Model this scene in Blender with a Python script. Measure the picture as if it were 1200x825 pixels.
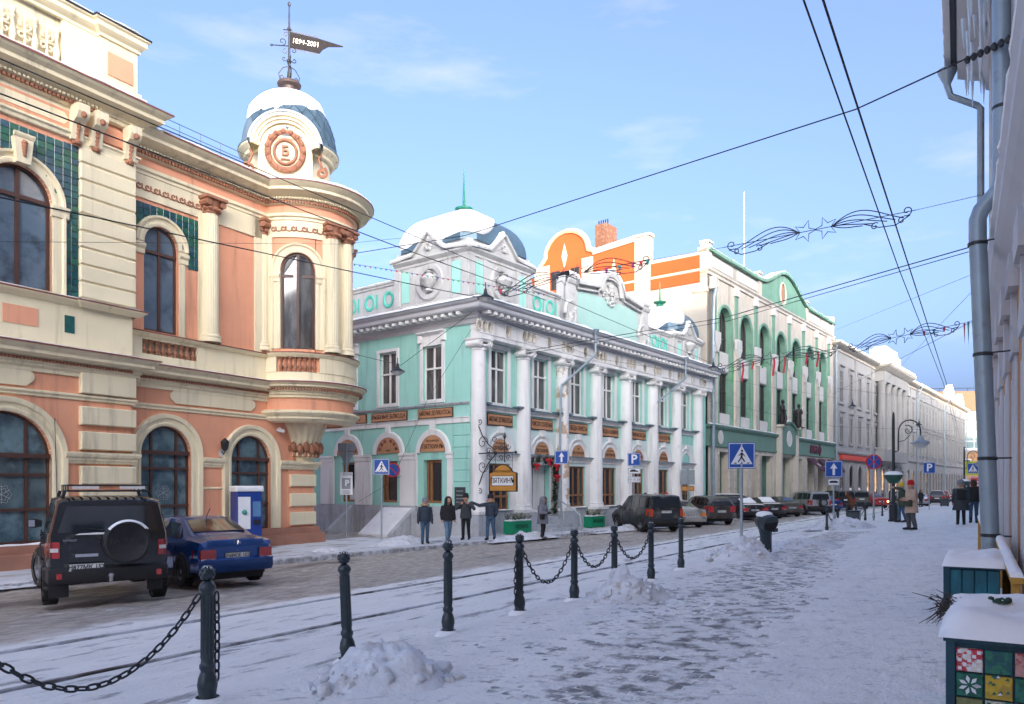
import bpy, bmesh, math, random
from mathutils import Vector, Matrix, noise as mnoise
from mathutils.geometry import tessellate_polygon
R = math.radians
rnd = random.Random(7)
for o in list(bpy.data.objects):
    bpy.data.objects.remove(o, do_unlink=True)
sc = bpy.context.scene
COL = sc.collection

# ------------------------------------------------------------------ camera
cam_d = bpy.data.cameras.new('camera')
cam = bpy.data.objects.new('camera', cam_d); COL.objects.link(cam)
cam.location = (0, 0, 1.6); cam.rotation_euler = (R(90), 0, 0)
cam_d.sensor_width = 36; cam_d.lens = 27.0
cam_d.shift_y = 157.5 / 1200
cam_d.clip_start = 0.1; cam_d.clip_end = 3000
sc.camera = cam

# ------------------------------------------------------------------ sky, sun, exposure
SUN_AZ = R(168)      # measured from +Y clockwise: behind the camera, a little to the right
SUN_EL = R(9)
w = bpy.data.worlds.new('World'); sc.world = w; w.use_nodes = True
nt = w.node_tree; nt.nodes.clear()
def wn(t): return nt.nodes.new(t)
out = wn('ShaderNodeOutputWorld'); bg = wn('ShaderNodeBackground')
sky = wn('ShaderNodeTexSky'); sky.sky_type = 'NISHITA'; sky.sun_disc = False
sky.sun_elevation = SUN_EL; sky.sun_rotation = SUN_AZ
sky.air_density = 0.3; sky.dust_density = 10.0; sky.ozone_density = 1.75; sky.altitude = 100
tc = wn('ShaderNodeTexCoord'); mp = wn('ShaderNodeMapping'); mp.inputs['Scale'].default_value = (1.6, 1.6, 6.0); mp.inputs['Location'].default_value = (.35, .2, 1.9)
nz = wn('ShaderNodeTexNoise'); nz.inputs['Scale'].default_value = 2.3; nz.inputs['Detail'].default_value = 7; nz.inputs['Roughness'].default_value = .58
rp = wn('ShaderNodeValToRGB'); rp.color_ramp.elements[0].position = .56; rp.color_ramp.elements[1].position = .85
rp.color_ramp.elements[0].color = (0, 0, 0, 1); rp.color_ramp.elements[1].color = (.22, .22, .22, 1)
mx = wn('ShaderNodeMix'); mx.data_type = 'RGBA'
cl = wn('ShaderNodeMix'); cl.data_type = 'RGBA'; cl.blend_type = 'ADD'
L = nt.links.new
L(tc.outputs['Generated'], mp.inputs['Vector']); L(mp.outputs['Vector'], nz.inputs['Vector']); L(nz.outputs['Fac'], rp.inputs['Fac'])
L(rp.outputs['Color'], mx.inputs['Factor'])
L(sky.outputs['Color'], mx.inputs[6]); L(sky.outputs['Color'], cl.inputs[6])
cl.inputs['Factor'].default_value = 1.0; cl.inputs[7].default_value = (1.5, .95, .75, 1)
L(cl.outputs[2], mx.inputs[7]); L(mx.outputs[2], bg.inputs['Color'])
bg.inputs['Strength'].default_value = 0.15
L(bg.outputs['Background'], out.inputs['Surface'])
sd = bpy.data.lights.new('sun', 'SUN'); sd.energy = 1.0; sd.angle = R(.6); sd.color = (1.0, .66, .38)
sun = bpy.data.objects.new('sun', sd); COL.objects.link(sun)
sdir = Vector((math.sin(SUN_AZ) * math.cos(SUN_EL), math.cos(SUN_AZ) * math.cos(SUN_EL), math.sin(SUN_EL)))
sun.rotation_euler = sdir.to_track_quat('Z', 'Y').to_euler(); sun.location = (0, -20, 60)
sc.view_settings.view_transform = 'Standard'; sc.view_settings.look = 'None'
sc.view_settings.exposure = 3.0; sc.view_settings.gamma = 1.0
sc.render.engine = 'CYCLES'
sc.cycles.max_bounces = 6; sc.cycles.diffuse_bounces = 4; sc.cycles.glossy_bounces = 3; sc.cycles.transmission_bounces = 4
sc.cycles.use_denoising = True

# ------------------------------------------------------------------ frames of the street
class Fr:
    """facade frame: local x along the facade, local -y towards the street"""
    def __init__(s, ox, oy, ang):
        s.ox, s.oy, s.ang = ox, oy, R(ang)
        s.d = (math.cos(s.ang), math.sin(s.ang)); s.n = (math.sin(s.ang), -math.cos(s.ang))
    def w(s, x, out=0, z=0):
        return Vector((s.ox + s.d[0] * x + s.n[0] * out, s.oy + s.d[1] * x + s.n[1] * out, z))
    def loc(s, X, Y):
        dx, dy = X - s.ox, Y - s.oy
        return dx * s.d[0] + dy * s.d[1], dx * s.n[0] + dy * s.n[1]
AA = R(31)
NL = (-math.cos(AA), math.sin(AA)); AL = (math.sin(AA), math.cos(AA))
P = Fr(NL[0] * 21.3 + AL[0] * 12, NL[1] * 21.3 + AL[1] * 12, 59)
T = Fr(-1.79, 32.8, 52.3)
RW = Fr(6.45, 10.0, 60.5)          # wall on the right of the pavement (its +n side points away from the street)
def au(x, y): return x * AL[0] + y * AL[1], x * NL[0] + y * NL[1]
def aw(t, u): return (AL[0] * t + NL[0] * u, AL[1] * t + NL[1] * u)
def gz(x, y):
    o = T.loc(x, y)[1]
    if o > 15: return .025 * (min(o, 26) - 15)
    if o > 5.6: return -.0638 * (15 - o)
    return -.6
def px(x, y, Y): return Vector(((x - 600) / 900 * Y, Y, 1.6 + (570 - y) / 900 * Y))
def onground(x, Y):
    X = (x - 600) / 900 * Y
    return Vector((X, Y, gz(X, Y)))

# ------------------------------------------------------------------ materials
MATS = {}
def mat(name, col, rough=.7, var=.10, scale=1.5, bump=0., bscale=40., metal=0., col2=None, thr=.55, scale2=4., spec=.5, coat=0., soft=.12, stretch=None, streak=0.):
    if name in MATS: return MATS[name]
    m = bpy.data.materials.new(name); m.use_nodes = True; MATS[name] = m
    t = m.node_tree; b = t.nodes['Principled BSDF']
    b.inputs['Roughness'].default_value = rough; b.inputs['Metallic'].default_value = metal
    b.inputs['Specular IOR Level'].default_value = spec; b.inputs['Coat Weight'].default_value = coat
    b.inputs['Coat Roughness'].default_value = .08
    N = t.nodes.new; K = t.links.new
    g = N('ShaderNodeNewGeometry'); vec = g.outputs['Position']
    if stretch:
        mpn = N('ShaderNodeMapping'); mpn.inputs['Scale'].default_value = stretch; K(vec, mpn.inputs['Vector']); vec = mpn.outputs['Vector']
    n1 = N('ShaderNodeTexNoise'); n1.inputs['Scale'].default_value = scale; n1.inputs['Detail'].default_value = 5; K(vec, n1.inputs['Vector'])
    mr = N('ShaderNodeMapRange'); mr.inputs[1].default_value = .3; mr.inputs[2].default_value = .7
    mr.inputs[3].default_value = 1 - var; mr.inputs[4].default_value = 1 + var * .6; K(n1.outputs['Fac'], mr.inputs[0])
    mul = N('ShaderNodeMix'); mul.data_type = 'RGBA'; mul.blend_type = 'MULTIPLY'; mul.inputs['Factor'].default_value = 1
    mul.inputs[6].default_value = (*col, 1); K(mr.outputs[0], mul.inputs[7])
    c = mul.outputs[2]
    if col2:
        n2 = N('ShaderNodeTexNoise'); n2.inputs['Scale'].default_value = scale2; n2.inputs['Detail'].default_value = 8; n2.inputs['Roughness'].default_value = .62; K(vec, n2.inputs['Vector'])
        m2 = N('ShaderNodeMapRange'); m2.interpolation_type = 'SMOOTHSTEP'; m2.inputs[1].default_value = thr - soft; m2.inputs[2].default_value = thr + soft; K(n2.outputs['Fac'], m2.inputs[0])
        mm = N('ShaderNodeMix'); mm.data_type = 'RGBA'; K(m2.outputs[0], mm.inputs['Factor']); K(c, mm.inputs[6]); mm.inputs[7].default_value = (*col2, 1); c = mm.outputs[2]
    if streak:                                 # rain and soot runs down the plaster
        sm = N('ShaderNodeMapping'); sm.inputs['Scale'].default_value = (2.6, 2.6, .22); K(g.outputs['Position'], sm.inputs['Vector'])
        n4 = N('ShaderNodeTexNoise'); n4.inputs['Scale'].default_value = 1.; n4.inputs['Detail'].default_value = 7; n4.inputs['Roughness'].default_value = .66; K(sm.outputs['Vector'], n4.inputs['Vector'])
        m4 = N('ShaderNodeMapRange'); m4.interpolation_type = 'SMOOTHSTEP'; m4.inputs[1].default_value = .50; m4.inputs[2].default_value = .74; m4.inputs[3].default_value = 1.; m4.inputs[4].default_value = 1 - streak; K(n4.outputs['Fac'], m4.inputs[0])
        x4 = N('ShaderNodeMix'); x4.data_type = 'RGBA'; x4.blend_type = 'MULTIPLY'; x4.inputs['Factor'].default_value = 1; K(c, x4.inputs[6]); K(m4.outputs[0], x4.inputs[7]); c = x4.outputs[2]
    K(c, b.inputs['Base Color'])
    if bump:
        n3 = N('ShaderNodeTexNoise'); n3.inputs['Scale'].default_value = bscale; n3.inputs['Detail'].default_value = 4; K(vec, n3.inputs['Vector'])
        bp = N('ShaderNodeBump'); bp.inputs['Strength'].default_value = bump; bp.inputs['Distance'].default_value = .02
        K(n3.outputs['Fac'], bp.inputs['Height']); K(bp.outputs['Normal'], b.inputs['Normal'])
    return m
def emit(name, col, s):
    m = bpy.data.materials.new(name); m.use_nodes = True
    b = m.node_tree.nodes['Principled BSDF']; b.inputs['Emission Color'].default_value = (*col, 1); b.inputs['Emission Strength'].default_value = s
    b.inputs['Base Color'].default_value = (*col, 1); MATS[name] = m; return m
def clear(name, tint=(.9, .95, 1), rough=.02):
    m = bpy.data.materials.new(name); m.use_nodes = True; MATS[name] = m
    t = m.node_tree; t.nodes.clear(); N = t.nodes.new; K = t.links.new
    o = N('ShaderNodeOutputMaterial'); tr = N('ShaderNodeBsdfTransparent'); gl = N('ShaderNodeBsdfGlossy'); ms = N('ShaderNodeMixShader'); fr = N('ShaderNodeFresnel')
    tr.inputs['Color'].default_value = (*tint, 1); gl.inputs['Roughness'].default_value = rough; fr.inputs['IOR'].default_value = 1.52
    K(fr.outputs[0], ms.inputs[0]); K(tr.outputs[0], ms.inputs[1]); K(gl.outputs[0], ms.inputs[2]); K(ms.outputs[0], o.inputs['Surface']); return m

SNOW = mat('snow', (.94, .925, .90), .75, .05, 2.5, .35, 14)
SNOWD = mat('trodden_snow', (.82, .82, .82), .7, .10, 1.2, .5, 18, col2=(.50, .47, .44), thr=.66, scale2=3.)
PILE = mat('dirty_snow', (.74, .75, .77), .8, .12, 3, .9, 16, col2=(.47, .42, .37), thr=.60, scale2=5.)
CREAM = mat('cream_plaster', (.80, .70, .47), .75, .06, .8, .15, 60, col2=(.62, .53, .36), thr=.72, scale2=1.2, streak=0.34)
PINK = mat('salmon_plaster', (.78, .36, .21), .8, .08, .9, .15, 60, col2=(.66, .30, .19), thr=.68, scale2=1.4, streak=0.3)
TERRA = mat('terracotta', (.36, .155, .085), .7, .2, 8, .3, 50)
BROWN = mat('brown_frame', (.085, .040, .028), .45, .15, 6)
REDMETAL = mat('red_brown_metal', (.25, .09, .06), .5, .15, 3)
WHITE = mat('white_plaster', (.78, .77, .74), .75, .06, .9, .12, 60, col2=(.60, .58, .55), thr=.70, scale2=1.3, streak=0.32)
WHITEG = mat('weathered_white', (.50, .50, .48), .8, .10, 1.2, .2, 40, col2=(.38, .37, .35), thr=.62, scale2=2.2, streak=0.4)
TRIM = mat('grey_white_trim', (.31, .305, .29), .8, .08, 1, .1, 40, streak=0.35)
MINT = mat('mint_plaster', (.34, .66, .56), .8, .06, .9, .12, 60, col2=(.42, .67, .60), thr=.64, scale2=1., streak=0.26)
TEALP = mat('teal_paint', (.10, .50, .39), .7, .10, 2)
GREYB = mat('grey_plinth', (.46, .48, .50), .85, .10, 1.2, .2, 40, col2=(.36, .37, .38), thr=.6, streak=0.4)
GREEN = mat('sage_plaster', (.18, .35, .25), .8, .14, 1.2, .2, 50, col2=(.21, .35, .27), thr=.6, scale2=3, streak=0.3)
BEIGE = mat('beige_plaster', (.62, .56, .46), .8, .10, .9, .2, 50, col2=(.50, .43, .33), thr=.64, scale2=1.6, streak=0.4)
OFFW = mat('warm_white_plaster', (.60, .55, .46), .8, .08, .9, .12, 50, col2=(.48, .42, .34), thr=.66, scale2=1.5, streak=0.35)
ORANGE = mat('orange_plaster', (.46, .075, .013), .85, .10, .5, .2, 40, col2=(.62, .42, .28), thr=.71, scale2=.55, soft=.05)
DARK = mat('dark_void', (.012, .012, .014), .8, .1, 3)
IRON = mat('black_iron', (.018, .021, .024), .42, .2, 20, .2, 60)
BOLL = mat('bollard_paint', (.020, .034, .040), .34, .25, 25, .15, 50, spec=.6)
STEEL = mat('galvanised_steel', (.36, .40, .43), .45, .10, 3, metal=.55)
ZINC = mat('zinc_pipe', (.30, .37, .41), .42, .10, 2.5, metal=.35, col2=(.24, .28, .31), thr=.62, scale2=5)
ROOFG = mat('grey_green_roof', (.16, .22, .25), .5, .1, 3)
WOOD = mat('brown_wood', (.30, .135, .055), .5, .2, 12, .2, 50)
WIRE = mat('wire_black', (.012, .013, .016), .6, .1, 5)
GLASS = mat('window_glass', (.020, .026, .032), .04, .35, .8, spec=.9, coat=.4)
SKYG = mat('sky_painted_glass', (.13, .18, .23), .05, .3, .7, spec=.9, coat=.4, col2=(.05, .07, .09), thr=.56, scale2=1.4)  # pale sky reflection painted into the pane colour
GLASSB = mat('curtained_glass', (.13, .21, .23), .08, .45, 1.1, spec=.8, col2=(.045, .08, .10), thr=.54, scale2=1.7, coat=.3)
GLASSW = mat('pale_curtain_glass', (.16, .16, .15), .06, .35, 2.2, spec=.8, col2=(.05, .05, .05), thr=.48, scale2=3., coat=.3, stretch=(1, 1, .2))
# ------------------------------------------------------------------ mesh helpers
class MB:
    def __init__(s): s.v = []; s.f = []; s.m = []; s.mi = 0
    def add(s, vs, fs):
        k = len(s.v); s.v += [tuple(p) for p in vs]
        for f in fs: s.f.append(tuple(i + k for i in f)); s.m.append(s.mi)
        return s
    def box(s, x0, x1, y0, y1, z0, z1):
        return s.add([(x0, y0, z0), (x1, y0, z0), (x1, y1, z0), (x0, y1, z0), (x0, y0, z1), (x1, y0, z1), (x1, y1, z1), (x0, y1, z1)],
                     [(0, 3, 2, 1), (4, 5, 6, 7), (0, 1, 5, 4), (1, 2, 6, 5), (2, 3, 7, 6), (3, 0, 4, 7)])
    def cbox(s, x0, x1, y0, y1, z0, z1, c=.02):
        """box standing on the facade with chamfered front edges"""
        a = [(x0, y1, z0), (x1, y1, z0), (x1, y1, z1), (x0, y1, z1), (x0, y0 + c, z0), (x1, y0 + c, z0), (x1, y0 + c, z1), (x0, y0 + c, z1),
             (x0 + c, y0, z0 + c), (x1 - c, y0, z0 + c), (x1 - c, y0, z1 - c), (x0 + c, y0, z1 - c)]
        return s.add(a, [(0, 1, 2, 3), (0, 4, 5, 1), (1, 5, 6, 2), (2, 6, 7, 3), (3, 7, 4, 0), (4, 8, 9, 5), (5, 9, 10, 6), (6, 10, 11, 7), (7, 11, 8, 4), (8, 11, 10, 9)])
    def prism(s, poly, y0, y1):
        """polygon in x,z extruded in y"""
        n = len(poly)
        vs = [(x, y0, z) for x, z in poly] + [(x, y1, z) for x, z in poly]
        fs = [(i, (i + 1) % n, n + (i + 1) % n, n + i) for i in range(n)]
        s.add(vs, fs)
        tri = tessellate_polygon([[Vector((x, 0, z)) for x, z in poly]])
        return s.add(vs, [tuple(t) for t in tri] + [tuple(n + i for i in reversed(t)) for t in tri])
    def tube(s, pts, r, n=6, closed=False, caps=True):
        pts = [Vector(p) for p in pts]; k0 = len(s.v); N = len(pts)
        rs = r if isinstance(r, (list, tuple)) else [r] * N
        up = None
        for i, p in enumerate(pts):
            if closed: d = pts[(i + 1) % N] - pts[i - 1]
            else: d = pts[min(i + 1, N - 1)] - pts[max(i - 1, 0)]
            if d.length < 1e-9: d = Vector((0, 0, 1))
            d.normalize()
            if up is None: up = Vector((0, 0, 1)) if abs(d.z) < .9 else Vector((1, 0, 0))
            a = d.cross(up)
            if a.length < 1e-6: a = d.orthogonal()
            a.normalize(); b = a.cross(d).normalized(); up = b
            for j in range(n):
                t = 2 * math.pi * j / n
                s.v.append(tuple(p + (a * math.cos(t) + b * math.sin(t)) * rs[i]))
        for i in range(N if closed else N - 1):
            q = (i + 1) % N
            for j in range(n):
                s.f.append((k0 + i * n + j, k0 + i * n + (j + 1) % n, k0 + q * n + (j + 1) % n, k0 + q * n + j)); s.m.append(s.mi)
        if not closed and caps:
            s.f.append(tuple(k0 + j for j in reversed(range(n)))); s.m.append(s.mi)
            s.f.append(tuple(k0 + (N - 1) * n + j for j in range(n))); s.m.append(s.mi)
        return s
    def lathe(s, prof, c=(0, 0, 0), n=12, a0=0, a1=360, ribs=0, sx=1, sy=1):
        k0 = len(s.v); full = a1 - a0 >= 359.9; cols = n if full else n + 1
        for r, z in prof:
            for j in range(cols):
                t = R(a0 + (a1 - a0) * j / n)
                rr = r * (1 - ribs * (j % 2))
                s.v.append((c[0] + rr * math.cos(t) * sx, c[1] + rr * math.sin(t) * sy, c[2] + z))
        for i in range(len(prof) - 1):
            for j in range(n):
                q = (j + 1) % cols
                s.f.append((k0 + i * cols + j, k0 + i * cols + q, k0 + (i + 1) * cols + q, k0 + (i + 1) * cols + j)); s.m.append(s.mi)
        return s
    def rings(s, rings, caps=True, closed=True):
        """loft a list of equal-length point rings"""
        k0 = len(s.v); n = len(rings[0])
        for r in rings: s.v += [tuple(p) for p in r]
        for i in range(len(rings) - 1):
            for j in range(n if closed else n - 1):
                q = (j + 1) % n
                s.f.append((k0 + i * n + j, k0 + i * n + q, k0 + (i + 1) * n + q, k0 + (i + 1) * n + j)); s.m.append(s.mi)
        if caps:
            s.f.append(tuple(k0 + j for j in reversed(range(n)))); s.m.append(s.mi)
            e = k0 + (len(rings) - 1) * n; s.f.append(tuple(e + j for j in range(n))); s.m.append(s.mi)
        return s
    def sweep(s, path, prof, caps=True):
        """prof (out,z) carried along plan path; out is to the right of travel"""
        path = [Vector((p[0], p[1])) for p in path]; N = len(path); k0 = len(s.v); n = len(prof)
        def nrm(a, b):
            d = (b - a).normalized(); return Vector((d.y, -d.x))
        for i, p in enumerate(path):
            if i == 0: m = nrm(path[0], path[1])
            elif i == N - 1: m = nrm(path[-2], path[-1])
            else:
                a, b = nrm(path[i - 1], p), nrm(p, path[i + 1]); m = a + b; m = m / max(.25, m.dot(a))
            for o, z in prof: s.v.append((p.x + m.x * o, p.y + m.y * o, z))
        for i in range(N - 1):
            for j in range(n - 1):
                s.f.append((k0 + i * n + j, k0 + (i + 1) * n + j, k0 + (i + 1) * n + j + 1, k0 + i * n + j + 1)); s.m.append(s.mi)
        if caps:
            for e in (0, N - 1):
                tri = tessellate_polygon([[Vector((o, z, 0)) for o, z in prof]])
                for t in tri: s.f.append(tuple(k0 + e * n + i for i in t)); s.m.append(s.mi)
        return s
    def arch(s, cx, cz, prof, a0=0, a1=180, n=20, leg=None):
        """prof (radius, y) carried round a centre in x,z; optional straight legs down to z=leg"""
        st = []
        if leg is not None: st.append(('L', a0))
        for i in range(n + 1): st.append(('A', a0 + (a1 - a0) * i / n))
        if leg is not None: st.append(('L', a1))
        k0 = len(s.v); q = len(prof)
        for kind, a in st:
            for r, y in prof:
                s.v.append((cx + r * math.cos(R(a)), y, cz + r * math.sin(R(a)) if kind == 'A' else leg))
        for i in range(len(st) - 1):
            for j in range(q - 1):
                s.f.append((k0 + i * q + j, k0 + i * q + j + 1, k0 + (i + 1) * q + j + 1, k0 + (i + 1) * q + j)); s.m.append(s.mi)
        return s
    def wall(s, outer, holes, y0=0, depth=.3):
        """front sheet in x,z with holes and their reveals"""
        loops = [outer] + holes
        flat = [p for l in loops for p in l]
        tri = tessellate_polygon([[Vector((x, 0, z)) for x, z in l] for l in loops])
        s.add([(x, y0, z) for x, z in flat], [tuple(t) for t in tri])
        for l in holes:
            n = len(l)
            s.add([(x, y0, z) for x, z in l] + [(x, y0 + depth, z) for x, z in l], [(i, (i + 1) % n, n + (i + 1) % n, n + i) for i in range(n)])
        return s
    def blob(s, c, r, n=8, sz=1, seed=0, amp=.2, fr=1.2):
        k0 = len(s.v); m = n // 2 + 1
        for i in range(m + 1):
            ph = math.pi * i / m
            for j in range(n):
                t = 2 * math.pi * j / n
                d = Vector((math.sin(ph) * math.cos(t), math.sin(ph) * math.sin(t), math.cos(ph)))
                rr = r * (1 + amp * mnoise.noise(d * fr + Vector((seed, seed * .7, 0))))
                s.v.append((c[0] + d.x * rr, c[1] + d.y * rr, c[2] + d.z * rr * sz))
        for i in range(m):
            for j in range(n):
                s.f.append((k0 + i * n + j, k0 + (i + 1) * n + j, k0 + (i + 1) * n + (j + 1) % n, k0 + i * n + (j + 1) % n)); s.m.append(s.mi)
        return s
    def map(s, fn, k0=0):
        s.v = s.v[:k0] + [tuple(fn(*p)) for p in s.v[k0:]]; return s
    def mesh(s, name, mats, smooth=False, ang=35):
        me = bpy.data.meshes.new(name)
        me.from_pydata(s.v, [], s.f)
        mats = mats if isinstance(mats, (list, tuple)) else [mats]
        for m in mats: me.materials.append(m)
        if len(mats) > 1: me.polygons.foreach_set('material_index', s.m)
        bm = bmesh.new(); bm.from_mesh(me)
        bmesh.ops.remove_doubles(bm, verts=bm.verts, dist=1e-5)
        bmesh.ops.recalc_face_normals(bm, faces=bm.faces)
        if smooth:
            for f in bm.faces: f.smooth = True
            for e in bm.edges:
                if len(e.link_faces) == 2 and e.calc_face_angle(0) > R(ang): e.smooth = False
        bm.to_mesh(me); bm.free()
        me.update()
        return me
    def build(s, name, mats, parent=None, smooth=False, ang=35, loc=None):
        return ob(name, s.mesh(name, mats, smooth, ang), parent, loc)
def ob(name, me, parent=None, loc=None, rz=None):
    o = bpy.data.objects.new(name, me); COL.objects.link(o)
    if parent: o.parent = parent
    if loc is not None: o.location = loc
    if rz is not None: o.rotation_euler = (0, 0, rz)
    return o
def tag(o, label, cat, group=None):
    o['label'] = label; o['category'] = cat
    if group: o['group'] = group
    return o
def struct(o): o['kind'] = 'structure'; return o
def stuff(o): o['kind'] = 'stuff'; return o
def thing(name, label, cat, loc=(0, 0, 0), rz=0, group=None):
    o = ob(name, None, None, loc, rz); o.empty_display_size = .3
    return tag(o, label, cat, group)
def copy_tree(o, parent=None):
    c = o.copy(); COL.objects.link(c); c.parent = parent
    for ch in list(o.children): copy_tree(ch, c)
    return c
def arcpts(cx, cz, r, a0=0, a1=180, n=18): return [(cx + r * math.cos(R(a0 + (a1 - a0) * i / n)), cz + r * math.sin(R(a0 + (a1 - a0) * i / n))) for i in range(n + 1)]
def archhole(cx, r, z0, zs, n=18, rise=None):
    rise = rise or r
    return [(cx - r, z0), (cx + r, z0)] + [(cx + r * math.cos(R(180 * i / n)), zs + rise * math.sin(R(180 * i / n))) for i in range(n + 1)]
def recthole(x0, x1, z0, z1): return [(x0, z0), (x1, z0), (x1, z1), (x0, z1)]
def rect(x0, x1, z0, z1): return [(x0, z0), (x1, z0), (x1, z1), (x0, z1)]
def text_mesh(txt, size, mat_, depth=.004, align='CENTER', squash=1., name='lettering', bold=0.):
    cu = bpy.data.curves.new('lettering', 'FONT'); cu.body = txt; cu.size = size; cu.align_x = align; cu.align_y = 'CENTER'
    cu.extrude = depth; cu.resolution_u = 2; cu.offset = bold
    o = bpy.data.objects.new('tmp', cu); COL.objects.link(o)
    dg = bpy.context.evaluated_depsgraph_get(); dg.update()
    me = bpy.data.meshes.new_from_object(o.evaluated_get(dg)); me.name = name
    bpy.data.objects.remove(o, do_unlink=True); bpy.data.curves.remove(cu)
    for v in me.vertices: v.co = Vector((v.co.x * squash, -v.co.z, v.co.y))     # stands upright, facing -y
    me.materials.clear(); me.materials.append(mat_)
    return me
def text(txt, size, mat_, parent, x, y, z, squash=1., bold=0., name='lettering', depth=.004):
    return ob(name, text_mesh(txt, size, mat_, depth, squash=squash, bold=bold, name=name), parent, (x, y, z))
def spiral(c, r0, r1, a0, a1, n=16, plane='xz', y=0):
    out = []
    for i in range(n + 1):
        f = i / n; a = R(a0 + (a1 - a0) * f); r = r0 + (r1 - r0) * f
        out.append((c[0] + r * math.cos(a), y, c[1] + r * math.sin(a)))
    return out
# ------------------------------------------------------------------ shared facade pieces
def window(root, cx, hw, z0, zs, y, fmat, glass, xs=(), zl=(), arch=True, fw=.06, side=None, name='window', bend=None, panes=True, seed=0, flat=False):
    """frame with mullions (xs: offsets) and transoms (zl); panes are sub-parts. arch: half-round head above zs"""
    b = MB()
    if arch:
        b.arch(cx, zs, [(hw, y + .06), (hw, y - .02), (hw - fw, y - .02), (hw - fw, y + .06)], leg=z0)
        ztop = lambda x: zs + math.sqrt(max(0, hw * hw - (x - cx) ** 2))
    else:
        b.box(cx - hw, cx - hw + fw, y - .02, y + .06, z0, zs); b.box(cx + hw - fw, cx + hw, y - .02, y + .06, z0, zs)
        b.box(cx - hw + fw, cx + hw - fw, y - .02, y + .06, zs - fw, zs)
        ztop = lambda x: zs
    b.box(cx - hw + (0 if arch else fw), cx + hw - (0 if arch else fw), y - .021, y + .059, z0, z0 + fw)
    for x in xs:
        top = ztop(cx + x) if arch else zs
        b.box(cx + x - fw * .55, cx + x + fw * .55, y - .03, y + .05, z0 + fw, top - .01)
    for z in zl:
        ww = hw if z <= zs or not arch else math.sqrt(max(.01, hw * hw - (z - zs) ** 2))
        b.box(cx - ww + .005, cx + ww - .005, y - .04, y + .045, z - fw * .55, z + fw * .55)
    if bend: b.map(bend)
    o = b.build(name, fmat, root)
    if side: o.rotation_euler = (0, 0, R(-90))
    if panes:
        ex = [cx - hw + fw * .5] + [cx + x for x in xs] + [cx + hw - fw * .5]
        ez = [z0 + fw * .5] + list(zl) + [None]
        for i in range(len(ex) - 1):
            for j in range(len(ez) - 1):
                xa, xb, za, zb = ex[i], ex[i + 1], ez[j], ez[j + 1]
                if zb is None:
                    if arch:
                        n = 8; top = [(xa + (xb - xa) * k / n, max(za + .005, ztop(xa + (xb - xa) * k / n) - fw * .5)) for k in range(n, -1, -1)]
                        poly = [(xa, za), (xb, za)] + top
                    else: poly = rect(xa, xb, za, zs - fw * .5)
                else:
                    if arch and zb > zs + .01:
                        n = 6; top = [(xa + (xb - xa) * k / n, min(zb, max(za + .005, ztop(xa + (xb - xa) * k / n) - fw * .5))) for k in range(n, -1, -1)]
                        poly = [(xa, za), (xb, za)] + top
                    else: poly = rect(xa, xb, za, zb)
                p = MB(); yy = y + .028 + .004 * math.sin(seed * 3 + i * 5 + j * 7)
                tl = .012 * math.sin(seed * 1.7 + i * 2.3 + j * 4.1)
                n = len(poly); cxm = (xa + xb) / 2
                f1 = [(x, yy + tl * (x - cxm), z) for x, z in poly]
                p.add(f1, [tuple(reversed(range(n)))])
                if bend: p.map(bend)
                p.build('pane', glass, o)
    return o
def profile(pts, k=1): return pts
def stones(root, blocks, m, side=None, name='stone', c=.025):
    for (x0, x1, y0, y1, z0, z1) in blocks:
        o = MB().cbox(x0, x1, y0, y1, z0, z1, c).build(name, m, root)
        if side: o.rotation_euler = (0, 0, R(-90))
def snowstrip(root, path, w0, w1, z, h, name='snow', seed=0, step=.25, side=None, bend=None):
    """uneven ridge of snow lying on a ledge; w0..w1 = outward range"""
    pts = []
    for i in range(len(path) - 1):
        a, b2 = Vector(path[i]), Vector(path[i + 1]); n = max(1, int((b2 - a).length / step))
        for k in range(n): pts.append(a.lerp(b2, k / n))
    pts.append(Vector(path[-1])); b = MB(); rings = []
    N = len(pts)
    for i, p in enumerate(pts):
        a = pts[max(0, i - 1)]; c = pts[min(N - 1, i + 1)]; d = (c - a)
        d.normalize(); nx, ny = d.y, -d.x
        s1 = mnoise.noise(Vector((p.x * 1.3, p.y * 1.3, seed))); s2 = mnoise.noise(Vector((p.x * 3.1, p.y * 3.1, seed + 5)))
        hh = h * (1 + .45 * s1 + .25 * s2); wo = w1 + .03 * s2
        rings.append([(p.x + nx * o, p.y + ny * o, zz) for o, zz in ((w0, z), (w0, z + hh), (w0 + (wo - w0) * .55, z + hh * .95), (wo - .03, z + hh * .6), (wo + .012, z + hh * .18), (wo, z))])
    b.rings(rings)
    if bend: b.map(bend)
    o = b.build(name, SNOW, root, True, 60)
    if side: o.rotation_euler = (0, 0, R(-90))
    return o
def baluster(h, r, n=8):
    return [(r * .9, 0), (r * .9, .08 * h), (r * .5, .12 * h), (r, .32 * h), (r * .85, .42 * h), (r * .42, .62 * h), (r * .42, .72 * h), (r * .75, .8 * h), (r * .5, .86 * h), (r * .9, .92 * h), (r * .9, h)]
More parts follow.
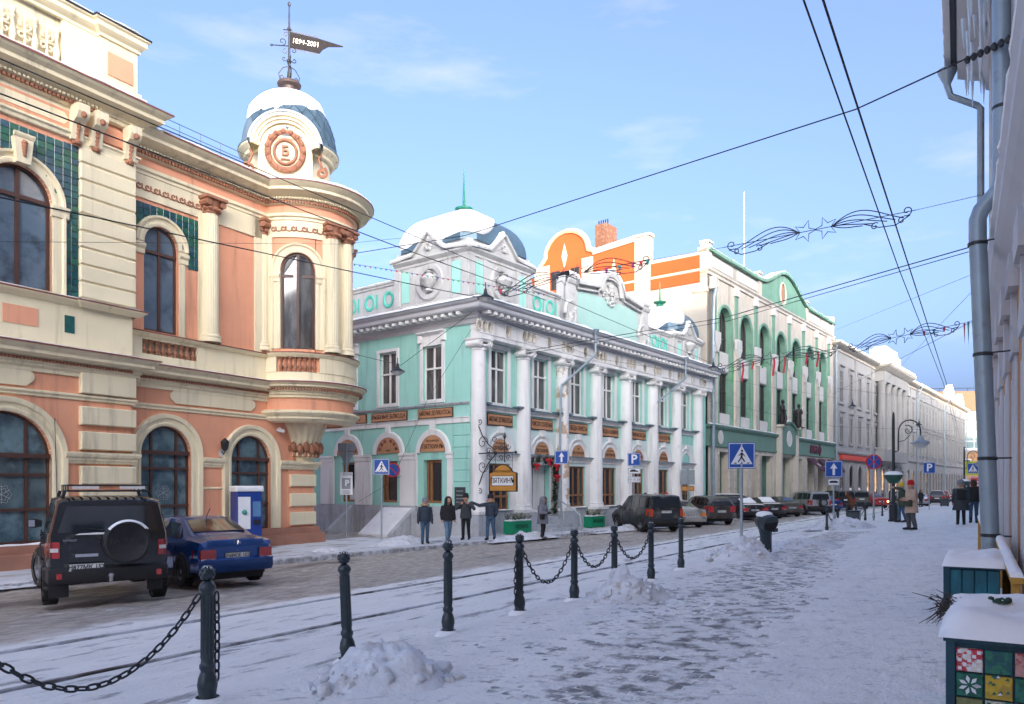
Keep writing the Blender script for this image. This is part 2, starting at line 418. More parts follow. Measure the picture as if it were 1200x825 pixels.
def console(root, x, y, z0, z1, m1, m2, w_=.16):
    """scroll bracket under a cornice with a leaf drop"""
    h = z1 - z0
    pr = [(0, z0 + h * .15), (-.10, z0 + h * .18), (-.13, z0 + h * .4), (-.16, z0 + h * .55), (-.34, z0 + h * .66), (-.42, z0 + h * .8), (-.42, z1), (0, z1)]
    b = MB(); k = len(pr)
    vs = [(x - w_, y + p, q) for p, q in pr] + [(x + w_, y + p, q) for p, q in pr]
    b.add(vs, [tuple(range(k)), tuple(reversed(range(k, 2 * k)))] + [(i, (i + 1) % k, k + (i + 1) % k, k + i) for i in range(k)])
    o = b.build('bracket', m1, root)
    d = MB(); d.blob((x, y - .40, z0 + h * .74), .085, 8); d.tube([(x, y - .38, z0 + h * .74), (x, y - .2, z0 + h * .60), (x, y - .12, z0 + h * .12)], .03, 5)
    for i in range(4): d.blob((x, y - .17 + .02 * i, z0 + h * (.52 - .10 * i)), .065 - .006 * i, 7)
    d.blob((x, y - .1, z0 + h * .13), .085, 7); d.blob((x - .08, y - .08, z0 + h * .10), .055, 6); d.blob((x + .08, y - .08, z0 + h * .10), .055, 6)
    d.build('leaf_drop', m2, o, True)

# ------------------------------------------------------------------ salmon corner building
def salmon_building():
    root = thing('corner_building', 'ornate salmon and cream corner building with arched windows, round corner bay and domed turret', 'building', P.w(0, 0, 0), P.ang)
    YB = -.5                                          # face of the projecting block
    CX, CY, RO = 8.6, .3, 1.9                          # round bay
    tiles = [mat('teal_tile_%s' % 'abcd'[i], c, .22, .3, 5, .1, 8, spec=.6) for i, c in enumerate(((.012, .075, .085), (.02, .11, .10), (.03, .085, .115), (.025, .12, .075)))]
    PL = mat('brick_plinth', (.42, .20, .13), .8, .15, 2, .3, 40)
    # plinth
    path = [(-9, YB), (1.35, YB), (1.35, 0), (8.95, 0), (8.95, 14)]
    MB().sweep(path, [(0, .12), (.16, .10), (.16, -.12), (.30, -.14), (.30, -.75), (0, -.75)]).build('plinth', PL, root)
    snowstrip(root, [(-9, YB), (-.4, YB)], .02, .15, .10, .05, seed=1)
    # ground-floor wall
    b = MB()
    b.wall(rect(-9, 1.35, .08, 5.0), [archhole(-2.05, 1.15, .12, 2.35)], YB, .35)
    b.wall(rect(1.35, 8.92, .08, 5.0), [archhole(2.80, .86, .02 + .08, 2.6), archhole(6.04, .84, .1, 2.5)], 0, .35)
    b.box(1.3, 1.35, YB, 0, .08, 5.0)
    b.add([(8.92, 0, .08), (8.92, 14, .08), (8.92, 14, 12), (8.92, 0, 12)], [(0, 1, 2, 3)])
    wl = b.build('wall', PINK, root)
    # arched shop windows
    sur = lambda r, y: [(r, y + .12), (r, y - .02), (r + .05, y - .05), (r + .09, y - .05), (r + .11, y - .02), (r + .22, y - .04), (r + .24, y - .09), (r + .33, y - .12), (r + .36, y - .12), (r + .38, y)]
    for i, (cx, r, zs, y) in enumerate(((-2.05, 1.15, 2.35, YB), (2.80, .86, 2.6, 0), (6.04, .84, 2.5, 0))):
        MB().arch(cx, zs, sur(r, y), n=28, leg=.13).build('archivolt', CREAM, root, True, 40)
        e = r * .5
        window(root, cx, r + .01, .12, zs, y + .16, BROWN, GLASSB, (-e, e), (1.0, zs - .45, zs + .06), True, .07, seed=i)
        MB().box(cx - r - .02, cx + r + .02, y + .06, y + .13, zs - .02, zs + .10).build('transom', BROWN, root)
        # frosted snowflakes on the big panes
        for (fx, fz) in ((cx, 1.40),):
            s = MB()
            for k in range(6):
                a = R(60 * k + 30)
                s.tube([(fx, y + .17, fz), (fx + .24 * math.cos(a), y + .17, fz + .24 * math.sin(a))], .005, 4)
                for q in (.12, .19):
                    for sg in (-1, 1):
                        s.tube([(fx + q * math.cos(a), y + .17, fz + q * math.sin(a)), (fx + (q + .06) * math.cos(a + sg * .5), y + .17, fz + (q + .06) * math.sin(a + sg * .5))], .004, 4)
            s.build('snowflake_decal', GREYB, root)
    # rusticated piers
    zb = ((4.13, 4.71), (3.28, 3.78), (2.60, 3.10), (1.66, 2.16), (1.0, 1.5), (.34, .84))
    stones(root, [(-.2, 1.40, YB - .14, YB + .05, a, c) for a, c in zb], CREAM)
    stones(root, [(-5.5, -3.9, YB - .14, YB + .05, a, c) for a, c in zb], CREAM)
    zb = ((1.60, 2.04), (.87, 1.35), (.18, .66), (-.45, 0.0))
    stones(root, [(7.72, 8.98, -.12, .02, a, c) for a, c in zb], CREAM)
    MB().box(7.66, 8.94, -.03, 0, .1, 2.3).build('pier', PINK, root)
    imp = [(0, 2.22), (.05, 2.22), (.07, 2.27), (.10, 2.31), (.10, 2.35), (.16, 2.41), (.18, 2.47), (.18, 2.52), (0, 2.54)]
    MB().sweep([(-.62, YB), (1.35, YB), (1.35, 0), (1.56, 0)], imp).build('impost', CREAM, root)
    MB().sweep([(4.02, 0), (4.86, 0)], imp).build('impost', CREAM, root)
    MB().sweep([(7.22, 0), (8.95, 0), (8.95, .6)], [(o + .03, z) for o, z in imp]).build('impost', CREAM, root)
    MB().sweep([(4.04, 0), (4.84, 0)], [(0, 1.5), (.04, 1.52), (.04, 1.56), (0, 1.58)]).build('moulding', CREAM, root)
    # string course and cartouche panels
    MB().sweep([(-9, YB), (1.36, YB), (1.36, 0), (7.2, 0)], [(0, 3.93), (.05, 3.95), (.05, 4.0), (.10, 4.04), (.10, 4.08), (0, 4.11)]).build('string_course', CREAM, root)
    def plaque(x0, x1, z0, z1, y):
        h = (z1 - z0) / 2
        poly = [(x0 + .12, z0), (x1 - .12, z0)] + [(x1 - .02 + (h - .10) * .7 * math.cos(R(a)), (z0 + z1) / 2 + (h - .10) * math.sin(R(a))) for a in range(-80, 81, 20)] + [(x1 - .12, z1), (x0 + .12, z1)] + \
               [(x0 + .02 - (h - .10) * .7 * math.cos(R(a)), (z0 + z1) / 2 + (h - .10) * math.sin(R(a))) for a in range(80, -81, -20)]
        return MB().prism(poly, y - .05, y + .01).build('plaque', CREAM, root)
    plaque(2.95, 6.1, 4.18, 4.62, 0); plaque(-6.2, -1.45, 4.17, 4.66, YB)
    # lower cornice
    lc = [(0, 4.56), (.06, 4.57), (.06, 4.66), (.14, 4.72), (.14, 4.80), (.18, 4.82), (.18, 4.90), (.30, 4.96), (.42, 5.00), (.42, 5.08), (.52, 5.16), (.54, 5.20), (.54, 5.23), (0, 5.30)]
    MB().sweep([(-9, YB), (1.36, YB), (1.36, 0), (7.4, 0)], lc).build('lower_cornice', CREAM, root)
    MB().sweep([(-9, YB), (1.36, YB), (1.36, 0), (7.4, 0)], [(.54, 5.205), (.565, 5.205), (.565, 5.24), (.5, 5.25)]).build('drip_edge', REDMETAL, root)
    d = MB()
    for x in [(-9 + .09 * i) for i in range(int(10.3 / .09))]: d.box(x, x + .055, YB - .24, YB - .17, 4.825, 4.895)
    for x in [(1.45 + .09 * i) for i in range(int(5.9 / .09))]: d.box(x, x + .055, -.24, -.17, 4.825, 4.895)
    stuff(d.build('dentil_row', TERRA, root))
    snowstrip(root, [(-9, YB), (1.36, YB), (1.36, 0), (7.0, 0)], .18, .545, 5.245, .045, seed=3)
    # pedestal zone of the upper floor
    MB().wall(rect(-9, 1.30, 5.28, 6.7), [], YB - .08, .1).box(1.29, 1.31, YB - .08, 0, 5.28, 6.4).build('pedestal', CREAM, root)
    MB().wall(rect(1.3, 7.2, 5.28, 6.2), [recthole(1.95, 3.85, 5.58, 6.02)], -.06, .22).build('pedestal', CREAM, root)
    MB().box(1.9, 3.9, .16, .2, 5.5, 6.1).build('recess', CREAM, root)
    bal = MB().lathe(baluster(.44, .085), n=10).mesh('baluster', TERRA, True)
    for i in range(9): ob('baluster', bal, root, (2.06 + i * .21, .03, 5.58))
    sill = [(.0, 6.10), (.06, 6.11), (.10, 6.15), (.16, 6.18), (.16, 6.22), (0, 6.25)]
    MB().sweep([(1.31, -.06), (7.2, -.06)], sill).build('sill_band', CREAM, root)
    MB().sweep([(1.31, -.06), (7.2, -.06)], [(.16, 6.2), (.175, 6.2), (.175, 6.235), (.12, 6.24)]).build('drip_edge', REDMETAL, root)
    MB().sweep([(-9, YB - .08), (-.2, YB - .08), (-.2, YB - .18), (1.42, YB - .18), (1.42, -.06)], [(0, 6.44), (.05, 6.46), (.12, 6.52), (.18, 6.56), (.18, 6.60), (0, 6.64)]).build('sill_band', CREAM, root)
    MB().sweep([(-9, YB - .08), (-.2, YB - .08), (-.2, YB - .18), (1.42, YB - .18), (1.42, -.06)], [(.18, 6.59), (.195, 6.59), (.195, 6.625), (.12, 6.63)]).build('drip_edge', REDMETAL, root)
    snowstrip(root, [(-9, YB - .08), (-.2, YB - .08), (-.2, YB - .18), (1.38, YB - .18)], .02, .19, 6.63, .035, seed=4)
    MB().box(-2.15, -1.30, YB - .10, YB - .07, 5.72, 6.18).build('panel', PINK, root)
    MB().box(-.62, -.36, YB - .095, YB - .07, 5.70, 6.16).build('panel', tiles[1], root)
    # upper wall
    b = MB()
    b.wall(rect(-9, 1.35, 6.3, 12), [archhole(-1.7, .80, 6.62, 9.0)], YB, .3)
    b.wall(rect(1.35, 8.2, 6.2, 12), [archhole(2.62, .58, 6.3, 8.95)], 0, .3)
    b.box(1.3, 1.35, YB, 0, 6.3, 12)
    b.build('upper_wall', PINK, root)
    window(root, -1.7, .81, 6.62, 9.0, YB + .14, BROWN, SKYG, (0,), (9.02,), True, .09, seed=9)
    window(root, 2.62, .59, 6.3, 8.95, .14, BROWN, SKYG, (0,), (8.72,), True, .08, seed=8)
    su2 = lambda r, y: [(r, y + .14), (r, y - .03), (r + .06, y - .06), (r + .12, y - .05), (r + .14, y - .02), (r + .22, y - .04), (r + .25, y - .10), (r + .31, y - .11), (r + .33, y)]
    MB().arch(-1.7, 9.0, su2(.80, YB), n=28, leg=6.64).build('archivolt', CREAM, root, True, 40)
    MB().arch(2.62, 8.95, su2(.58, 0), n=24).build('archivolt', CREAM, root, True, 40)
    for (xa, xb) in ((1.72, 2.04), (3.20, 3.52)):
        MB().sweep([(xa, 0), (xb, 0)], [(0, 8.55), (.06, 8.57), (.06, 8.70), (.12, 8.78), (.12, 8.86), (0, 8.95)]).build('impost', CREAM, root)
    MB().box(3.22, 3.42, -.04, 0, 6.25, 8.56).build('jamb', CREAM, root); MB().box(1.36, 1.56, -.04, .0, 6.25, 10.2).build('jamb', CREAM, root)
    for cx in (-1.7 - .98, -1.7 + .98):
        MB().sweep([(cx - .22, YB), (cx + .22, YB)], [(0, 8.70), (.09, 8.72), (.10, 8.85), (.15, 8.92), (.15, 8.99), (0, 9.05)]).build('impost', CREAM, root)
        MB().box(cx - .17, cx + .17, YB - .05, YB + .0, 6.64, 8.7).build('jamb', CREAM, root)
    # keystone with a carved drop
    k = MB().prism([(-1.86, 9.78), (-1.54, 9.78), (-1.47, 10.42), (-1.93, 10.42)], YB - .22, YB).build('keystone', CREAM, root)
    MB().sweep([(-1.95, YB - .18), (-1.45, YB - .18)], [(0, 10.40), (.06, 10.42), (.09, 10.48), (.09, 10.52), (0, 10.53)]).build('keystone_cap', CREAM, k)
    dd = MB()
    for i in range(5): dd.blob((-1.7, YB - .24, 10.28 - .075 * i), .085 - .010 * i, 7)
    dd.build('leaf_drop', TERRA, k, True)
    # glazed tiles, each its own piece
    tl = [MB().cbox(.004, .216, -.03, 0, .004, .176, .008).mesh('tile', m) for m in tiles]
    def tilefield(x0, x1, z0, z1, y, cx, cz, rr):
        nz = int((z1 - z0) / .18); nx = int((x1 - x0) / .22 + .5)
        for j in range(nz):
            for i in range(nx):
                x, z = x0 + i * .22, z0 + j * .18
                mx_, mz = x + .11, z + .09
                if (mz > cz and math.hypot(mx_ - cx, mz - cz) < rr - .02) or (mz <= cz and abs(mx_ - cx) < rr): continue
                ob('tile', rnd.choice(tl), wl, (x, y, z))
    tilefield(-.64, -.2, 6.66, 10.95, YB, -1.7, 9.0, 1.05)
    tilefield(-3.06, -.64, 8.98, 10.95, YB, -1.7, 9.0, 1.06)
    tilefield(1.56, 3.98, 8.48, 10.2, 0, 2.62, 8.95, .84)
    # fluted half column with capital
    def column(x, y, z0, z1, zc, bend=None, r=.26):
        b = MB(); b.lathe([(r, z0 + .32), (r * .98, z0 + 1.4), (r * .9, z1)], (x, y, 0), 40, ribs=.05); 
        b2 = MB(); b2.lathe([(r * 1.32, z0), (r * 1.32, z0 + .10), (r * 1.22, z0 + .13), (r * 1.30, z0 + .18), (r * 1.22, z0 + .23), (r * 1.08, z0 + .25), (r * 1.12, z0 + .30), (r, z0 + .33)], (x, y, 0), 20)
        c = MB(); c.lathe([(r * .92, z1 - .02), (r * 1.0, z1 + .02), (r * .95, z1 + .06), (r * 1.25, zc - .10), (r * 1.35, zc - .08)], (x, y, 0), 16)
        for sg in (-1, 1): c.tube([(x + sg * r * 1.05, y - r * 1.25, zc - .19), (x + sg * r * 1.05, y + r * .6, zc - .19)], .11, 8)
        for q in range(5): c.blob((x + r * 1.1 * math.sin(R(-70 + q * 35)), y - r * 1.1 * math.cos(R(-70 + q * 35)), z1 + .13), .075, 6)
        c.box(x - r * 1.5, x + r * 1.5, y - r * 1.5, y + r, zc - .09, zc)
        for q in (b, b2, c):
            if bend: q.map(bend)
        s = b.build('column', CREAM, root, True, 12); b2.build('base', CREAM, s, True, 40); c.build('capital', TERRA, s, True, 40)
    column(4.28, -.12, 6.25, 10.40, 10.90)
    MB().box(3.9, 4.66, -.06, 0, 6.25, 10.9).build('pilaster', CREAM, root)
    MB().box(6.15, 6.45, -.05, 0, 6.25, 10.9).build('pilaster', CREAM, root)
    # frieze of running scrolls, entablature
    MB().box(1.36, 6.9, -.05, 0, 10.22, 10.92).build('frieze', CREAM, root)
    s = MB()
    for i in range(9):
        x = 1.55 + i * .29
        s.tube(spiral((x, 10.56), .03, .115, 0, 400, 14, y=-.06), .026, 6); s.tube([(x + .10, -.06, 10.50), (x + .2, -.06, 10.46), (x + .29, -.06, 10.50)], .022, 5)
    s.build('scroll_ornament', TERRA, root, True)
    ent = [(.03, 10.90), (.08, 10.92), (.08, 11.00), (.14, 11.04), (.14, 11.14), (.06, 11.16), (.06, 11.44), (.10, 11.45)]
    cor = [(.05, 11.42), (.16, 11.46), (.16, 11.56), (.22, 11.58), (.22, 11.66), (.36, 11.72), (.46, 11.76), (.60, 11.80), (.60, 11.90), (.72, 11.98), (.78, 12.04), (.78, 12.08), (0, 12.16)]
    pm = [(-9, YB), (1.36, YB), (1.36, 0), (7.6, 0)]
    MB().sweep([(1.36, 0), (7.6, 0)], ent[:5] + [(.05, 11.15)]).build('architrave', CREAM, root)
    MB().box(1.36, 7.6, -.06, 0, 11.15, 11.45).build('band', PINK, root)
    MB().sweep([(1.36, 0), (7.6, 0)], cor).build('cornice', CREAM, root)
    UB = .34
    MB().sweep([(-9, YB), (1.36, YB), (1.36, .4)], [(o, z + UB) for o, z in cor]).build('cornice', CREAM, root)
    MB().sweep([(1.36 + .8, 0), (7.4, 0)], [(.78, 12.05), (.80, 12.05), (.80, 12.09), (.7, 12.10)]).build('drip_edge', REDMETAL, root)
    MB().sweep([(-9, YB), (1.36, YB), (1.36, .4)], [(.78, 12.05 + UB), (.80, 12.05 + UB), (.80, 12.09 + UB), (.7, 12.10 + UB)]).build('drip_edge', REDMETAL, root)
    d = MB(); e = MB()
    for i in range(int(6.0 / .11)): d.box(1.5 + i * .11, 1.57 + i * .11, -.24, -.14, 11.47, 11.555); e.box(1.5 + i * .11, 1.57 + i * .11, -.30, -.2, 11.585, 11.65)
    for i in range(int(9 / .11)): d.box(-8.6 + i * .11, -8.53 + i * .11, YB - .24, YB - .14, 11.47 + UB, 11.555 + UB); e.box(-8.6 + i * .11, -8.53 + i * .11, YB - .30, YB - .2, 11.585 + UB, 11.65 + UB)
    stuff(d.build('dentil_row', TERRA, root)); stuff(e.build('dentil_row', CREAM, root))
    MB().box(-9, -.32, YB - .05, YB, 10.98, 11.76).build('frieze', CREAM, root)
    MB().sweep([(-9, YB), (1.38, YB), (1.38, 0)], [(0, 10.92), (.08, 10.94), (.10, 11.02), (.15, 11.06), (.15, 11.10), (0, 11.14)]).build('architrave', CREAM, root)
    MB().prism([(-2.9, 11.24), (-.62, 11.24), (-.50, 11.4), (-.62, 11.56), (-2.9, 11.56)], YB - .075, YB - .04).build('band', CREAM, root)
    MB().box(-2.9, -.42, YB - .06, YB - .03, 11.17, 11.64).build('band', PINK, root)
    MB().box(-.1, 1.2, YB - .065, YB - .04, 11.2, 11.66).build('panel', PINK, root)
    for x in (-.32, .20, 1.18): console(root, x, YB - .06, 10.72, 11.80, CREAM, TERRA)
    # rusticated upper pilaster
    for (x0, x1) in ((-.2, 1.38), (-5.5, -4)):
        MB().box(x0, x1, YB - .08, YB + .02, 6.64, 10.95).build('pilaster', CREAM, root)
        for i in range(9): stones(root, [(x0 - .02, x1 + .02, YB - .13, YB - .02, 6.72 + i * .46, 6.72 + i * .46 + .415)], CREAM, c=.03)
    # roof, snow and attic over the middle
    MB().box(-9, 8.5, .2, 14, 11.9, 12.15).build('roof', ROOFG, root)
    snowstrip(root, [(2.2, 0), (7.2, 0)], .1, .77, 12.10, .10, seed=6)
    snowstrip(root, [(-9, YB), (1.3, YB)], .1, .77, 12.10 + UB, .10, seed=7)
    MB().box(1.5, 7.3, .9, 1.2, 12.1, 12.86).build('attic', CREAM, root)
    MB().box(1.45, 7.4, .82, 1.28, 12.86, 12.92).build('coping', ROOFG, root)
    snowstrip(root, [(1.45, .85), (7.4, .85)], -.4, -.02, 12.92, .09, seed=8)
    r = MB()
    for i in range(8): r.tube([(1.6 + i * .8, 1.05, 12.9), (1.6 + i * .8, 1.05, 13.5)], .012, 4)
    for z in (13.25, 13.48): r.tube([(1.5, 1.05, z), (7.3, 1.05, z)], .012, 4)
    r.build('roof_railing', IRON, root)
    # attic of the block
    a0 = 12.2 + UB
    MB().box(-9, .55, YB + .18, YB + .55, a0, a0 + .28).build('attic', CREAM, root)
    MB().box(-9, .55, YB + .28, YB + .5, a0 + .28, 14.2).box(-.55, .55, YB + .14, YB + .28, a0 + .28, 14.2).build('attic', CREAM, root)
    MB().box(.42, 1.52, YB + .02, YB + 1.1, a0, 14.2).build('pedestal_block', CREAM, root)
    MB().box(.40, 1.58, YB - .08, YB + 1.15, a0, a0 + .42).build('pedestal_base', CREAM, root)
    MB().box(.62, 1.36, YB - .015, YB + .03, a0 + .62, a0 + 1.26).box(1.5, 1.535, YB + .2, YB + .9, a0 + .62, a0 + 1.26).build('panel', PINK, root)
    cp = [(0, 14.12), (.06, 14.14), (.06, 14.22), (.14, 14.28), (.20, 14.34), (.20, 14.46), (.26, 14.50), (.26, 14.56), (0, 14.62)]
    MB().sweep([(-9, YB + .18), (.42, YB + .18), (.42, YB + .02), (1.52, YB + .02), (1.52, YB + 1.1)], cp).build('attic_cornice', CREAM, root)
    MB().sweep([(-9, YB + .18), (.42, YB + .18), (.42, YB + .02), (1.52, YB + .02), (1.52, YB + 1.1)], [(.26, 14.54), (.285, 14.54), (.285, 14.58), (.2, 14.6)]).build('drip_edge', IRON, root)
    MB().box(-9, .42, YB + .18, YB + .6, 14.5, 14.6).box(.42, 1.52, YB + .02, YB + 1.1, 14.5, 14.61).build('attic_top', CREAM, root)
    snowstrip(root, [(-9, YB + .18), (.42, YB + .18), (.42, YB + .02), (1.5, YB + .02)], -.35, .25, 14.60, .09, seed=10)
    lat = MB()
    for i in range(7):
        x = -.85 - i * .55
        lat.lathe([(r_ * 1., z_) for r_, z_ in baluster(.98, .10)], (x + .18, YB + .22, a0 + .3), 10)
        c = (x - .08, a0 + .82)
        for a in (45, 135, 225, 315):
            p = (c[0] + .12 * math.cos(R(a)), c[1] + .2 * math.sin(R(a)))
            lat.tube(spiral(p, .10, .03, a + 180, a + 520, 12, y=YB + .2), .03, 5)
        lat.tube([(c[0], YB + .2, c[1] - .42), (c[0], YB + .2, c[1] + .42)], .035, 5); lat.tube([(c[0] - .2, YB + .2, c[1]), (c[0] + .2, YB + .2, c[1])], .03, 5)
    lat.build('carved_lattice', CREAM, root, True)
    # ---- round corner bay
    def bend(q, y, z):
        rad = RO - y; t = q / RO
        return (CX + rad * math.sin(t), CY - rad * math.cos(t), z)
    def arc(th0, th1, n=40): return [(RO * R(th0 + (th1 - th0) * i / n), 0) for i in range(n + 1)]
    qc, hw = RO * R(-47), .60
    b = MB(); step = RO * R(3)
    q0, q1 = RO * R(-112), RO * R(150); n = int((q1 - q0) / step)
    for i in range(n):
        xa, xb = q0 + (q1 - q0) * i / n, q0 + (q1 - q0) * (i + 1) / n
        if xb <= qc - hw or xa >= qc + hw: b.add([(xa, 0, 5.2), (xb, 0, 5.2), (xb, 0, 12), (xa, 0, 12)], [(0, 1, 2, 3)])
        else:
            xa2, xb2 = max(xa, qc - hw), min(xb, qc + hw)
            if xa < qc - hw: b.add([(xa, 0, 5.2), (qc - hw, 0, 5.2), (qc - hw, 0, 12), (xa, 0, 12)], [(0, 1, 2, 3)])
            if xb > qc + hw: b.add([(qc + hw, 0, 5.2), (xb, 0, 5.2), (xb, 0, 12), (qc + hw, 0, 12)], [(0, 1, 2, 3)])
            ta, tb = [9.2 + math.sqrt(max(0, hw * hw - (x - qc) ** 2)) for x in (xa2, xb2)]
            b.add([(xa2, 0, 5.2), (xb2, 0, 5.2), (xb2, 0, 6.42), (xa2, 0, 6.42), (xa2, 0, ta), (xb2, 0, tb), (xb2, 0, 12), (xa2, 0, 12)], [(0, 1, 2, 3), (4, 5, 6, 7)])
            b.add([(xa2, 0, ta), (xb2, 0, tb), (xb2, .18, tb), (xa2, .18, ta)], [(0, 1, 2, 3)])
    for q in (qc - hw, qc + hw): b.add([(q, 0, 6.42), (q, 0, 9.2), (q, .18, 9.2), (q, .18, 6.42)], [(0, 1, 2, 3)])
    b.map(bend).build('bay_wall', PINK, root, True)
    window(root, qc, hw + .01, 6.42, 9.2, .10, BROWN, GLASSW, (0,), (9.0,), True, .09, bend=bend, seed=5)
    MB().arch(qc, 9.2, [(r_ - .20 + .0, y_) for r_, y_ in su2(.80, 0)], n=24, leg=6.43).map(bend).build('archivolt', CREAM, root, True, 40)
    for sg in (-1, 1): MB().sweep([(qc + sg * .78 - .18, 0), (qc + sg * .78, 0), (qc + sg * .78 + .18, 0)], [(0, 8.75), (.07, 8.77), (.08, 8.9), (.12, 8.96), (.12, 9.02), (0, 9.08)]).map(bend).build('impost', CREAM, root)
    for th in (-85, -11, 9, 80):
        column(RO * R(th), -.10, 6.35, 10.42, 10.92, bend, .23)
    for (t0, t1) in ((-95, -74), (-21, 22), (70, 92)):
        MB().sweep(arc(t0, t1, 12), [(0, 6.3), (.05, 6.3), (.05, 10.9), (0, 10.9)]).map(bend).build('pilaster', CREAM, root)
    al, ar = -112, 150
    MB().sweep(arc(al, ar), [(0, 10.32), (.05, 10.32), (.05, 10.9), (0, 10.92)]).map(bend).build('frieze', CREAM, root, True)
    s = MB()
    for i in range(6):
        x = RO * R(-72 + i * 10.5)
        s.tube([(x + a, b_ - .06, c) for a, b_, c in spiral((0, 10.62), .03, .105, 0, 400, 14)], .025, 6); s.tube([(x + .09, -.06, 10.56), (x + .2, -.06, 10.52), (x + .3, -.06, 10.56)], .02, 5)
    s.map(bend).build('scroll_ornament', TERRA, root, True)
    MB().sweep(arc(al, ar), ent[:5] + [(.05, 11.15)]).map(bend).build('architrave', CREAM, root, True)
    MB().sweep(arc(al, ar), [(.0, 11.13), (.065, 11.13), (.065, 11.47), (0, 11.47)]).map(bend).build('band', PINK, root, True)
    MB().sweep(arc(al, ar), cor).map(bend).build('cornice', CREAM, root, True)
    MB().sweep(arc(al, ar), [(.78, 12.05), (.80, 12.05), (.80, 12.09), (.7, 12.10)]).map(bend).build('drip_edge', REDMETAL, root)
    d = MB(); e = MB(); f = MB()
    nd = int((q1 - q0) / .09)
    for i in range(nd):
        q = q0 + i * .09
        d.box(q, q + .055, -.24, -.14, 11.47, 11.555); e.box(q, q + .055, -.30, -.2, 11.585, 11.65)
        f.box(q, q + .05, -.36, -.27, 4.955, 5.02)
    stuff(d.map(bend).build('dentil_row', TERRA, root)); stuff(e.map(bend).build('dentil_row', CREAM, root)); stuff(f.map(bend).build('dentil_row', TERRA, root))
    # bay parapet, balusters
    MB().sweep(arc(-112, 92), [(0, 5.28), (.10, 5.28), (.10, 5.60), (.06, 5.62), (.0, 5.62)]).map(bend).build('pedestal', CREAM, root, True)
    for (t0, t1) in ((-112, -68), (-25, 100)):
        MB().sweep(arc(t0, t1, 16), [(0, 5.6), (.13, 5.6), (.13, 6.16), (0, 6.16)]).map(bend).build('pedestal', CREAM, root, True)
    for i in range(8):
        q = MB().lathe(baluster(.5, .075), (qc - .56 + i * .16, -.05, 5.62), 9).map(bend); q.build('baluster', TERRA, root, True)
    MB().sweep(arc(-112, 100), [(0, 6.12), (.16, 6.13), (.20, 6.18), (.26, 6.22), (.26, 6.27), (0, 6.32)]).map(bend).build('sill_band', CREAM, root, True)
    MB().sweep(arc(-112, 100), [(.26, 6.25), (.275, 6.25), (.275, 6.29), (.2, 6.3)]).map(bend).build('drip_edge', REDMETAL, root)
    # lower ring of the bay
    ring = [(0, 4.70), (.10, 4.72), (.10, 4.78), (.17, 4.82), (.17, 4.90), (.24, 4.92), (.24, 5.02), (.30, 5.04), (.40, 5.08), (.40, 5.14), (.50, 5.20), (.50, 5.24), (0, 5.34)]
    MB().sweep(arc(-120, 160, 50), ring).map(bend).build('lower_cornice', CREAM, root, True)
    MB().sweep(arc(-120, 160, 50), [(.5, 5.2), (.52, 5.2), (.52, 5.25), (.45, 5.26)]).map(bend).build('drip_edge', REDMETAL, root)
    snowstrip(root, arc(-112, 110, 40), .12, .50, 5.25, .05, seed=11, bend=bend)
    MB().sweep(arc(-125, 165, 50), [(0, 4.28), (.02, 4.28), (.02, 4.72), (0, 4.72)]).map(bend).build('band', PINK, root, True)
    MB().sweep(arc(-130, 170, 50), [(-.35, 3.86), (0, 3.90), (.05, 3.96), (.10, 3.98), (.10, 4.04), (.20, 4.12), (.26, 4.18), (.26, 4.22), (.10, 4.29), (0, 4.30)]).map(bend).build('bottom_ring', CREAM, root, True)
    MB().lathe([(1.62, 3.88), (1.4, 3.96), (.9, 3.92)], (CX, CY, 0), 40).build('soffit', PINK, root, True)
    MB().lathe([(1.02, 3.95), (1.0, 3.80), (.92, 3.66), (.80, 3.3), (.70, 3.0), (.62, 2.8)], (CX - .1, CY, 0), 44, ribs=.05).build('corbel', CREAM, root, True, 14)
    lf = MB()
    for i in range(22):
        a = R(i * 360 / 22); rr = .78
        lf.blob((CX - .1 + rr * math.cos(a), CY + rr * math.sin(a), 2.98 + .07 * (i % 2)), .12, 6, 1.6)
        lf.blob((CX - .1 + .66 * math.cos(a), CY + .66 * math.sin(a), 2.78), .10, 6, 1.2)
    lf.build('leaf_ring', TERRA, root, True)
    MB().lathe([(.70, 2.84), (.72, 2.72), (.55, 2.66), (.5, 2.5), (.62, 2.44)], (CX - .1, CY, 0), 20).build('corbel_foot', CREAM, root, True)
    snowstrip(root, arc(-112, 130, 40), .05, .77, 12.09, .16, seed=12, bend=bend)
    MB().lathe([(1.9, 12.1), (.01, 12.2)], (CX, CY, 0), 32).build('bay_roof', ROOFG, root)
    # ---- turret with medallion gable and tiled dome
    DX, DY = CX - .35, CY + .25
    MB().lathe([(1.62, 12.1), (1.62, 12.5), (1.50, 12.55), (1.48, 13.55), (1.55, 13.6)], (DX, DY, 0), 40).build('turret_drum', CREAM, root, True, 30)
    MB().lathe([(1.5, 13.5), (1.6, 13.55), (1.62, 13.66), (1.74, 13.74), (1.80, 13.80), (1.80, 13.90), (1.5, 13.96)], (DX, DY, 0), 48).build('turret_cornice', CREAM, root, True, 30)
    MB().lathe([(1.80, 13.86), (1.82, 13.86), (1.82, 13.92), (1.7, 13.95)], (DX, DY, 0), 48).build('drip_edge', ROOFG, root)
    th = R(-47)
    def gab(x, y, z):      # gable frame: y is -outward along the direction th
        ux, uy = math.cos(th), math.sin(th); nx, ny = math.sin(th), -math.cos(th)
        return (DX + ux * x - nx * y, DY + uy * x - ny * y, z)
    zc = 13.45
    MB().arch(0, zc, [(.86, -1.60), (.86, -1.82), (.94, -1.84), (.96, -1.90), (1.02, -1.90), (1.06, -1.98), (1.16, -1.98), (1.16, -.9)], n=24, leg=13.5).map(gab).build('gable_arch', CREAM, root, True, 30)
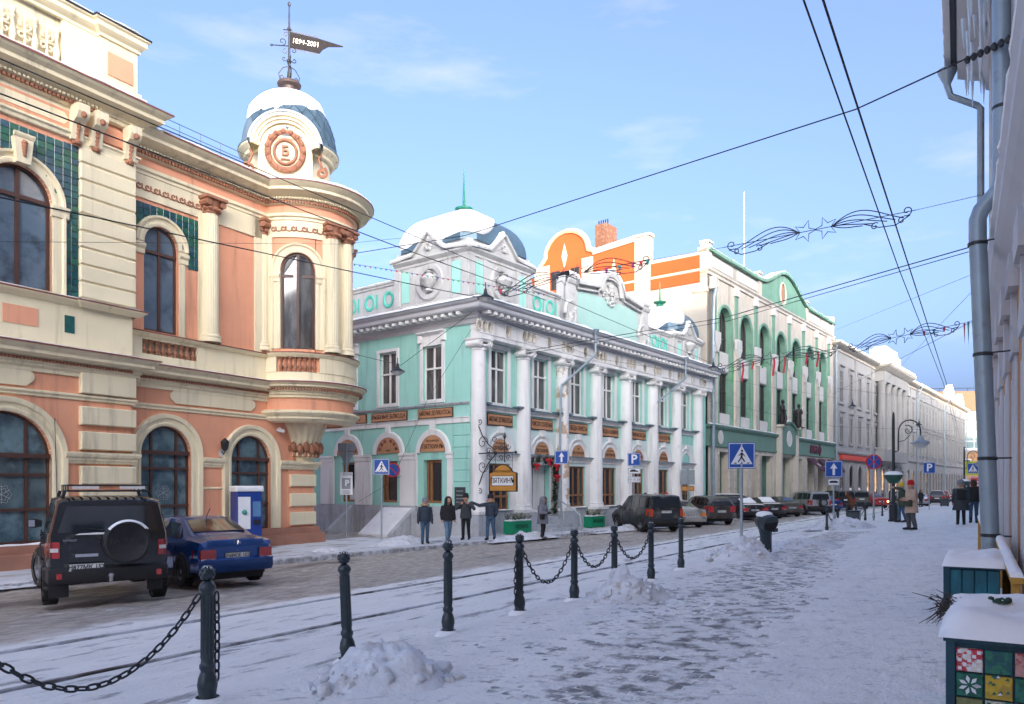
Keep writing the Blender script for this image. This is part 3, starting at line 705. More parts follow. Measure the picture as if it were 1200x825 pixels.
    MB().arch(0, zc, [(1.165, -2.0), (1.19, -2.0), (1.19, -.8)], n=24, leg=13.5).map(gab).build('drip_edge', ROOFG, root)
    MB().prism([(-.95, 12.15), (.95, 12.15)] + arcpts(0, zc, .9), -1.72, -.8).map(gab).build('gable_wall', CREAM, root)
    m = MB(); m.tube([(0.60 * math.cos(R(a)), -1.76, zc + .66 * math.sin(R(a)) - .12) for a in range(0, 360, 15)], .11, 8, True)
    for a in range(0, 360, 24): m.blob((.62 * math.cos(R(a)), -1.84, zc - .12 + .68 * math.sin(R(a))), .095, 6)
    m.tube([(0.38 * math.cos(R(a)), -1.76, zc + .42 * math.sin(R(a)) - .14) for a in range(0, 360, 15)], .055, 8, True)
    med = m.map(gab).build('medallion', TERRA, root, True)
    o = ob('monogram', text_mesh('Б', .46, TERRA, .03, bold=.01, name='monogram'), med); o.matrix_local = Matrix.Translation(gab(0, -1.76, zc - .12)) @ Matrix.Rotation(th, 4, 'Z')
    MB().box(-.16, .16, -1.79, -1.74, zc - .42, zc - .37).map(gab).build('monogram', TERRA, med)
    for sg in (-1, 1):
        v = MB(); v.tube([(p[0] * sg, -1.58, p[2]) for p in spiral((1.22, 12.75), .05, .2, 0, 420, 16)], .06, 6); v.tube([(sg * 1.25, -1.55, 12.9), (sg * 1.12, -1.62, 13.2), (sg * 1.2, -1.55, 13.4)], .05, 6)
        v.map(gab).build('scroll_ornament', TERRA, root, True)
    dome = [(1.70 * math.cos(R(a)) ** .85, 13.9 + 2.15 * math.sin(R(a))) for a in range(0, 80, 6)]
    MB().lathe(dome + [(.28, 16.06)], (DX, DY, 0), 32).build('dome', ROOFG, root, True)
    TS = mat('dome_shingle', (.085, .14, .18), .5, .3, 4, metal=.2)
    for j in range(6):                               # lozenge shingles, each its own piece
        a = 4 + j * 10.5; nseg = 20
        for i in range(nseg):
            t = R((i + .5 * (j % 2)) * 360 / nseg)
            def pt(da, dt, lift):
                aa = a + da; rr = 1.70 * math.cos(R(aa)) ** .85 + lift; tt = t + dt * math.pi / nseg * .97
                return (DX + rr * math.cos(tt), DY + rr * math.sin(tt), 13.9 + 2.15 * math.sin(R(aa)) + lift * .5)
            if DX * 0 + math.sin(t - R(45)) > .75: continue
            q = MB(); q.add([pt(-9.5, 0, .055), pt(0, 1, .03), pt(10, 0, .01), pt(0, -1, .03), pt(-9.5, 0, .01), pt(0, 1, .0), pt(0, -1, .0)], [(0, 1, 2, 3), (0, 4, 5, 1), (0, 3, 6, 4)])
            q.build('shingle', TS, root)
    sn = MB(); ring = []                              # cap of snow, ragged at its lower edge
    for j in range(10):
        rr_ = []
        for i in range(48):
            t = R(i * 7.5)
            edge = 45 + 14 * mnoise.noise(Vector((math.cos(t) * 2.2, math.sin(t) * 2.2, 3))) + 9 * mnoise.noise(Vector((math.cos(t) * 7, math.sin(t) * 7, 8))) - 16 * max(0, math.cos(t - R(200)))
            a = edge + (86 - edge) * j / 9
            lift = .045 + .07 * min(1, j / 2.)
            if j == 0: lift = .02
            r2 = 1.70 * max(.02, math.cos(R(a))) ** .85 + lift
            rr_.append((DX + r2 * math.cos(t), DY + r2 * math.sin(t), 13.9 + 2.15 * math.sin(R(a)) + lift))
        ring.append(rr_)
    sn.rings(ring).build('snow', SNOW, root, True, 70)
    g = MB(); g.arch(0, zc, [(1.19, -2.0), (1.19 + .02, -2.0), (1.27, -1.95), (1.30, -1.7), (1.19, -.8)], a0=8, a1=172, n=24).map(gab).build('snow', SNOW, root, True, 60)
    MB().lathe([(.44, 15.95), (.30, 16.1), (.34, 16.18), (.26, 16.22), (.27, 16.44), (.42, 16.5), (.44, 16.56), (.40, 16.62), (.2, 16.68), (.05, 16.7)], (DX, DY, 0), 20).build('finial_base', mat('bronze', (.09, .06, .05), .5, .2, 8), root, True, 30)
    # weather vane with its date flag
    v = thing('weather_vane', 'black iron weather vane with dated pennant on the domed turret', 'weather vane', P.w(DX, -DY, 16.68), 0)
    m = MB(); m.tube([(0, 0, 0), (0, 0, 2.2), (0, 0, 2.95)], [.05, .035, .02], 8); m.blob((0, 0, 2.88), .06, 8, 1.6); m.blob((0, 0, 1.95), .075, 8); m.blob((0, 0, .75), .09, 8); m.build('pole', IRON, v, True)
    s = MB()
    for k in range(4):
        c, s_ = math.cos(R(90 * k + 20)), math.sin(R(90 * k + 20))
        for pts in (spiral((.24, .12), .12, .03, 180, 560, 14), [(.05, 0, .55), (.22, 0, .48), (.38, 0, .22), (.34, 0, .02)], spiral((.18, .82), .10, .02, 200, 560, 12)):
            s.tube([(p[0] * c, p[0] * s_, p[2]) for p in pts], .018, 5)
    s.build('scrollwork', IRON, v, True)
    s = MB(); s.tube([(-.62, 0, 1.32), (0, 0, 1.32)], .02, 5); s.tube([(-.22, 0, 1.92), (.1, 0, 1.92)], .02, 5); s.blob((-.64, 0, 1.32), .05, 6)
    for pts in (spiral((-.25, 1.48), .15, .03, -90, 300, 16), spiral((-.12, 1.75), .12, .02, 0, 400, 14), spiral((.16, 1.15), .10, .02, 90, -250, 14), spiral((-.14, 1.12), .12, .02, 90, 420, 14)): s.tube(pts, .016, 5)
    s.build('scrollwork', IRON, v, True)
    fl = MB().prism([(.04, 1.27), (.62, 1.20), (1.10, 1.13), (1.22, 1.28), (1.42, 1.40), (1.95, 1.44), (1.97, 1.47), (1.0, 1.70), (.04, 1.85)], -.012, .012).build('pennant', mat('pennant_dark', (.02, .02, .022), .85, .1, 5, spec=.1), v)
    e = MB()
    for z0, z1 in ((1.24, 1.11), (1.88, 1.73)): e.tube([(.04, 0, z0), (1.06, 0, z1)], .012, 4)
    e.build('pennant_edge', mat('tarnished_gold', (.30, .22, .12), .4, .1, 4, metal=.6), fl)
    for yy, rz in ((-.017, 0), (.017, math.pi)):
        o = ob('lettering', text_mesh('1894-2001', .27, WHITE, .002, squash=.86), fl, (.60, yy, 1.48)); o.rotation_euler = (0, R(6), rz)
    v.rotation_euler = (0, 0, R(8))
    # downpipe in the corner, camera, lamp
    dp = MB(); dp.tube([(1.62, -.55, 12.3), (1.60, -.45, 12.1), (1.5, -.2, 11.7), (1.46, -.12, 11.3)], .08, 8); dp.build('downpipe', mat('salmon_pipe', (.62, .22, .12), .5, .1, 4), root, True)
    return root
salmon = salmon_building()
# ------------------------------------------------------------------ mint restaurant building with columns
SIGNBG = mat('sign_tan', (.50, .25, .12), .6, .12, 4)
SIGNTX = mat('sign_dark_letters', (.045, .016, .012), .6, .1, 4)
SIGNED = mat('sign_dark_edge', (.08, .04, .03), .5, .1, 4)
def mint_building():
    root = thing('restaurant_building', 'mint green restaurant building with white columns, roof domes and carved parapet', 'building', T.w(0, 0, 0), T.ang)
    SD = R(-90)
    def side(b, name, m, smooth=False, parent=None):
        o = b.build(name, m, parent or root, smooth); o.rotation_euler = (0, 0, SD); return o
    LEN, DEP = 24.4, 13
    cols = [.35 + 3.2 * i for i in range(8)]
    bays = [c + 1.62 for c in cols[:7]]
    # plinths
    MB().sweep([(0, DEP), (0, 0)], [(0, .72), (.06, .72), (.06, -.8), (0, -.8)]).build('plinth', GREYB, root)
    MB().box(0, LEN, -.02, .1, -.8, .52).build('plinth', GREYB, root)
    # street wall with openings
    up = [recthole(x - .60, x + .60, 5.28, 7.72) for x in bays]
    low = [recthole(x - .74, x + .74, (.52 if i != 1 else -.2), 2.62) for i, x in enumerate(bays) if i != 1] + [recthole(bays[1] - .85, bays[1] + .85, .16, 2.75)]
    MB().wall(rect(0, LEN, .1, 9.0), up + low, 0, .35).build('wall', MINT, root)
    # side wall
    su = [recthole(-d - .58, -d + .58, 5.42, 7.86) for d in (2.2, 5.05, 7.9)]
    sl = [recthole(-d - .55, -d + .55, .85, 2.78) for d in (2.2, 5.0, 7.8)]
    side(MB().wall(rect(-DEP, 0, .5, 9.0), su + sl, 0, .3), 'side_wall', MINT)
    MB().box(.3, LEN, DEP - .1, DEP, -.6, 9).build('rear_wall', MINT, root); MB().box(LEN - .1, LEN, .3, DEP, -.6, 9).build('end_wall', WHITE, root)
    # columns on pedestals
    sh = MB().lathe([(.43, .54), (.43, .64), (.40, .67), (.42, .72), (.38, .78), (.365, .84), (.365, 2.4), (.355, 4.0), (.33, 6.3), (.315, 7.42)], n=28).mesh('column', WHITE, True, 40)
    worn = mat('peeling_column', (.78, .77, .74), .8, .06, .9, .4, 30, col2=(.50, .36, .24), thr=.555, scale2=1.5, soft=.03)
    shw = sh.copy(); shw.materials.clear(); shw.materials.append(worn)
    cap = MB(); cap.lathe([(.315, 7.40), (.35, 7.43), (.35, 7.47), (.33, 7.49), (.38, 7.62), (.40, 7.66)], n=24)
    cap.box(-.46, .46, -.46, .40, 7.86, 7.94); cap.box(-.42, .42, -.42, .38, 7.80, 7.86)
    for sg in (-1, 1):
        cap.tube([(sg * .34, -.40, 7.68), (sg * .34, .34, 7.68)], .145, 12)
        cap.tube(spiral((sg * .34, 7.68), .13, .03, 0, 500, 18, y=-.42), .025, 5)
    cap.tube([(-.3, -.36, 7.8), (.3, -.36, 7.8)], .05, 6)
    for q in range(3): cap.blob((-.12 + .12 * q, -.38, 7.62), .06, 6)
    capm = cap.mesh('capital', WHITE, True, 35)
    ped = MB().box(-.50, .50, -.52, .3, -.8, .40).mesh('pedestal', GREYB); pct = MB().box(-.53, .53, -.55, .3, .40, .54).mesh('pedestal_cap', WHITE)
    for i, x in enumerate(cols):
        ob('pedestal', ped, root, (x, -.12, 0)); ob('pedestal_cap', pct, root, (x, -.12, 0))
        c = ob('column', shw if i == 2 else sh, root, (x, -.17, 0)); ob('capital', capm, c)
        if i == 2: c['label'] = 'white column with plaster peeling to brown'
    # upper windows
    for i, x in enumerate(bays):
        window(root, x, .60, 5.28, 7.72, .16, WHITE, GLASSW, (0,), (6.85,), False, .07, seed=i)
        MB().wall(rect(x - .78, x + .78, 5.2, 7.9), [recthole(x - .60, x + .60, 5.28, 7.72)], -.06, .07).box(x - .78, x - .77, -.06, 0, 5.2, 7.9).box(x + .77, x + .78, -.06, 0, 5.2, 7.9).box(x - .78, x + .78, -.06, 0, 7.89, 7.9).build('window_surround', WHITE, root)
        MB().sweep([(x - 1.3, 0), (x + 1.3, 0)], [(0, 4.90), (.10, 4.92), (.10, 5.02), (.20, 5.08), (.20, 5.12), (0, 5.14)]).build('ledge', WHITE, root)
        MB().sweep([(x - 1.3, 0), (x + 1.3, 0)], [(0, 5.13), (.26, 5.10), (.26, 5.14), (0, 5.19)]).build('ledge_flashing', ROOFG, root)
        for sg in (-1.15, 1.15): MB().prism([(x + sg - .16, 5.16), (x + sg + .16, 5.16), (x + sg + .2, 5.24), (x + sg - .2, 5.24)], -.42, -.02).build('snow_board', ROOFG, root)
        if i < 6:
            s = MB().box(x - .86, x + .86, -.10, -.02, 4.34, 4.78).build('sign_board', SIGNBG, root)
            MB().box(x - .9, x + .9, -.09, -.01, 4.30, 4.82).build('sign_rim', SIGNED, s)
            t = ('МЯСНЫЕ ДЕЛИКАТЕСЫ', 'КИСЛО СОЛЕНЬЯ', 'ОБЕДЫ БАНКЕТЫ', 'ВОДКА НАЛИВКИ', 'УЖИНЫ ОБЕДЫ', 'РАЗНОСОЛЫ')[i]
            text(t, .30, SIGNTX, s, x, -.105, 4.56, squash=min(1, 1.62 / (len(t) * .30 * .68)), bold=.003)
        # ground-floor arch over each bay
        MB().arch(x, 3.1, [(.62, -.02), (.62, -.10), (.70, -.12), (.74, -.09), (.82, -.10), (.88, -.15), (.94, -.15), (.96, 0)], n=20).build('arch_moulding', WHITE, root, True, 40)
        MB().prism([(x - .11, 3.98), (x + .11, 3.98), (x + .15, 4.28), (x - .15, 4.28)], -.2, 0).build('keystone', WHITE, root)
        MB().wall(rect(x - 1.3, x + 1.3, 2.62, 4.28), [archhole(x, .9, 3.1, 3.101), ], -.03, .03).build('panel', mat('pale_mint', (.62, .74, .70), .8, .06, 1), root)
        MB().sweep([(x - 1.3, 0), (x + 1.3, 0)], [(0, 2.78), (.08, 2.80), (.10, 2.90), (.18, 2.98), (.24, 3.02), (.24, 3.06), (0, 3.1)]).build('impost_band', WHITE, root)
        MB().sweep([(x - 1.3, 0), (x + 1.3, 0)], [(0, 3.08), (.28, 3.05), (.28, 3.08), (0, 3.14)]).build('ledge_flashing', ROOFG, root)
        if i < 6:
            s = MB().prism([(x - .6, 3.13)] + arcpts(x, 3.13, .6, 0, 180, 16), -.09, -.03).build('fanlight_sign', SIGNBG, root)
            text('ПЯТКИНЪ' if i != 2 else 'РЕСТОРАЦІЯ', .22 if i != 2 else .17, SIGNTX, s, x, -.095, 3.30, squash=.95, bold=.003); text('РЕСТОРАЦІЯ' if i != 2 else '1897', .10, SIGNTX, s, x, -.095, 3.52)
        else: MB().prism([(x - .6, 3.13)] + arcpts(x, 3.13, .6, 0, 180, 16), -.05, -.02).build('fanlight_panel', MINT, root)
        for xa, xb in ((x - 1.3, x - .76), (x + .76, x + 1.3)): MB().box(xa, xb, -.045, 0, .52, 2.8).build('pilaster_strip', WHITE, root)
        if i != 1:
            window(root, x, .74, .52 + .02, 2.62, .10, WOOD, GLASS, (-.25, .25), (1.15,), False, .09, seed=20 + i)
            snowstrip(root, [(x - .8, 0), (x + .8, 0)], -.02, .1, .52, .05, seed=30 + i)
    # doorway with garland and steps
    x = bays[1]
    MB().box(x - .85, x - .10, .42, .48, .16, 2.75).build('door_leaf', mat('red_brown_door', (.28, .085, .03), .45, .15, 6), root)
    MB().box(x - .78, x - .2, .40, .425, .9, 2.5).build('door_glass', GLASS, root)
    MB().box(x - .10, x + .85, .38, .44, .16, 2.75).build('door_panel', WHITE, root)
    for k in range(4): MB().box(x - 1.15, x + 1.05, -.55 - .32 * k, .35 if k == 0 else -.56 - .32 * (k - 1), -.8, .16 - .17 * (k)).build('step', GREYB, root)
    r = MB(); r.tube([(x + 1.0, -.5, .9), (x + 1.0, -1.6, .25), (x + 1.0, -1.7, -.55)], .035, 6); r.tube([(x + 1.0, -.5, .9), (x + 1.0, -.5, .1)], .03, 6); r.build('hand_rail', STEEL, root, True)
    # entablature
    pt = [(0, DEP), (0, -.42), (LEN, -.42)]
    MB().sweep(pt[1:], [(0, 7.95), (.06, 7.96), (.06, 8.12), (.10, 8.14), (.10, 8.76), (0, 8.78)]).build('frieze', WHITE, root)
    MB().box(.02, LEN, -.42, 0, 7.95, 8.9).build('frieze', WHITE, root)
    rm = MB().lathe([(0, 0), (.7, 0), (.78, .025), (.92, .025), (1, 0), (1, -.03)], n=14).map(lambda a, b_, c: (a, -c, b_ * 1.35)).mesh('roundel', OFFW, True)
    def disc(x, z, r_, y=-.52): o = ob('roundel', rm, root, (x, y, z)); o.scale = (r_, 1, r_)
    for i, c in enumerate(cols):
        for q in (-.36, 0, .36): disc(c + q, 8.44, .19)
        if i < 7: disc(c + 1.6, 8.44, .20)
    cor = [(.05, 8.74), (.14, 8.78), (.14, 8.86), (.24, 8.90), (.24, 9.00), (.62, 9.04), (.66, 9.10), (.66, 9.24), (.76, 9.30), (.80, 9.36), (.80, 9.40), (0, 9.5)]
    MB().sweep([(0, DEP), (0, -.42), (LEN, -.42)], [(.05, 8.55)] + cor).build('cornice', mat('grey_cornice', (.52, .52, .53), .8, .08, 1.5), root)
    MB().sweep([(0, DEP), (0, -.42), (LEN, -.42)], [(.80, 9.37), (.82, 9.37), (.82, 9.41), (.7, 9.43)]).build('drip_edge', ROOFG, root)
    dn = MB().box(-.10, .10, -.34, 0, 8.88, 9.015).mesh('dentil', WHITE)
    for i in range(56): ob('dentil', dn, root, (.1 + i * .435, -.42 - .24, 0))
    for i in range(28):
        o = ob('dentil', dn, root, (-.24, .2 + i * .435, 0)); o.rotation_euler = (0, 0, SD)
    snowstrip(root, [(0, DEP), (0, -.42), (LEN, -.42)], .05, .80, 9.42, .16, seed=41)
    MB().box(.1, LEN, 0, DEP, 9.3, 9.52).build('roof', ROOFG, root); MB().box(.4, LEN - .2, .9, DEP - .3, 9.52, 9.72).build('snow', SNOW, root)
    # ---- side facade dressing
    for k, d in enumerate((2.2, 5.05, 7.9)):
        window(root, -d, .58, 5.42, 7.86, .14, WHITE, GLASSW, (0,), (6.85,), False, .07, side=True, seed=50 + k)
        side(MB().wall(rect(-d - .74, -d + .74, 5.3, 8.0), [recthole(-d - .58, -d + .58, 5.42, 7.86)], -.06, .07).box(-d - .74, -d - .73, -.06, 0, 5.3, 8).box(-d + .73, -d + .74, -.06, 0, 5.3, 8).box(-d - .74, -d + .74, -.06, 0, 7.99, 8.0), 'window_surround', WHITE)
        if k != 1:
            side(MB().sweep([(-d - .82, 0), (-d + .82, 0)], [(0, 7.98), (.06, 8.0), (.06, 8.3), (.14, 8.36), (.24, 8.42), (.24, 8.48), (0, 8.52)]), 'window_hood', WHITE)
            for sg in (-.7, .7): side(MB().box(-d + sg - .09, -d + sg + .09, -.16, -.05, 8.02, 8.34), 'hood_bracket', WHITE)
        window(root, -d + .1, .55, .85, 2.78, .14, WOOD, GLASS, (-.28,), (), False, .11, side=True, seed=60 + k)
        cx = -d + .05
        side(MB().arch(cx, 3.1, [(.78, -.01), (.78, -.08), (.86, -.10), (1.02, -.10), (1.06, -.06), (1.06, 0)], n=22), 'arch_moulding', WHITE, True)
        side(MB().prism([(cx - .12, 4.1), (cx + .12, 4.1), (cx + .16, 4.42), (cx - .16, 4.42)], -.13, 0), 'keystone', WHITE)
        s = side(MB().prism([(cx - .74, 3.14)] + arcpts(cx, 3.14, .74, 0, 180, 16), -.06, -.01), 'fanlight_sign', SIGNBG)
        side(MB().arch(cx, 3.14, [(.74, -.01), (.74, -.07), (.78, -.07), (.78, -.01)], n=20), 'fanlight_rim', SIGNED)
        if k == 0:
            text('ПЯТКИНЪ', .27, SIGNTX, s, cx, -.065, 3.36, bold=.003); text('РЕСТОРАЦІЯ', .12, SIGNTX, s, cx, -.065, 3.62)
        elif k == 1:
            text('1897', .16, SIGNTX, s, cx, -.065, 3.26)
            md = MB()
            for a in (20, 45, 70, 110, 135, 160): md.blob((cx + .58 * math.cos(R(a)), -.06, 3.16 + .58 * math.sin(R(a))), .085, 8)
            md.build('medal', mat('medal_red', (.25, .07, .04), .5, .2, 8), s)
        else: text('РЕСТОРАЦІЯ', .2, SIGNTX, s, cx, -.065, 3.30, bold=.003)
    for (d0, d1) in ((7.3, 6.15), (4.2, 3.12), (1.26, .96), (9.9, 8.9)):
        side(MB().box(-d0, -d1, -.09, 0, .72, 2.9), 'pilaster', WHITE)
        side(MB().sweep([(-d0 - .03, -.06), (-d1 + .03, -.06)], [(0, 2.80), (.06, 2.82), (.06, 2.96), (.10, 3.02), (.10, 3.1), (0, 3.12)]), 'impost', WHITE)
    for q in range(7):
        side(MB().cbox(-.92, -.03, -.035, .01, .80 + q * .5, 1.27 + q * .5, .02), 'quoin', MINT)
    side(MB().sweep([(-DEP, 0), (0, 0)], [(0, 4.34), (.07, 4.36), (.07, 4.54), (.12, 4.58), (0, 4.62)]), 'string_course', WHITE)
    side(MB().sweep([(-DEP, 0), (0, 0)], [(0, 5.12), (.05, 5.13), (.08, 5.18), (.10, 5.2), (.10, 5.24), (0, 5.26)]), 'string_course', GREYB)
    for (d0, d1, t) in ((3.05, .95, 'МЯСНЫЕ ДЕЛИКАТЕСЫ'), (6.15, 3.75, 'РЫБНЫЕ БЛЮДА'), (8.6, 6.5, 'БАНКЕТЫ')):
        s = side(MB().box(-d0 + .04, -d1 - .04, -.08, -.01, 4.66, 5.02), 'sign_board', SIGNBG)
        side(MB().box(-d0, -d1, -.07, -.005, 4.62, 5.06), 'sign_rim', SIGNED)
        text(t, .27, SIGNTX, s, -(d0 + d1) / 2, -.085, 4.84, squash=min(1, (d0 - d1 - .3) / (len(t) * .27 * .66)), bold=.003)
    # sloping stair wall and grey steps by the side
    for (d0, d1) in ((7.7, 7.45), (3.4, 3.15)):
        side(MB().rings([[(-d0, -1.6, -.7), (-d1, -1.6, -.7), (-d1, 0, -.7), (-d0, 0, -.7)], [(-d0, -1.6, -.5), (-d1, -1.6, -.5), (-d1, -.02, .7), (-d0, -.02, .7)]]), 'stair_cheek', GREYB)
    side(MB().box(-3.3, -.05, -.35, 0, -.8, .45), 'plinth', GREYB)
    side(MB().rings([[(-5.3, -1.6, -.7), (-3.4, -1.6, -.7), (-3.4, 0, -.7), (-5.3, 0, -.7)], [(-5.3, -1.6, -.52), (-3.4, -1.6, -.52), (-3.4, -.02, .66), (-5.3, -.02, .66)]]), 'ramp', SNOWD)
    # ---- parapet with portholes
    def porthole(x, z, y, sd=False):
        q = MB().lathe([(.20, 0), (.26, .05), (.34, .05), (.36, 0)], n=18).map(lambda a, b_, c: (x + a, y - c, z + b_ * 1.15))
        h = MB().lathe([(.0, -.14), (.2, -.14), (.21, .01)], n=16).map(lambda a, b_, c: (x + a, y - c, z + b_ * 1.15))
        if sd: a = side(q, 'porthole_rim', TEALP, True); side(h, 'porthole', mat('teal_dark', (.03, .20, .17), .7, .1, 3), True, None)
        else: a = q.build('porthole_rim', TEALP, root, True); h.build('porthole', mat('teal_dark', (.03, .20, .17), .7, .1, 3), root, True)
    PY = .35
    def par(x0, x1, zt, sd=False, holes=(), y=PY):
        fn = (lambda b, n_, m: side(b, n_, m)) if sd else (lambda b, n_, m: b.build(n_, m, root))
        fn(MB().box(x0, x1, y, y + .35, 9.45, zt), 'parapet', WHITEG)
        fn(MB().sweep([(x0, y), (x1, y)], [(0, zt - .14), (.06, zt - .12), (.06, zt - .05), (.12, zt), (.12, zt + .05), (-.4, zt + .07)]), 'parapet_cap', WHITEG)
        fn(MB().sweep([(x0, y), (x1, y)], [(0, 9.5), (.08, 9.5), (.08, 9.82), (0, 9.86)]), 'parapet_base', WHITEG)
        o = snowstrip(root, [(x0, y), (x1, y)], -.38, .11, zt + .06, .10, seed=x0 + 70)
        if sd: o.rotation_euler = (0, 0, SD)
        for h in holes:
            porthole(h, 10.45, y - .005, sd)
            fn(MB().box(h + .46, h + .56, y - .03, y, 10.1, 10.8), 'parapet_strip', TEALP)
    par(-DEP, -4.6, 11.2, True, (-5.4, -6.7, -8.0, -9.3))
    par(4.7, 7.3, 11.15, False, (5.35, 6.45)); par(15.9, 19.8, 11.15, False, (16.5, 17.6, 18.7)); par(24, 24.4, 11.15)
    # ---- corner pavilion and its dome
    def pavilion(x0, y0, sz, z1, zd, apex, seed, gl=1.):
        cx, cy = x0 + sz / 2, y0 + sz / 2; h = sz / 2
        sq = [(x0, y0 + sz), (x0, y0), (x0 + sz, y0), (x0 + sz, y0 + sz)]
        MB().box(x0, x0 + sz, y0, y0 + sz, 9.45, z1).build('pavilion', WHITEG, root)
        MB().sweep(sq, [(0, 9.45), (.10, 9.45), (.10, 9.8), (0, 9.86)]).build('pavilion_base', WHITEG, root)
        MB().sweep(sq, [(0, z1 - .3), (.05, z1 - .28), (.05, z1 - .18), (.14, z1 - .1), (.2, z1 - .04), (.2, z1 + .04), (-.3, z1 + .1)]).build('pavilion_cornice', WHITEG, root)
        for sd in (0, 1):
            fn = (lambda b, n_, m, s_=False: side(b.map(lambda x, y, z: (x + (-y0 - sz), y + x0, z)), n_, m, s_)) if sd else (lambda b, n_, m, s_=False: b.map(lambda x, y, z: (x + x0, y + y0, z)).build(n_, m, root, s_))
            mid = sz / 2
            for (xa, xb) in ((.45, .95), (sz - .95, sz - .45)): fn(MB().box(xa, xb, -.03, 0, 10.0, z1 - .45), 'panel', MINT)
            for xa in (.0, sz - .34): fn(MB().box(xa, xa + .34, -.07, 0, 9.85, z1 - .3), 'pilaster', WHITEG)
            for xa in (.98, sz - 1.2): fn(MB().box(xa, xa + .22, -.05, 0, 9.85, z1 - .3), 'pilaster', WHITEG)
            fn(MB().arch(mid, 10.72, [(.55, -.0), (.55, -.1), (.62, -.13), (.78, -.13), (.80, 0)], 0, 360, 28), 'roundel_frame', WHITEG, True)
            fn(MB().lathe([(0, -.03), (.55, -.03)], n=20).map(lambda a, b_, c: (mid + a, -.01, 10.72 + b_)), 'roundel', mat('stone_grey', (.42, .42, .42), .8, .1, 3), False)
            u = MB().lathe([(.02, -.42), (.2, -.42), (.12, -.3), (.34, -.1), (.42, .08), (.36, .22), (.16, .3), (.14, .36), (.22, .40), (.06, .48)], (mid, -.12, 10.72), 14); u.tube([(mid + .36, -.12, 10.72), (mid + .55, -.12, 10.86), (mid + .36, -.12, 10.98)], .04, 5); u.tube([(mid - .36, -.12, 10.72), (mid - .55, -.12, 10.86), (mid - .36, -.12, 10.98)], .04, 5)
            fn(u, 'carved_urn', WHITEG, True)
            # steep pediment
            pe = [(-.12, z1 + .0), (mid - .95, z1 + .12), (mid - .62, z1 + .42), (mid, z1 + 1.02), (mid + .62, z1 + .42), (mid + .95, z1 + .12), (sz + .12, z1)]
            q = MB(); q.prism(pe, -.10, .5); fn(q, 'pediment', WHITEG)
            q = MB()
            for i in range(len(pe) - 1):
                (xa, za), (xb, zb) = pe[i], pe[i + 1]; L_ = math.hypot(xb - xa, zb - za); nx, nz = -(zb - za) / L_, (xb - xa) / L_
                q.add([(xa, -.26, za), (xb, -.26, zb), (xb + nx * .1, -.26, zb + nz * .1), (xa + nx * .1, -.26, za + nz * .1), (xa, .5, za), (xb, .5, zb), (xb + nx * .1, .5, zb + nz * .1), (xa + nx * .1, .5, za + nz * .1)], [(0, 1, 2, 3), (0, 4, 5, 1), (3, 2, 6, 7), (0, 3, 7, 4), (1, 5, 6, 2)])
            fn(q, 'pediment_moulding', WHITEG)
            fn(MB().prism([(mid - .42, z1 + .30), (mid + .42, z1 + .30), (mid, z1 + .80)], -.12, -.08), 'pediment_recess', mat('stone_grey', (.42, .42, .42), .8, .1, 3))
            s = MB()
            for a in range(0, 360, 60): s.blob((mid + .14 * math.cos(R(a)), -.14, z1 + .46 + .14 * math.sin(R(a))), .09, 6)
            fn(s, 'rosette', WHITEG, True)
            sb = MB()
            for i in range(len(pe) - 1):
                (xa, za), (xb, zb) = pe[i], pe[i + 1]; za += .10; zb += .10
                sb.add([(xa, -.22, za), (xb, -.22, zb), (xb, .5, zb), (xa, .5, za), (xa, -.15, za + .12), (xb, -.15, zb + .12), (xb, .5, zb + .14), (xa, .5, za + .14)], [(4, 5, 6, 7), (0, 1, 5, 4), (0, 4, 7, 3), (1, 2, 6, 5), (2, 3, 7, 6)])
            fn(sb, 'snow', SNOW)
        # four-sided curved dome
        def rg(f, g=0.):
            hh = f; c_ = .22 * hh
            return [(-hh + c_, -hh), (hh - c_, -hh), (hh, -hh + c_), (hh, hh - c_), (hh - c_, hh), (-hh + c_, hh), (-hh, hh - c_), (-hh, -hh + c_)]
        rgs = []
        for i in range(12):
            a = R(90 * i / 11); rr = (h * .96) * math.cos(a) ** .75 + .16
            rgs.append([(cx + p[0], cy + p[1], zd + (apex - zd) * math.sin(a)) for p in rg(rr)])
        MB().rings(rgs).build('dome', mat('blue_grey_metal_roof', (.10, .165, .21), .45, .15, 2, metal=.3), root, True, 25)
        MB().box(cx - h * .98, cx + h * .98, cy - h * .98, cy + h * .98, z1, zd + .02).build('dome_base', WHITEG, root)
        sn = MB(); rr2 = []
        for j in range(14):
            row = []
            for k in range(48):
                t = R(7.5 * k); ux, uy = math.cos(t), math.sin(t)
                m_ = 1 / max(abs(ux), abs(uy), (abs(ux) + abs(uy)) * .553)
                ed = 6 + 9 * mnoise.noise(Vector((ux * 2.3, uy * 2.3, seed))) + 5 * mnoise.noise(Vector((ux * 8, uy * 8, seed + 3)))
                if gl: ed += 84 * max(0, math.cos(t - R(-38))) ** 1.6
                a = R(min(88, max(0, ed + (89 - ed) * j / 13)))
                lift = 0.02 if j == 0 else .10
                rr = ((h * .96) * max(0, math.cos(a)) ** .75 + .16 + lift) * m_
                row.append((cx + ux * rr, cy + uy * rr, zd + (apex - zd) * math.sin(a) + lift))
            rr2.append(row)
        sn.rings(rr2).build('snow', SNOW, root, True, 70)
        F = mat('emerald_paint', (.008, .17, .10), .5, .1, 4)
        l = MB().lathe([(.20, -.05), (.34, .0), (.34, .06), (.22, .1), (.26, .3), (.22, .42), (.42, .5), (.44, .58), (.2, .64), (.08, .7)], (cx, cy, apex), 10).build('finial', F, root, True, 30)
        MB().lathe([(.075, .6), (.05, 1.4), (.012, 2.45 * gl + .0 if gl else 1.9)], (cx, cy, apex), 8).build('spire', F, l, True)
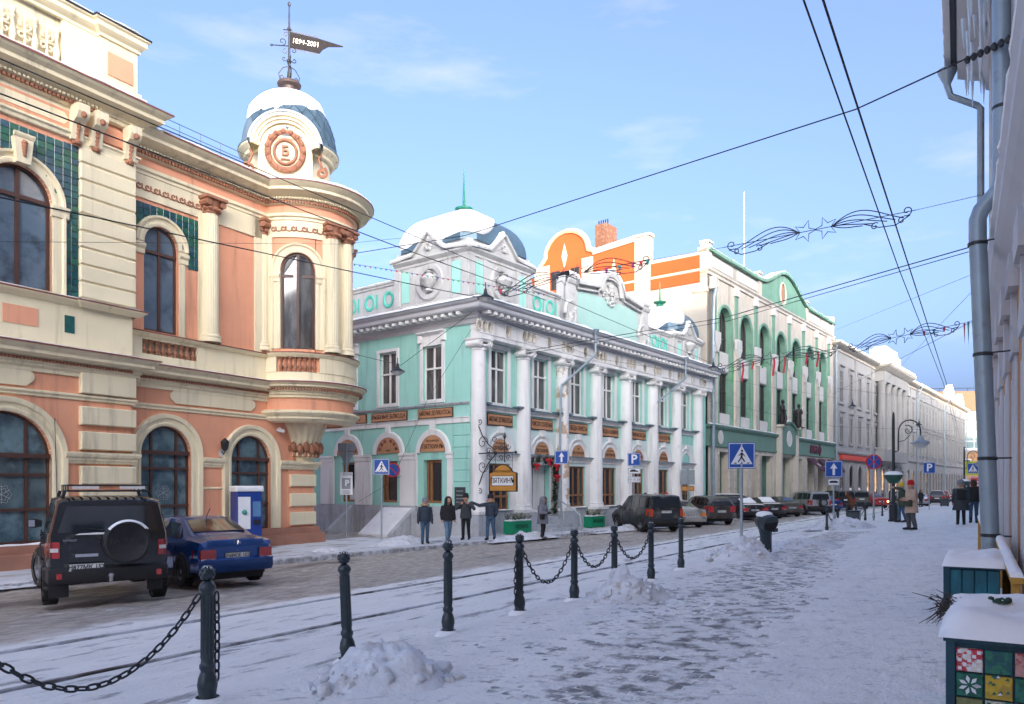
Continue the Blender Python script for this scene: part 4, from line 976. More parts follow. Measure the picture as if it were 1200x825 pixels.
    pavilion(.05, .12, 4.5, 11.85, 12.3, 14.05, 1, 1.0)
    pavilion(20.0, .2, 4.0, 11.2, 11.6, 13.4, 5, .8)
    # ---- central gable
    x0, x1, xm = 7.6, 16.3, 12.0
    def top(x):
        f = abs(x - xm) / 4.35
        z = 12.15 + (.18 if f > .8 else 0)
        z += .35 * max(0, 1 - f / .75)
        if abs(x - xm) < 1.35: z = max(z, 12.2 + math.sqrt(1.35 ** 2 - (x - xm) ** 2) * .82)
        return z
    xs_ = [x0 + (x1 - x0) * i / 60 for i in range(61)]
    MB().prism([(x0, 9.45), (x1, 9.45)] + [(x, top(x)) for x in reversed(xs_)], .2, .75).build('gable', WHITEG, root)
    g = MB(); g2 = MB(); g3 = MB()
    for i in range(60):
        xa, xb = xs_[i], xs_[i + 1]; za, zb = top(xa), top(xb)
        for (gg, ya, d0, d1) in ((g, -.06, -.08, .08), (g2, .02, -.34, -.26), (g3, -.05, .08, .20)):
            gg.add([(xa, ya, za + d0), (xb, ya, zb + d0), (xb, ya, zb + d1), (xa, ya, za + d1), (xa, .8, za + d0), (xb, .8, zb + d0), (xb, .8, zb + d1), (xa, .8, za + d1)], [(0, 1, 2, 3), (0, 4, 5, 1), (3, 2, 6, 7)])
    g.build('gable_moulding', WHITEG, root); g2.build('gable_moulding', WHITEG, root); g3.build('snow', SNOW, root)
    MB().wall([(8.7, 9.75), (15.2, 9.75), (15.2, 11.72), (13.5, 11.85), (10.5, 11.85), (8.7, 11.72)], [], .185).build('gable_panel', mat('pale_mint_panel', (.36, .56, .50), .8, .05, 1), root)
    for xa in (x0, x1 - .75):
        MB().box(xa, xa + .75, .05, .3, 9.45, 12.0).build('gable_pier', WHITEG, root); MB().sweep([(xa - .04, .05), (xa + .79, .05)], [(0, 11.9), (.08, 11.95), (.14, 12.08), (.14, 12.16), (0, 12.2)]).build('gable_pier_cap', WHITEG, root)
        v = MB(); v.tube([(p[0], .08, p[2]) for p in spiral((xa + (.2 if xa > 12 else .5), 10.6), .1, .75, 0, 200, 18)], .11, 6); v.tube([(p[0], .0, p[2]) for p in spiral((xa + .35, 10.3), .05, .3, 0, 420, 18)], .09, 6)
        for q in range(7): v.blob((xa + .1 + .1 * q, .0, 9.95 + .12 * (q % 3)), .14, 6)
        v.build('scroll_ornament', WHITEG, root, True)
    c = MB(); c.arch(xm, 12.15, [(.95, .1), (.95, -.02), (1.05, -.06), (1.18, -.04), (1.22, .15)], n=20)
    c.build('arch_moulding', WHITEG, root, True, 40)
    c = MB()
    for sg in (-1, 1):
        for (px_, pz, r0, a0, a1) in ((.35, 12.35, .32, 90, 420), (.55, 11.95, .25, 0, 380), (.25, 11.75, .2, 180, 500)): c.tube([(xm + sg * (p[0] - 0), .12, p[2]) for p in spiral((px_, pz), r0, .05, a0, a1, 16)], .05, 5)
    for q in range(6): c.blob((xm, .08, 12.55 - .2 * q), .15 - .015 * q, 7)
    c.build('carved_crest', WHITEG, root, True)
    # downpipes with funnel heads
    for (xa, xb) in ((8.15, 6.2), (18.6, 16.2)):
        d = MB(); d.lathe([(.19, 0), (.17, .06), (.06, .26), (.05, .3)], n=10); d.map(lambda a, b_, c_: (xa + a, -1.28 + b_, 9.45 - c_)); d.build('pipe_funnel', ZINC, root, True)
        d = MB(); d.tube([(xa, -1.28, 9.2), (xa, -1.25, 8.2), ((xa + xb) / 2, -.9, 7.35), (xb + .12, -.45, 6.55), (xb + .1, -.42, 6.3), (xb + .1, -.30, 1.0), (xb + .1, -.32, -.4)], .06, 8); d.build('downpipe', ZINC, root, True)
    return root
mint = mint_building()
# ------------------------------------------------------------------ green and beige building with tall arched niches
def sage_building():
    root = thing('green_building', 'tall green and beige building with arched window niches and curved gable', 'building', T.w(24.7, 0, 0), T.ang)
    LX = 30.7; DG = mat('dull_dark_glass', (.022, .026, .028), .22, .4, 1, spec=.35); WF = mat('dark_window_frame', (.06, .045, .04), .5, .1, 5)
    pil = [1.1 + 3.95 * i for i in range(8)]; bays = [p + 1.97 for p in pil[:7]]
    AT = mat('grey_beige_attic', (.42, .385, .32), .8, .1, 1, .1, 40)
    WP = mat('white_panel', (.66, .64, .59), .8, .06, 1.2)
    MB().wall(rect(0, LX, 4.4, 16.4), [archhole(x, 1.16, 5.98, 13.2) for x in bays], 0, .3).build('wall', BEIGE, root)
    MB().box(0, LX, .50, 14, -.8, 16.4).build('core_wall', GREEN, root)
    for i, x in enumerate(bays):
        MB().arch(x, 13.2, [(1.12, .52), (1.12, -.05), (1.22, -.10), (1.34, -.10), (1.36, 0)], n=20, leg=6.0).build('niche_moulding', GREEN, root, True, 40)
        window(root, x, 1.08, 11.25, 13.2, .42, WF, DG, (-.3, .3), (12.2,), True, .10, seed=i)
        window(root, x, 1.08, 6.85, 9.7, .42, WF, DG, (-.3, .3), (8.4,), False, .10, seed=i + 9)
        MB().cbox(x - 1.08, x + 1.08, .16, .50, 9.75, 11.2, .06).build('spandrel_panel', WP, root)
        MB().cbox(x - 1.10, x + 1.10, .08, .50, 6.0, 6.8, .06).build('spandrel_panel', WP, root)
    for x in pil:
        MB().box(x - .36, x + .36, -.16, 0, 5.9, 11.6).build('pilaster', BEIGE, root)
        MB().box(x - .22, x + .22, -.12, 0, 11.6, 15.5).build('pilaster_strip', GREEN, root)
        MB().prism([(x - .5, 12.3), (x + .5, 12.3), (x + .5, 11.6), (x + .34, 11.35), (x + .12, 10.9), (x - .12, 10.9), (x - .34, 11.35), (x - .5, 11.6)], -.32, -.12).build('capital_block', WP, root)
        MB().prism([(x - .4, 15.5), (x + .4, 15.5), (x + .32, 16.2), (x - .32, 16.2)], -.2, 0).build('capital_block', WP, root)
    MB().sweep([(0, 14), (0, 0), (LX, 0)], [(0, 16.1), (.10, 16.12), (.10, 16.3), (.2, 16.4), (.2, 16.5), (0, 16.55)]).build('string_course', OFFW, root)
    # attic with curved gable
    def top(x):
        q = x - 16.2
        if abs(q) < 6.6: return 17.85 + 1.75 * (.5 + .5 * math.cos(math.pi * q / 6.6)) ** 1.1
        return 17.85
    xs = [LX * i / 80 for i in range(81)]
    MB().prism([(0, 16.5), (LX, 16.5)] + [(x, top(x)) for x in reversed(xs)], .05, .6).build('attic', AT, root)
    oval = [(15.4 + .62 * math.cos(R(a)), 17.75 + .85 * math.sin(R(a))) for a in range(0, 360, 20)]
    gp = [(10.2, 16.62), (21.8, 16.62)] + [(x, top(x) - .28) for x in reversed(xs) if 10.2 <= x <= 21.8]
    MB().wall(gp, [oval], -.02, .08).build('gable_panel', GREEN, root)
    o = MB(); o.tube([(15.4 + .70 * math.cos(R(a)), -.03, 17.75 + .93 * math.sin(R(a))) for a in range(0, 360, 18)], .09, 6, True); o.build('oval_frame', OFFW, root, True)
    MB().add([(x, .055 - .01, z) for x, z in oval], [tuple(range(len(oval)))]).build('oval_niche', mat('rust_paint', (.42, .20, .12), .8, .2, 3), root)
    g = MB(); s = MB()
    for i in range(80):
        xa, xb = xs[i], xs[i + 1]
        for gg, ya, d0, d1 in ((g, -.22, -.16, .06), (s, -.14, .06, .15)):
            za, zb = top(xa), top(xb)
            gg.add([(xa, ya, za + d0), (xb, ya, zb + d0), (xb, ya, zb + d1), (xa, ya, za + d1), (xa, .7, za + d0), (xb, .7, zb + d0), (xb, .7, zb + d1), (xa, .7, za + d1)], [(0, 1, 2, 3), (0, 4, 5, 1), (3, 2, 6, 7), (0, 3, 7, 4), (1, 5, 6, 2)])
    g.build('coping', GREEN, root); s.build('snow', SNOW, root)
    for (x0, x1) in ((.6, 4.6), (5.4, 9.6), (22.4, 26.2), (26.8, 30.2)): MB().cbox(x0, x1, -.0, .1, 16.75, 17.55, .05).build('attic_panel', WP, root)
    for x in (0.3, 10, 22, 30.3): MB().box(x - .3, x + .3, -.08, .5, 16.55, 18.25).build('attic_pier', OFFW, root); MB().box(x - .38, x + .38, -.15, .55, 18.25, 18.42).build('attic_pier_cap', OFFW, root)
    # ground floor: fascia, piers, openings
    FA = mat('sage_fascia', (.15, .27, .21), .6, .08, 1)
    MB().sweep([(0, 1), (0, -.05), (LX, -.05)], [(0, 4.35), (.12, 4.38), (.12, 4.5), (.05, 4.52), (.05, 5.55), (.2, 5.65), (.28, 5.75), (.28, 5.84), (0, 5.9)]).build('fascia', FA, root)
    snowstrip(root, [(0, -.05), (LX, -.05)], .0, .27, 5.87, .09, seed=80, step=.6)
    ops = [(2.0, 3.6), (5.2, 7.0), (8.2, 9.6), (10.3, 12.9), (14.2, 17.4), (19.0, 20.7), (22.0, 23.8), (25.2, 27.0), (28.3, 29.8)]
    MB().wall(rect(0, LX, -.8, 4.4), [recthole(a, b, -.75, 4.05) for a, b in ops], -.05, .7).build('wall', BEIGE, root)
    DR = mat('brown_door', (.20, .075, .035), .5, .15, 4)
    for i, (a, b) in enumerate(ops):
        MB().box(a, b, .5, .55, -.7, 4.05).build('door' if i == 0 else 'shop_front', DR if i == 0 else (GLASS if i % 2 else BEIGE), root)
        for q in range(7):
            for xx in (a - .5, b + .08): MB().cbox(xx, xx + .42, -.10, -.04, -.4 + q * .62, .16 + q * .62, .02).build('stone', BEIGE, root)
    # portal with arched top
    px0, px1 = 14.0, 17.9
    pt = [(px0, 4.3), (px1, 4.3), (px1, 6.0)] + [(p[0], p[1] * 1.0) for p in [(16 - 1.95 * math.cos(R(a)) * -1, 6.0 + 1.0 * math.sin(R(a))) for a in range(0, 181, 12)]] + [(px0, 6.0)]
    MB().prism(pt, -.35, -.05).build('portal', FA, root)
    ar = MB().arch(16, 6.0, [(1.75, -.36), (1.75, -.5), (1.95, -.52), (2.05, -.45), (2.05, 0)], n=18); ar.map(lambda x, y, z: (x, y, 6 + (z - 6) * .52)); ar.build('portal_moulding', FA, root)
    sp = MB().arch(16, 6.02, [(2.05, -.46), (2.06, -.46), (2.2, -.3), (2.06, 0)], n=18); sp.map(lambda x, y, z: (x, y, 6.02 + (z - 6.02) * .52)); sp.build('snow', SNOW, root)
    MB().lathe([(0, .02), (.55, .02), (.62, .05), (.7, 0)], n=20).map(lambda a, b_, c: (16 + a, -.38 - c, 5.6 + b_)).build('roundel', WP, root)
    MB().lathe([(0, .02), (.45, .02), (.5, 0)], n=20).map(lambda a, b_, c: (2.0 + a, -.13 - c, 5.05 + b_)).build('roundel', WP, root)
    for x in (13.75, 18.0): MB().box(x - .16, x + .16, -.5, -.05, -.8, 6.5).build('portal_pilaster', OFFW, root); MB().box(x - .35, x + .35, -.8, -.05, 6.5, 6.66).build('statue_base', OFFW, root)
    t = ob('lettering', text_mesh('шкаф', 1.15, mat('plum_letters', (.09, .015, .04), .5, .1, 3), .03, squash=1.15, bold=.03), root, (24.2, -.16, 5.05))
    AW = mat('maroon_awning', (.075, .012, .028), .7, .15, 3)
    for (a, b) in ops[6:]:
        w_ = MB(); w_.add([(a - .25, -.1, 4.2), (b + .25, -.1, 4.2), (b + .25, -1.25, 3.15), (a - .25, -1.25, 3.15), (a - .25, -1.25, 2.95), (b + .25, -1.25, 2.95), (a - .25, -.1, 4.16), (b + .25, -.1, 4.16), (b + .25, -1.22, 3.12), (a - .25, -1.22, 3.12)],
              [(0, 1, 2, 3), (3, 2, 5, 4), (6, 9, 8, 7), (0, 3, 9, 6), (1, 7, 8, 2)])
        aw_ = w_.build('awning', AW, root)
        e = MB(); m_ = (a + b) / 2
        for q in range(3): e.tube([(m_ - .28 + .1 * q, -.72, 3.66), (m_ + .02 + .1 * q, -.95, 3.44)], .035, 4)
        e.build('awning_emblem', WP, aw_)
    # firewall facing the camera, painted orange and white
    def fw(b, name, m):       # b built with x = depth from the street, y outward (-x of the building)
        return b.map(lambda x, y, z: (y, x, z)).build(name, m, root)
    fw(MB().box(.0, 14.9, -.06, .5, 8, 17.5), 'firewall', AT)
    fw(MB().box(.05, 4.35, -.10, .0, 16.0, 17.7), 'firewall_band', AT)
    fw(MB().box(.5, 4.2, -.14, -.05, 15.6, 17.45), 'firewall_panel', ORANGE)
    fw(MB().box(-.02, 1.0, -.14, .2, 14.9, 15.25), 'firewall_band', BEIGE)
    fw(MB().box(4.35, 5.5, -.16, .5, 8, 19.55), 'firewall_pier', AT); fw(MB().box(4.25, 5.6, -.24, .5, 19.55, 19.75), 'firewall_coping', AT)
    fw(MB().box(5.5, 9.0, -.10, .5, 8, 19.3), 'firewall', AT); fw(MB().prism([(5.5, 15.8), (9.0, 15.8), (9.0, 19.0), (5.5, 19.3)], -.16, -.09), 'firewall_panel', ORANGE)
    fw(MB().prism([(5.5, 19.3), (9.0, 19.0), (9.0, 19.25), (5.5, 19.58)], -.24, .5), 'firewall_coping', AT)
    fw(MB().prism([(5.5, 19.58), (9.0, 19.25), (9.0, 19.42), (5.5, 19.75)], -.18, .5), 'snow', SNOW)
    lz = lambda cx, cz, w_, h: [(cx, cz - h), (cx + w_, cz), (cx, cz + h), (cx - w_, cz)]
    fw(MB().prism(lz(7.2, 17.1, .28, 1.3), -.20, -.15), 'lozenge', AT)
    gp = [(9.0, 14.2), (13.9, 14.2), (13.9, 18.9), (13.35, 19.5)] + [(11.45 + 1.95 * math.cos(R(a)), 19.5 + 1.75 * math.sin(R(a))) for a in range(10, 171, 10)] + [(9.5, 19.5), (9.0, 19.3)]
    fw(MB().prism(gp, -.12, .5), 'firewall_gable', ORANGE)
    gm = MB(); arcp = [(x, z) for x, z in gp if z > 18.5]
    gm.tube([(x, -.14, z) for x, z in arcp], .16, 6); fw(gm, 'gable_moulding', mat('sandy_plaster', (.70, .40, .22), .8, .1, 2))
    sm = MB(); sm.tube([(x, .1, z + .14) for x, z in arcp], .14, 6); fw(sm, 'snow', SNOW)
    for (xa, xb) in ((9.0, 10.0), (13.0, 14.4)): fw(MB().box(xa, xb, -.2, .4, 8, 18.9), 'firewall_pier', AT)
    fw(MB().prism(lz(11.6, 19.4, .26, .95), -.17, -.11), 'lozenge', AT)
    for cx in (12.45, 10.65):
        for z0 in (16.9, 14.7):
            fw(MB().box(cx - .42, cx + .42, -.135, -.10, z0, z0 + 1.45), 'window_recess', DARK)
            f = MB()
            for xx in (cx - .4, cx, cx + .36): f.box(xx, xx + .05, -.16, -.13, z0, z0 + 1.45)
            f.box(cx - .4, cx + .4, -.165, -.135, z0 + .9, z0 + .95); fw(f, 'window', mat('dark_window_frame', (.06, .045, .04), .5, .1, 5))
    fw(MB().box(14.4, 16.5, .3, 5, 8, 18.3), 'rear_wing', ORANGE)
    fw(MB().box(8.9, 9.9, 1.6, 3.2, 18, 21.9), 'chimney', mat('old_brick', (.16, .075, .045), .9, .3, 6, .4, 20, col2=(.22, .16, .12), thr=.6))
    ch = MB()
    for q in range(5): ch.tube([(9.0 + .2 * q, 2.0, 21.8), (9.0 + .2 * q, 2.0, 22.3)], .05, 5)
    fw(ch, 'chimney_pots', IRON)
    MB().box(.5, LX, .6, 14.5, 16.4, 17.0).build('roof', ROOFG, root); MB().box(.6, LX - .2, .9, 14.3, 17.0, 17.2).build('snow', SNOW, root)
    MB().tube([(14.6, 3, 17), (14.6, 3, 26.8)], .055, 8).build('mast', STEEL, root, True)
    d = MB(); d.tube([(.35, -.5, 15.2), (.35, -.35, 14.6), (.35, -.28, 13.0), (.35, -.28, -.4)], .13, 10); d.build('downpipe', ZINC, root, True)
    MB().box(.12, .58, -.55, -.1, 15.1, 15.9).build('pipe_hopper', OFFW, root)
    d = MB(); d.tube([(LX - .1, -.3, 16.2), (LX - .1, -.3, -.4)], .11, 8); d.build('downpipe', ZINC, root, True)
    return root
sage = sage_building()
# two dark statues on the portal
def statue(x, label, mirror):
    t = thing('statue', label, 'statue', T.w(24.7 + x, .55, 6.66), T.ang + mirror, 'statues over the portal of the green building')
    b = MB(); M_ = mat('dark_bronze', (.022, .018, .017), .45, .2, 10)
    b.lathe([(.30, 0), (.32, .06), (.24, .10), (.27, .5), (.22, .95), (.26, 1.25), (.25, 1.5), (.10, 1.68), (.07, 1.75)], n=12, sx=1, sy=.7)
    b.blob((0, -.02, 1.88), .15, 10, 1.2)
    b.tube([(-.24, 0, 1.55), (-.40, -.08, 1.25), (-.22, -.25, 1.1), (.02, -.28, 1.15)], [.1, .09, .07, .06], 8)
    b.tube([(.24, 0, 1.55), (.38, -.02, 1.2), (.36, -.12, .85)], [.1, .085, .06], 8)
    b.tube([(.10, -.14, .05), (.14, -.22, .5), (.12, -.10, 1.0)], [.13, .12, .1], 8)
    b.build('figure', M_, t, True, 50)
    MB().cbox(-.34, .34, -.34, .34, -.06, .02, .02).build('plinth', M_, t)
statue(13.75, 'dark standing statue on the portal nearer the brown door, left of the pair', 0); statue(18.0, 'dark standing statue on the portal nearer the maroon awnings, right of the pair', 2.6)

# ------------------------------------------------------------------ white buildings further along
def far_block(name, label, x0, x1, h, floors, sp, cmat, ww=.62, roofdrop=0, trim=TRIM, portico=None, arches=True, signs=()):
    root = thing(name, label, 'building', T.w(x0, 0, 0), T.ang); W_ = x1 - x0
    MB().wall(rect(0, W_, -.8, h), [], 0).box(0, W_, .01, 12, -.8, h - .1).build('wall', cmat, root)
    MB().sweep([(0, 6), (0, 0), (W_, 0), (W_, 6)], [(0, h - .7), (.12, h - .66), (.12, h - .4), (.6, h - .28), (.8, h - .15), (.8, h), (0, h + .1)]).build('cornice', OFFW, root)
    snowstrip(root, [(0, 0), (W_, 0)], -.4, .78, h + .05, .18, seed=x0, step=.8)
    MB().sweep([(0, 0), (W_, 0)], [(0, 4.9), (.15, 4.95), (.25, 5.1), (.25, 5.22), (0, 5.3)]).build('string_course', trim, root)
    n = int(W_ / sp); off = (W_ - (n - 1) * sp) / 2
    fm, pm, hm, am = {}, {}, {}, None
    for fi, (z0, z1, hood) in enumerate(floors):
        f = MB(); f.wall(rect(-ww - .16, ww + .16, z0 - .16, z1 + .16), [recthole(-ww, ww, z0, z1)], -.10, .12); f.box(-ww - .16, -ww - .15, -.1, 0, z0 - .16, z1 + .16); f.box(ww + .15, ww + .16, -.1, 0, z0 - .16, z1 + .16); f.box(-ww - .26, ww + .26, -.18, 0, z0 - .3, z0 - .16)
        f.box(-.035, .035, -.06, -.012, z0, z1); f.box(-ww, ww, -.062, -.014, z0 + (z1 - z0) * .66, z0 + (z1 - z0) * .66 + .07)
        if hood: f.sweep([(-ww - .25, -.0), (ww + .25, -.0)], [(0, z1 + .16), (.10, z1 + .18), (.10, z1 + .45), (.28, z1 + .52), (.28, z1 + .6), (0, z1 + .66)])
        fm[fi] = f.mesh('window', trim); pm[fi] = MB().add([(-ww, -.008, z0), (ww, -.008, z0), (ww, -.008, z1), (-ww, -.008, z1)], [(0, 1, 2, 3)]).mesh('pane', GLASS)
    dm = MB().prism([(-.8, -.5), (.8, -.5)] + arcpts(0, 3.0, .8, 0, 180, 12), -.03, 0).mesh('shop_opening', GLASS)
    arm = MB().arch(0, 3.0, [(.8, 0), (.8, -.12), (1.0, -.16), (1.15, -.12), (1.15, 0)], n=14, leg=-.5).mesh('shop_arch', trim, True)
    for i in range(n):
        x = off + i * sp
        if portico and portico[0] < x < portico[1]: pass
        for fi in fm:
            w_ = ob('window', fm[fi], root, (x, 0, 0)); ob('pane', pm[fi], w_)
        if arches: a = ob('shop_arch', arm, root, (x, 0, 0)); ob('shop_opening', dm, a)
    for k in range(0, n + 1, 2):
        xx = off + (k - .5) * sp
        if 0 < xx < W_: MB().box(xx - .18, xx + .18, -.12, 0, 5.3, h - .7).build('pilaster', trim, root)
    MB().tube([(W_ - .2, -.9, h), (W_ - .2, -.4, h - 1.6), (W_ - .2, -.25, h - 2), (W_ - .2, -.25, -.4)], .10, 7).build('downpipe', ZINC, root, True)
    if portico:
        a, b = portico
        MB().box(a, b, -1.0, 0, h - 2.0, h - .02).build('portico_entablature', trim, root)
        MB().sweep([(a, 0), (a, -1.0), (b, -1.0), (b, 0)], [(0, h - .8), (.15, h - .75), (.7, h - .4), (.85, h - .2), (.85, h + .03), (0, h + .15)]).build('portico_cornice', OFFW, root)
        snowstrip(root, [(a, -1), (b, -1)], -.8, .82, h + .1, .2, seed=3, step=.8)
        MB().box(a + 1.5, b - 1.5, -.4, 1, h + .1, h + 2.1).prism([(a + 3.2, h + 2.1), (b - 3.2, h + 2.1), (b - 3.6, h + 2.7), (a + 3.6, h + 2.7)], -.4, 1).build('attic', trim, root)
        MB().box(a, b, -1.0, 0, 4.6, 5.9).build('portico_base', trim, root)
        cm = MB().lathe([(.62, 5.9), (.62, 6.1), (.52, 6.2), (.52, 9), (.44, h - 2.5), (.56, h - 2.35), (.62, h - 2.0)], n=16).mesh('column', trim, True, 40)
        for q in range(5): ob('column', cm, root, (a + .7 + (b - a - 1.4) * q / 4, -.5, 0))
    for (a, b, z, hh, m) in signs: MB().box(a, b, -.3, -.02, z, z + hh).build('sign_band', m, root)
    return root
GR = mat('pale_grey_plaster', (.29, .29, .29), .8, .08, 1, .1, 30, col2=(.28, .28, .28), thr=.62)
CW = mat('cool_white_plaster', (.34, .335, .32), .8, .07, 1, .1, 30, col2=(.34, .33, .32), thr=.64)
REDS = mat('red_sign', (.62, .05, .03), .5, .1, 2)
far_block('white_building', 'long white building with a columned portico beyond the green building', 55.5, 97.6, 16.0, ((6.2, 8.7, True), (10.3, 13.4, True)), 3.7, CW, portico=(17.4, 31.2), signs=((2, 13, 4.35, .5, REDS),))
far_block('grey_building', 'pale grey building with dense windows beside the portico building', 97.8, 121, 16.1, ((6.3, 9.2, True), (10.6, 13.6, True)), 2.6, GR)
b3 = far_block('cream_building', 'cream building with roof pediments, farthest of the left-hand row', 121.2, 146, 16.2, ((6.3, 9.2, True), (10.6, 13.6, True)), 2.8, CW)
MB().prism([(3, 16.2), (11, 16.2), (9.5, 18.3), (7, 19.4), (4.5, 18.3)], -.3, .6).build('pediment', OFFW, b3)
MB().prism([(15, 16.2), (22, 16.2), (20.6, 18.0), (18.5, 18.9), (16.4, 18.0)], -.3, .6).build('pediment', OFFW, b3)
# building closing the street
def end_building():
    root = thing('glass_building', 'modern glass and brick building closing the end of the street', 'building', (108, 176, 0), R(-8))
    BR = mat('brown_brick', (.17, .095, .058), .85, .12, 1, .1, 10)  # even brown brick colour
    MB().box(-24, 30, 0, 14, 18.8, 23.5).build('brick_top', BR, root); MB().box(-24, 30, .2, 14, -1, 18.8).build('wall', GR, root)
    CG = mat('curtain_glass', (.07, .125, .13), .35, .2, .5, spec=.2)
    cg = MB().box(-.98, .98, .0, .12, -.98, .98).mesh('pane', CG)
    w_ = MB()
    for i in range(28): w_.box(-24 + 2 * i - .05, -24 + 2 * i + .05, -.08, .2, 1, 18.8)
    for j in range(9): w_.box(-24, 30, -.06, .2, .95 + 2.2 * j, 1.05 + 2.2 * j)
    f = w_.build('window_grid', STEEL, root)
    for i in range(27):
        for j in range(8): ob('pane', cg, f, (-23 + 2 * i, 0, 2.1 + 2.2 * j))
    r = MB()
    for i in range(18): r.tube([(-24 + 3 * i, 1, 23.5), (-24 + 3 * i, 1, 24.3)], .06, 4)
    r.tube([(-24, 1, 24.3), (30, 1, 24.3)], .06, 4); r.build('roof_railing', IRON, root)
    MB().tube([(6, 6, 23), (6, 6, 40)], .12, 6).build('mast', WHITE, root)
    lo = thing('ochre_building', 'low ochre building in front of the glass one at the street end', 'building', (96, 158, 0), R(-8))
    OC = mat('ochre_plaster', (.42, .23, .11), .85, .1, 1)
    MB().wall(rect(-10, 26, -1, 9.0), [], 0).box(-10, 26, .01, 9, -1, 8.9).build('wall', OC, lo); MB().sweep([(-10, 0), (26, 0)], [(0, 8.6), (.4, 8.8), (.5, 9.1), (0, 9.3)]).build('cornice', OFFW, lo)
    snowstrip(lo, [(-10, 0), (26, 0)], -2, .5, 9.2, .3, seed=7, step=1)
    wm = MB().wall(rect(-.9, .9, -.2, 2.7), [recthole(-.65, .65, 0, 2.4)], -.1, .1).mesh('window', OFFW); pm = MB().add([(-.65, -.01, 0), (.65, -.01, 0), (.65, -.01, 2.4), (-.65, -.01, 2.4)], [(0, 1, 2, 3)]).mesh('pane', GLASS)
    for i in range(11):
        for z in (4.6, .2):
            a = ob('window', wm, lo, (-8.5 + 3.1 * i, 0, z)); ob('pane', pm, a)
end_building()

# ------------------------------------------------------------------ building on the right of the pavement
RB = Fr(6.62, 10.0, 239.7)          # local x runs back towards and past the camera, -y faces the street
def right_building():
    root = thing('ochre_corner_building', 'ochre building with white pilasters and icy eaves along the right pavement', 'building', RB.w(0, 0, 0), RB.ang)
    OC = mat('ochre_wall', (.50, .26, .11), .85, .12, 1, .2, 40)
    WB = mat('bluish_white_trim', (.54, .54, .55), .8, .08, 1, .2, 40)
    X0, X1 = -11.8, 8
    MB().wall(rect(X0, X1, -.5, 13), [], 0).box(X0, X1, .01, 14, -.5, 12.9).build('wall', OC, root)
    for i in range(9):
        x = X0 + .35 + i * 2.05
        MB().cbox(x, x + .7, -.035, .01, -.4, 3.4, .02).build('pilaster', WB, root); MB().cbox(x + .14, x + .56, -.055, -.03, -.3, 3.1, .012).build('pilaster_panel', WB, root)
        q = [(x - .1, 3.4), (x + .9, 3.4), (x + .95, 3.6), (x + .7, 3.75), (x + .4, 4.3), (x + .1, 3.75), (x - .15, 3.6)]
        MB().prism(q, -.07, 0).build('pilaster_cap', WB, root)
        MB().box(x - .05, x + .85, -.12, 0, 4.3, 4.75).build('bracket', WB, root)
        MB().cbox(x + .02, x + .86, -.04, .01, 5.6, 12.2, .02).build('upper_pilaster', WB, root)
        window(root, x + 1.42, .42, 6.4, 9.4, -.03, WHITE, GLASS, (0,), (8.3,), False, .07, seed=i)
    MB().sweep([(X0, 0), (X1, 0)], [(0, 4.5), (.05, 4.55), (.08, 4.8), (.20, 4.95), (.26, 5.05), (.26, 5.2), (.30, 5.3), (0, 5.45)]).build('mid_cornice', WB, root)
    snowstrip(root, [(X0, 0), (X1, 0)], .0, .29, 5.40, .14, seed=90)
    MB().sweep([(X0, 0), (X1, 0)], [(0, 12.0), (.1, 12.05), (.2, 12.3), (.62, 12.45), (.75, 12.5), (.75, 12.75), (.82, 12.85), (0, 13.1)]).build('eave', WB, root)
    MB().sweep([(X0, 0), (X1, 0)], [(.80, 12.7), (.90, 12.7), (.90, 12.9), (.78, 12.92)]).build('gutter', IRON, root)
    sn = snowstrip(root, [(X0 - .1, 0), (X1, 0)], .2, 1.05, 12.9, .5, seed=91)
    ic = MB(); rr = random.Random(3)
    for i in range(60):
        x = X0 + rr.random() * 14; y = -.12 - rr.random() * .5; L_ = .2 + rr.random() * .9
        ic.tube([(x, y, 12.35), (x + .02, y, 12.35 - L_ * .5), (x + .01, y, 12.35 - L_)], [.05, .03, .006], 5)
    stuff(ic.build('icicle', mat('ice', (.62, .70, .76), .15, .1, 4, spec=.7), root, True))
    MB().rings([[(X0 - .2, -.7, 13.0), (X0 - .2, 5.5, 18.8), (X0 - .2, 14, 13.0)], [(X1 + .1, -.7, 13.0), (X1 + .1, 5.5, 18.8), (X1 + .1, 14, 13.0)]]).build('roof', ROOFG, root)
    MB().box(X0 + .5, X1, 4.2, 13.5, 13, 20.0).build('shade_storey', OFFW, root)  # unseen storey added above the eaves to keep sun off the mint roofs
    d = MB().lathe([(.24, 0), (.22, .10), (.09, .38), (.08, .45)], n=12).map(lambda a, b_, c: (X0 + .2 + a, -.98 + b_, 12.72 - c)); d.build('pipe_funnel', ZINC, root, True)
    d = MB(); d.tube([(X0 + .2, -.98, 12.3), (X0 + .2, -.9, 12.0), (X0 + .2, -.3, 11.6), (X0 + .2, -.22, 11.5), (X0 + .2, -.22, 5.6)], .085, 10); d.build('downpipe', ZINC, root, True)
    # the near downpipe with its bend round the cornice
    xp = -1.0
    pp = MB(); pp.tube([(xp, -.17, 12.6), (xp, -.17, 6.0), (xp, -.19, 5.85), (xp, -.42, 5.58), (xp, -.46, 5.45), (xp, -.46, 5.2), (xp, -.40, 3.6), (xp, -.35, 2.2), (xp, -.31, 1.0), (xp, -.30, .2)], .115, 18)
    p_ = pp.build('downpipe', ZINC, root, True, 50)
    for (z, y) in ((11.9, -.16), (10.2, -.16), (8.6, -.16), (7.0, -.16), (5.1, -.46), (3.5, -.395), (2.0, -.34), (.9, -.30)):
        c = MB(); c.lathe([(.12, -.025), (.13, -.02), (.13, .02), (.12, .025)], (xp, y, z), 18); c.tube([(xp + .12, y + .05, z), (xp + .2, .02, z)], .012, 5); c.build('clamp', IRON, p_)
    return root
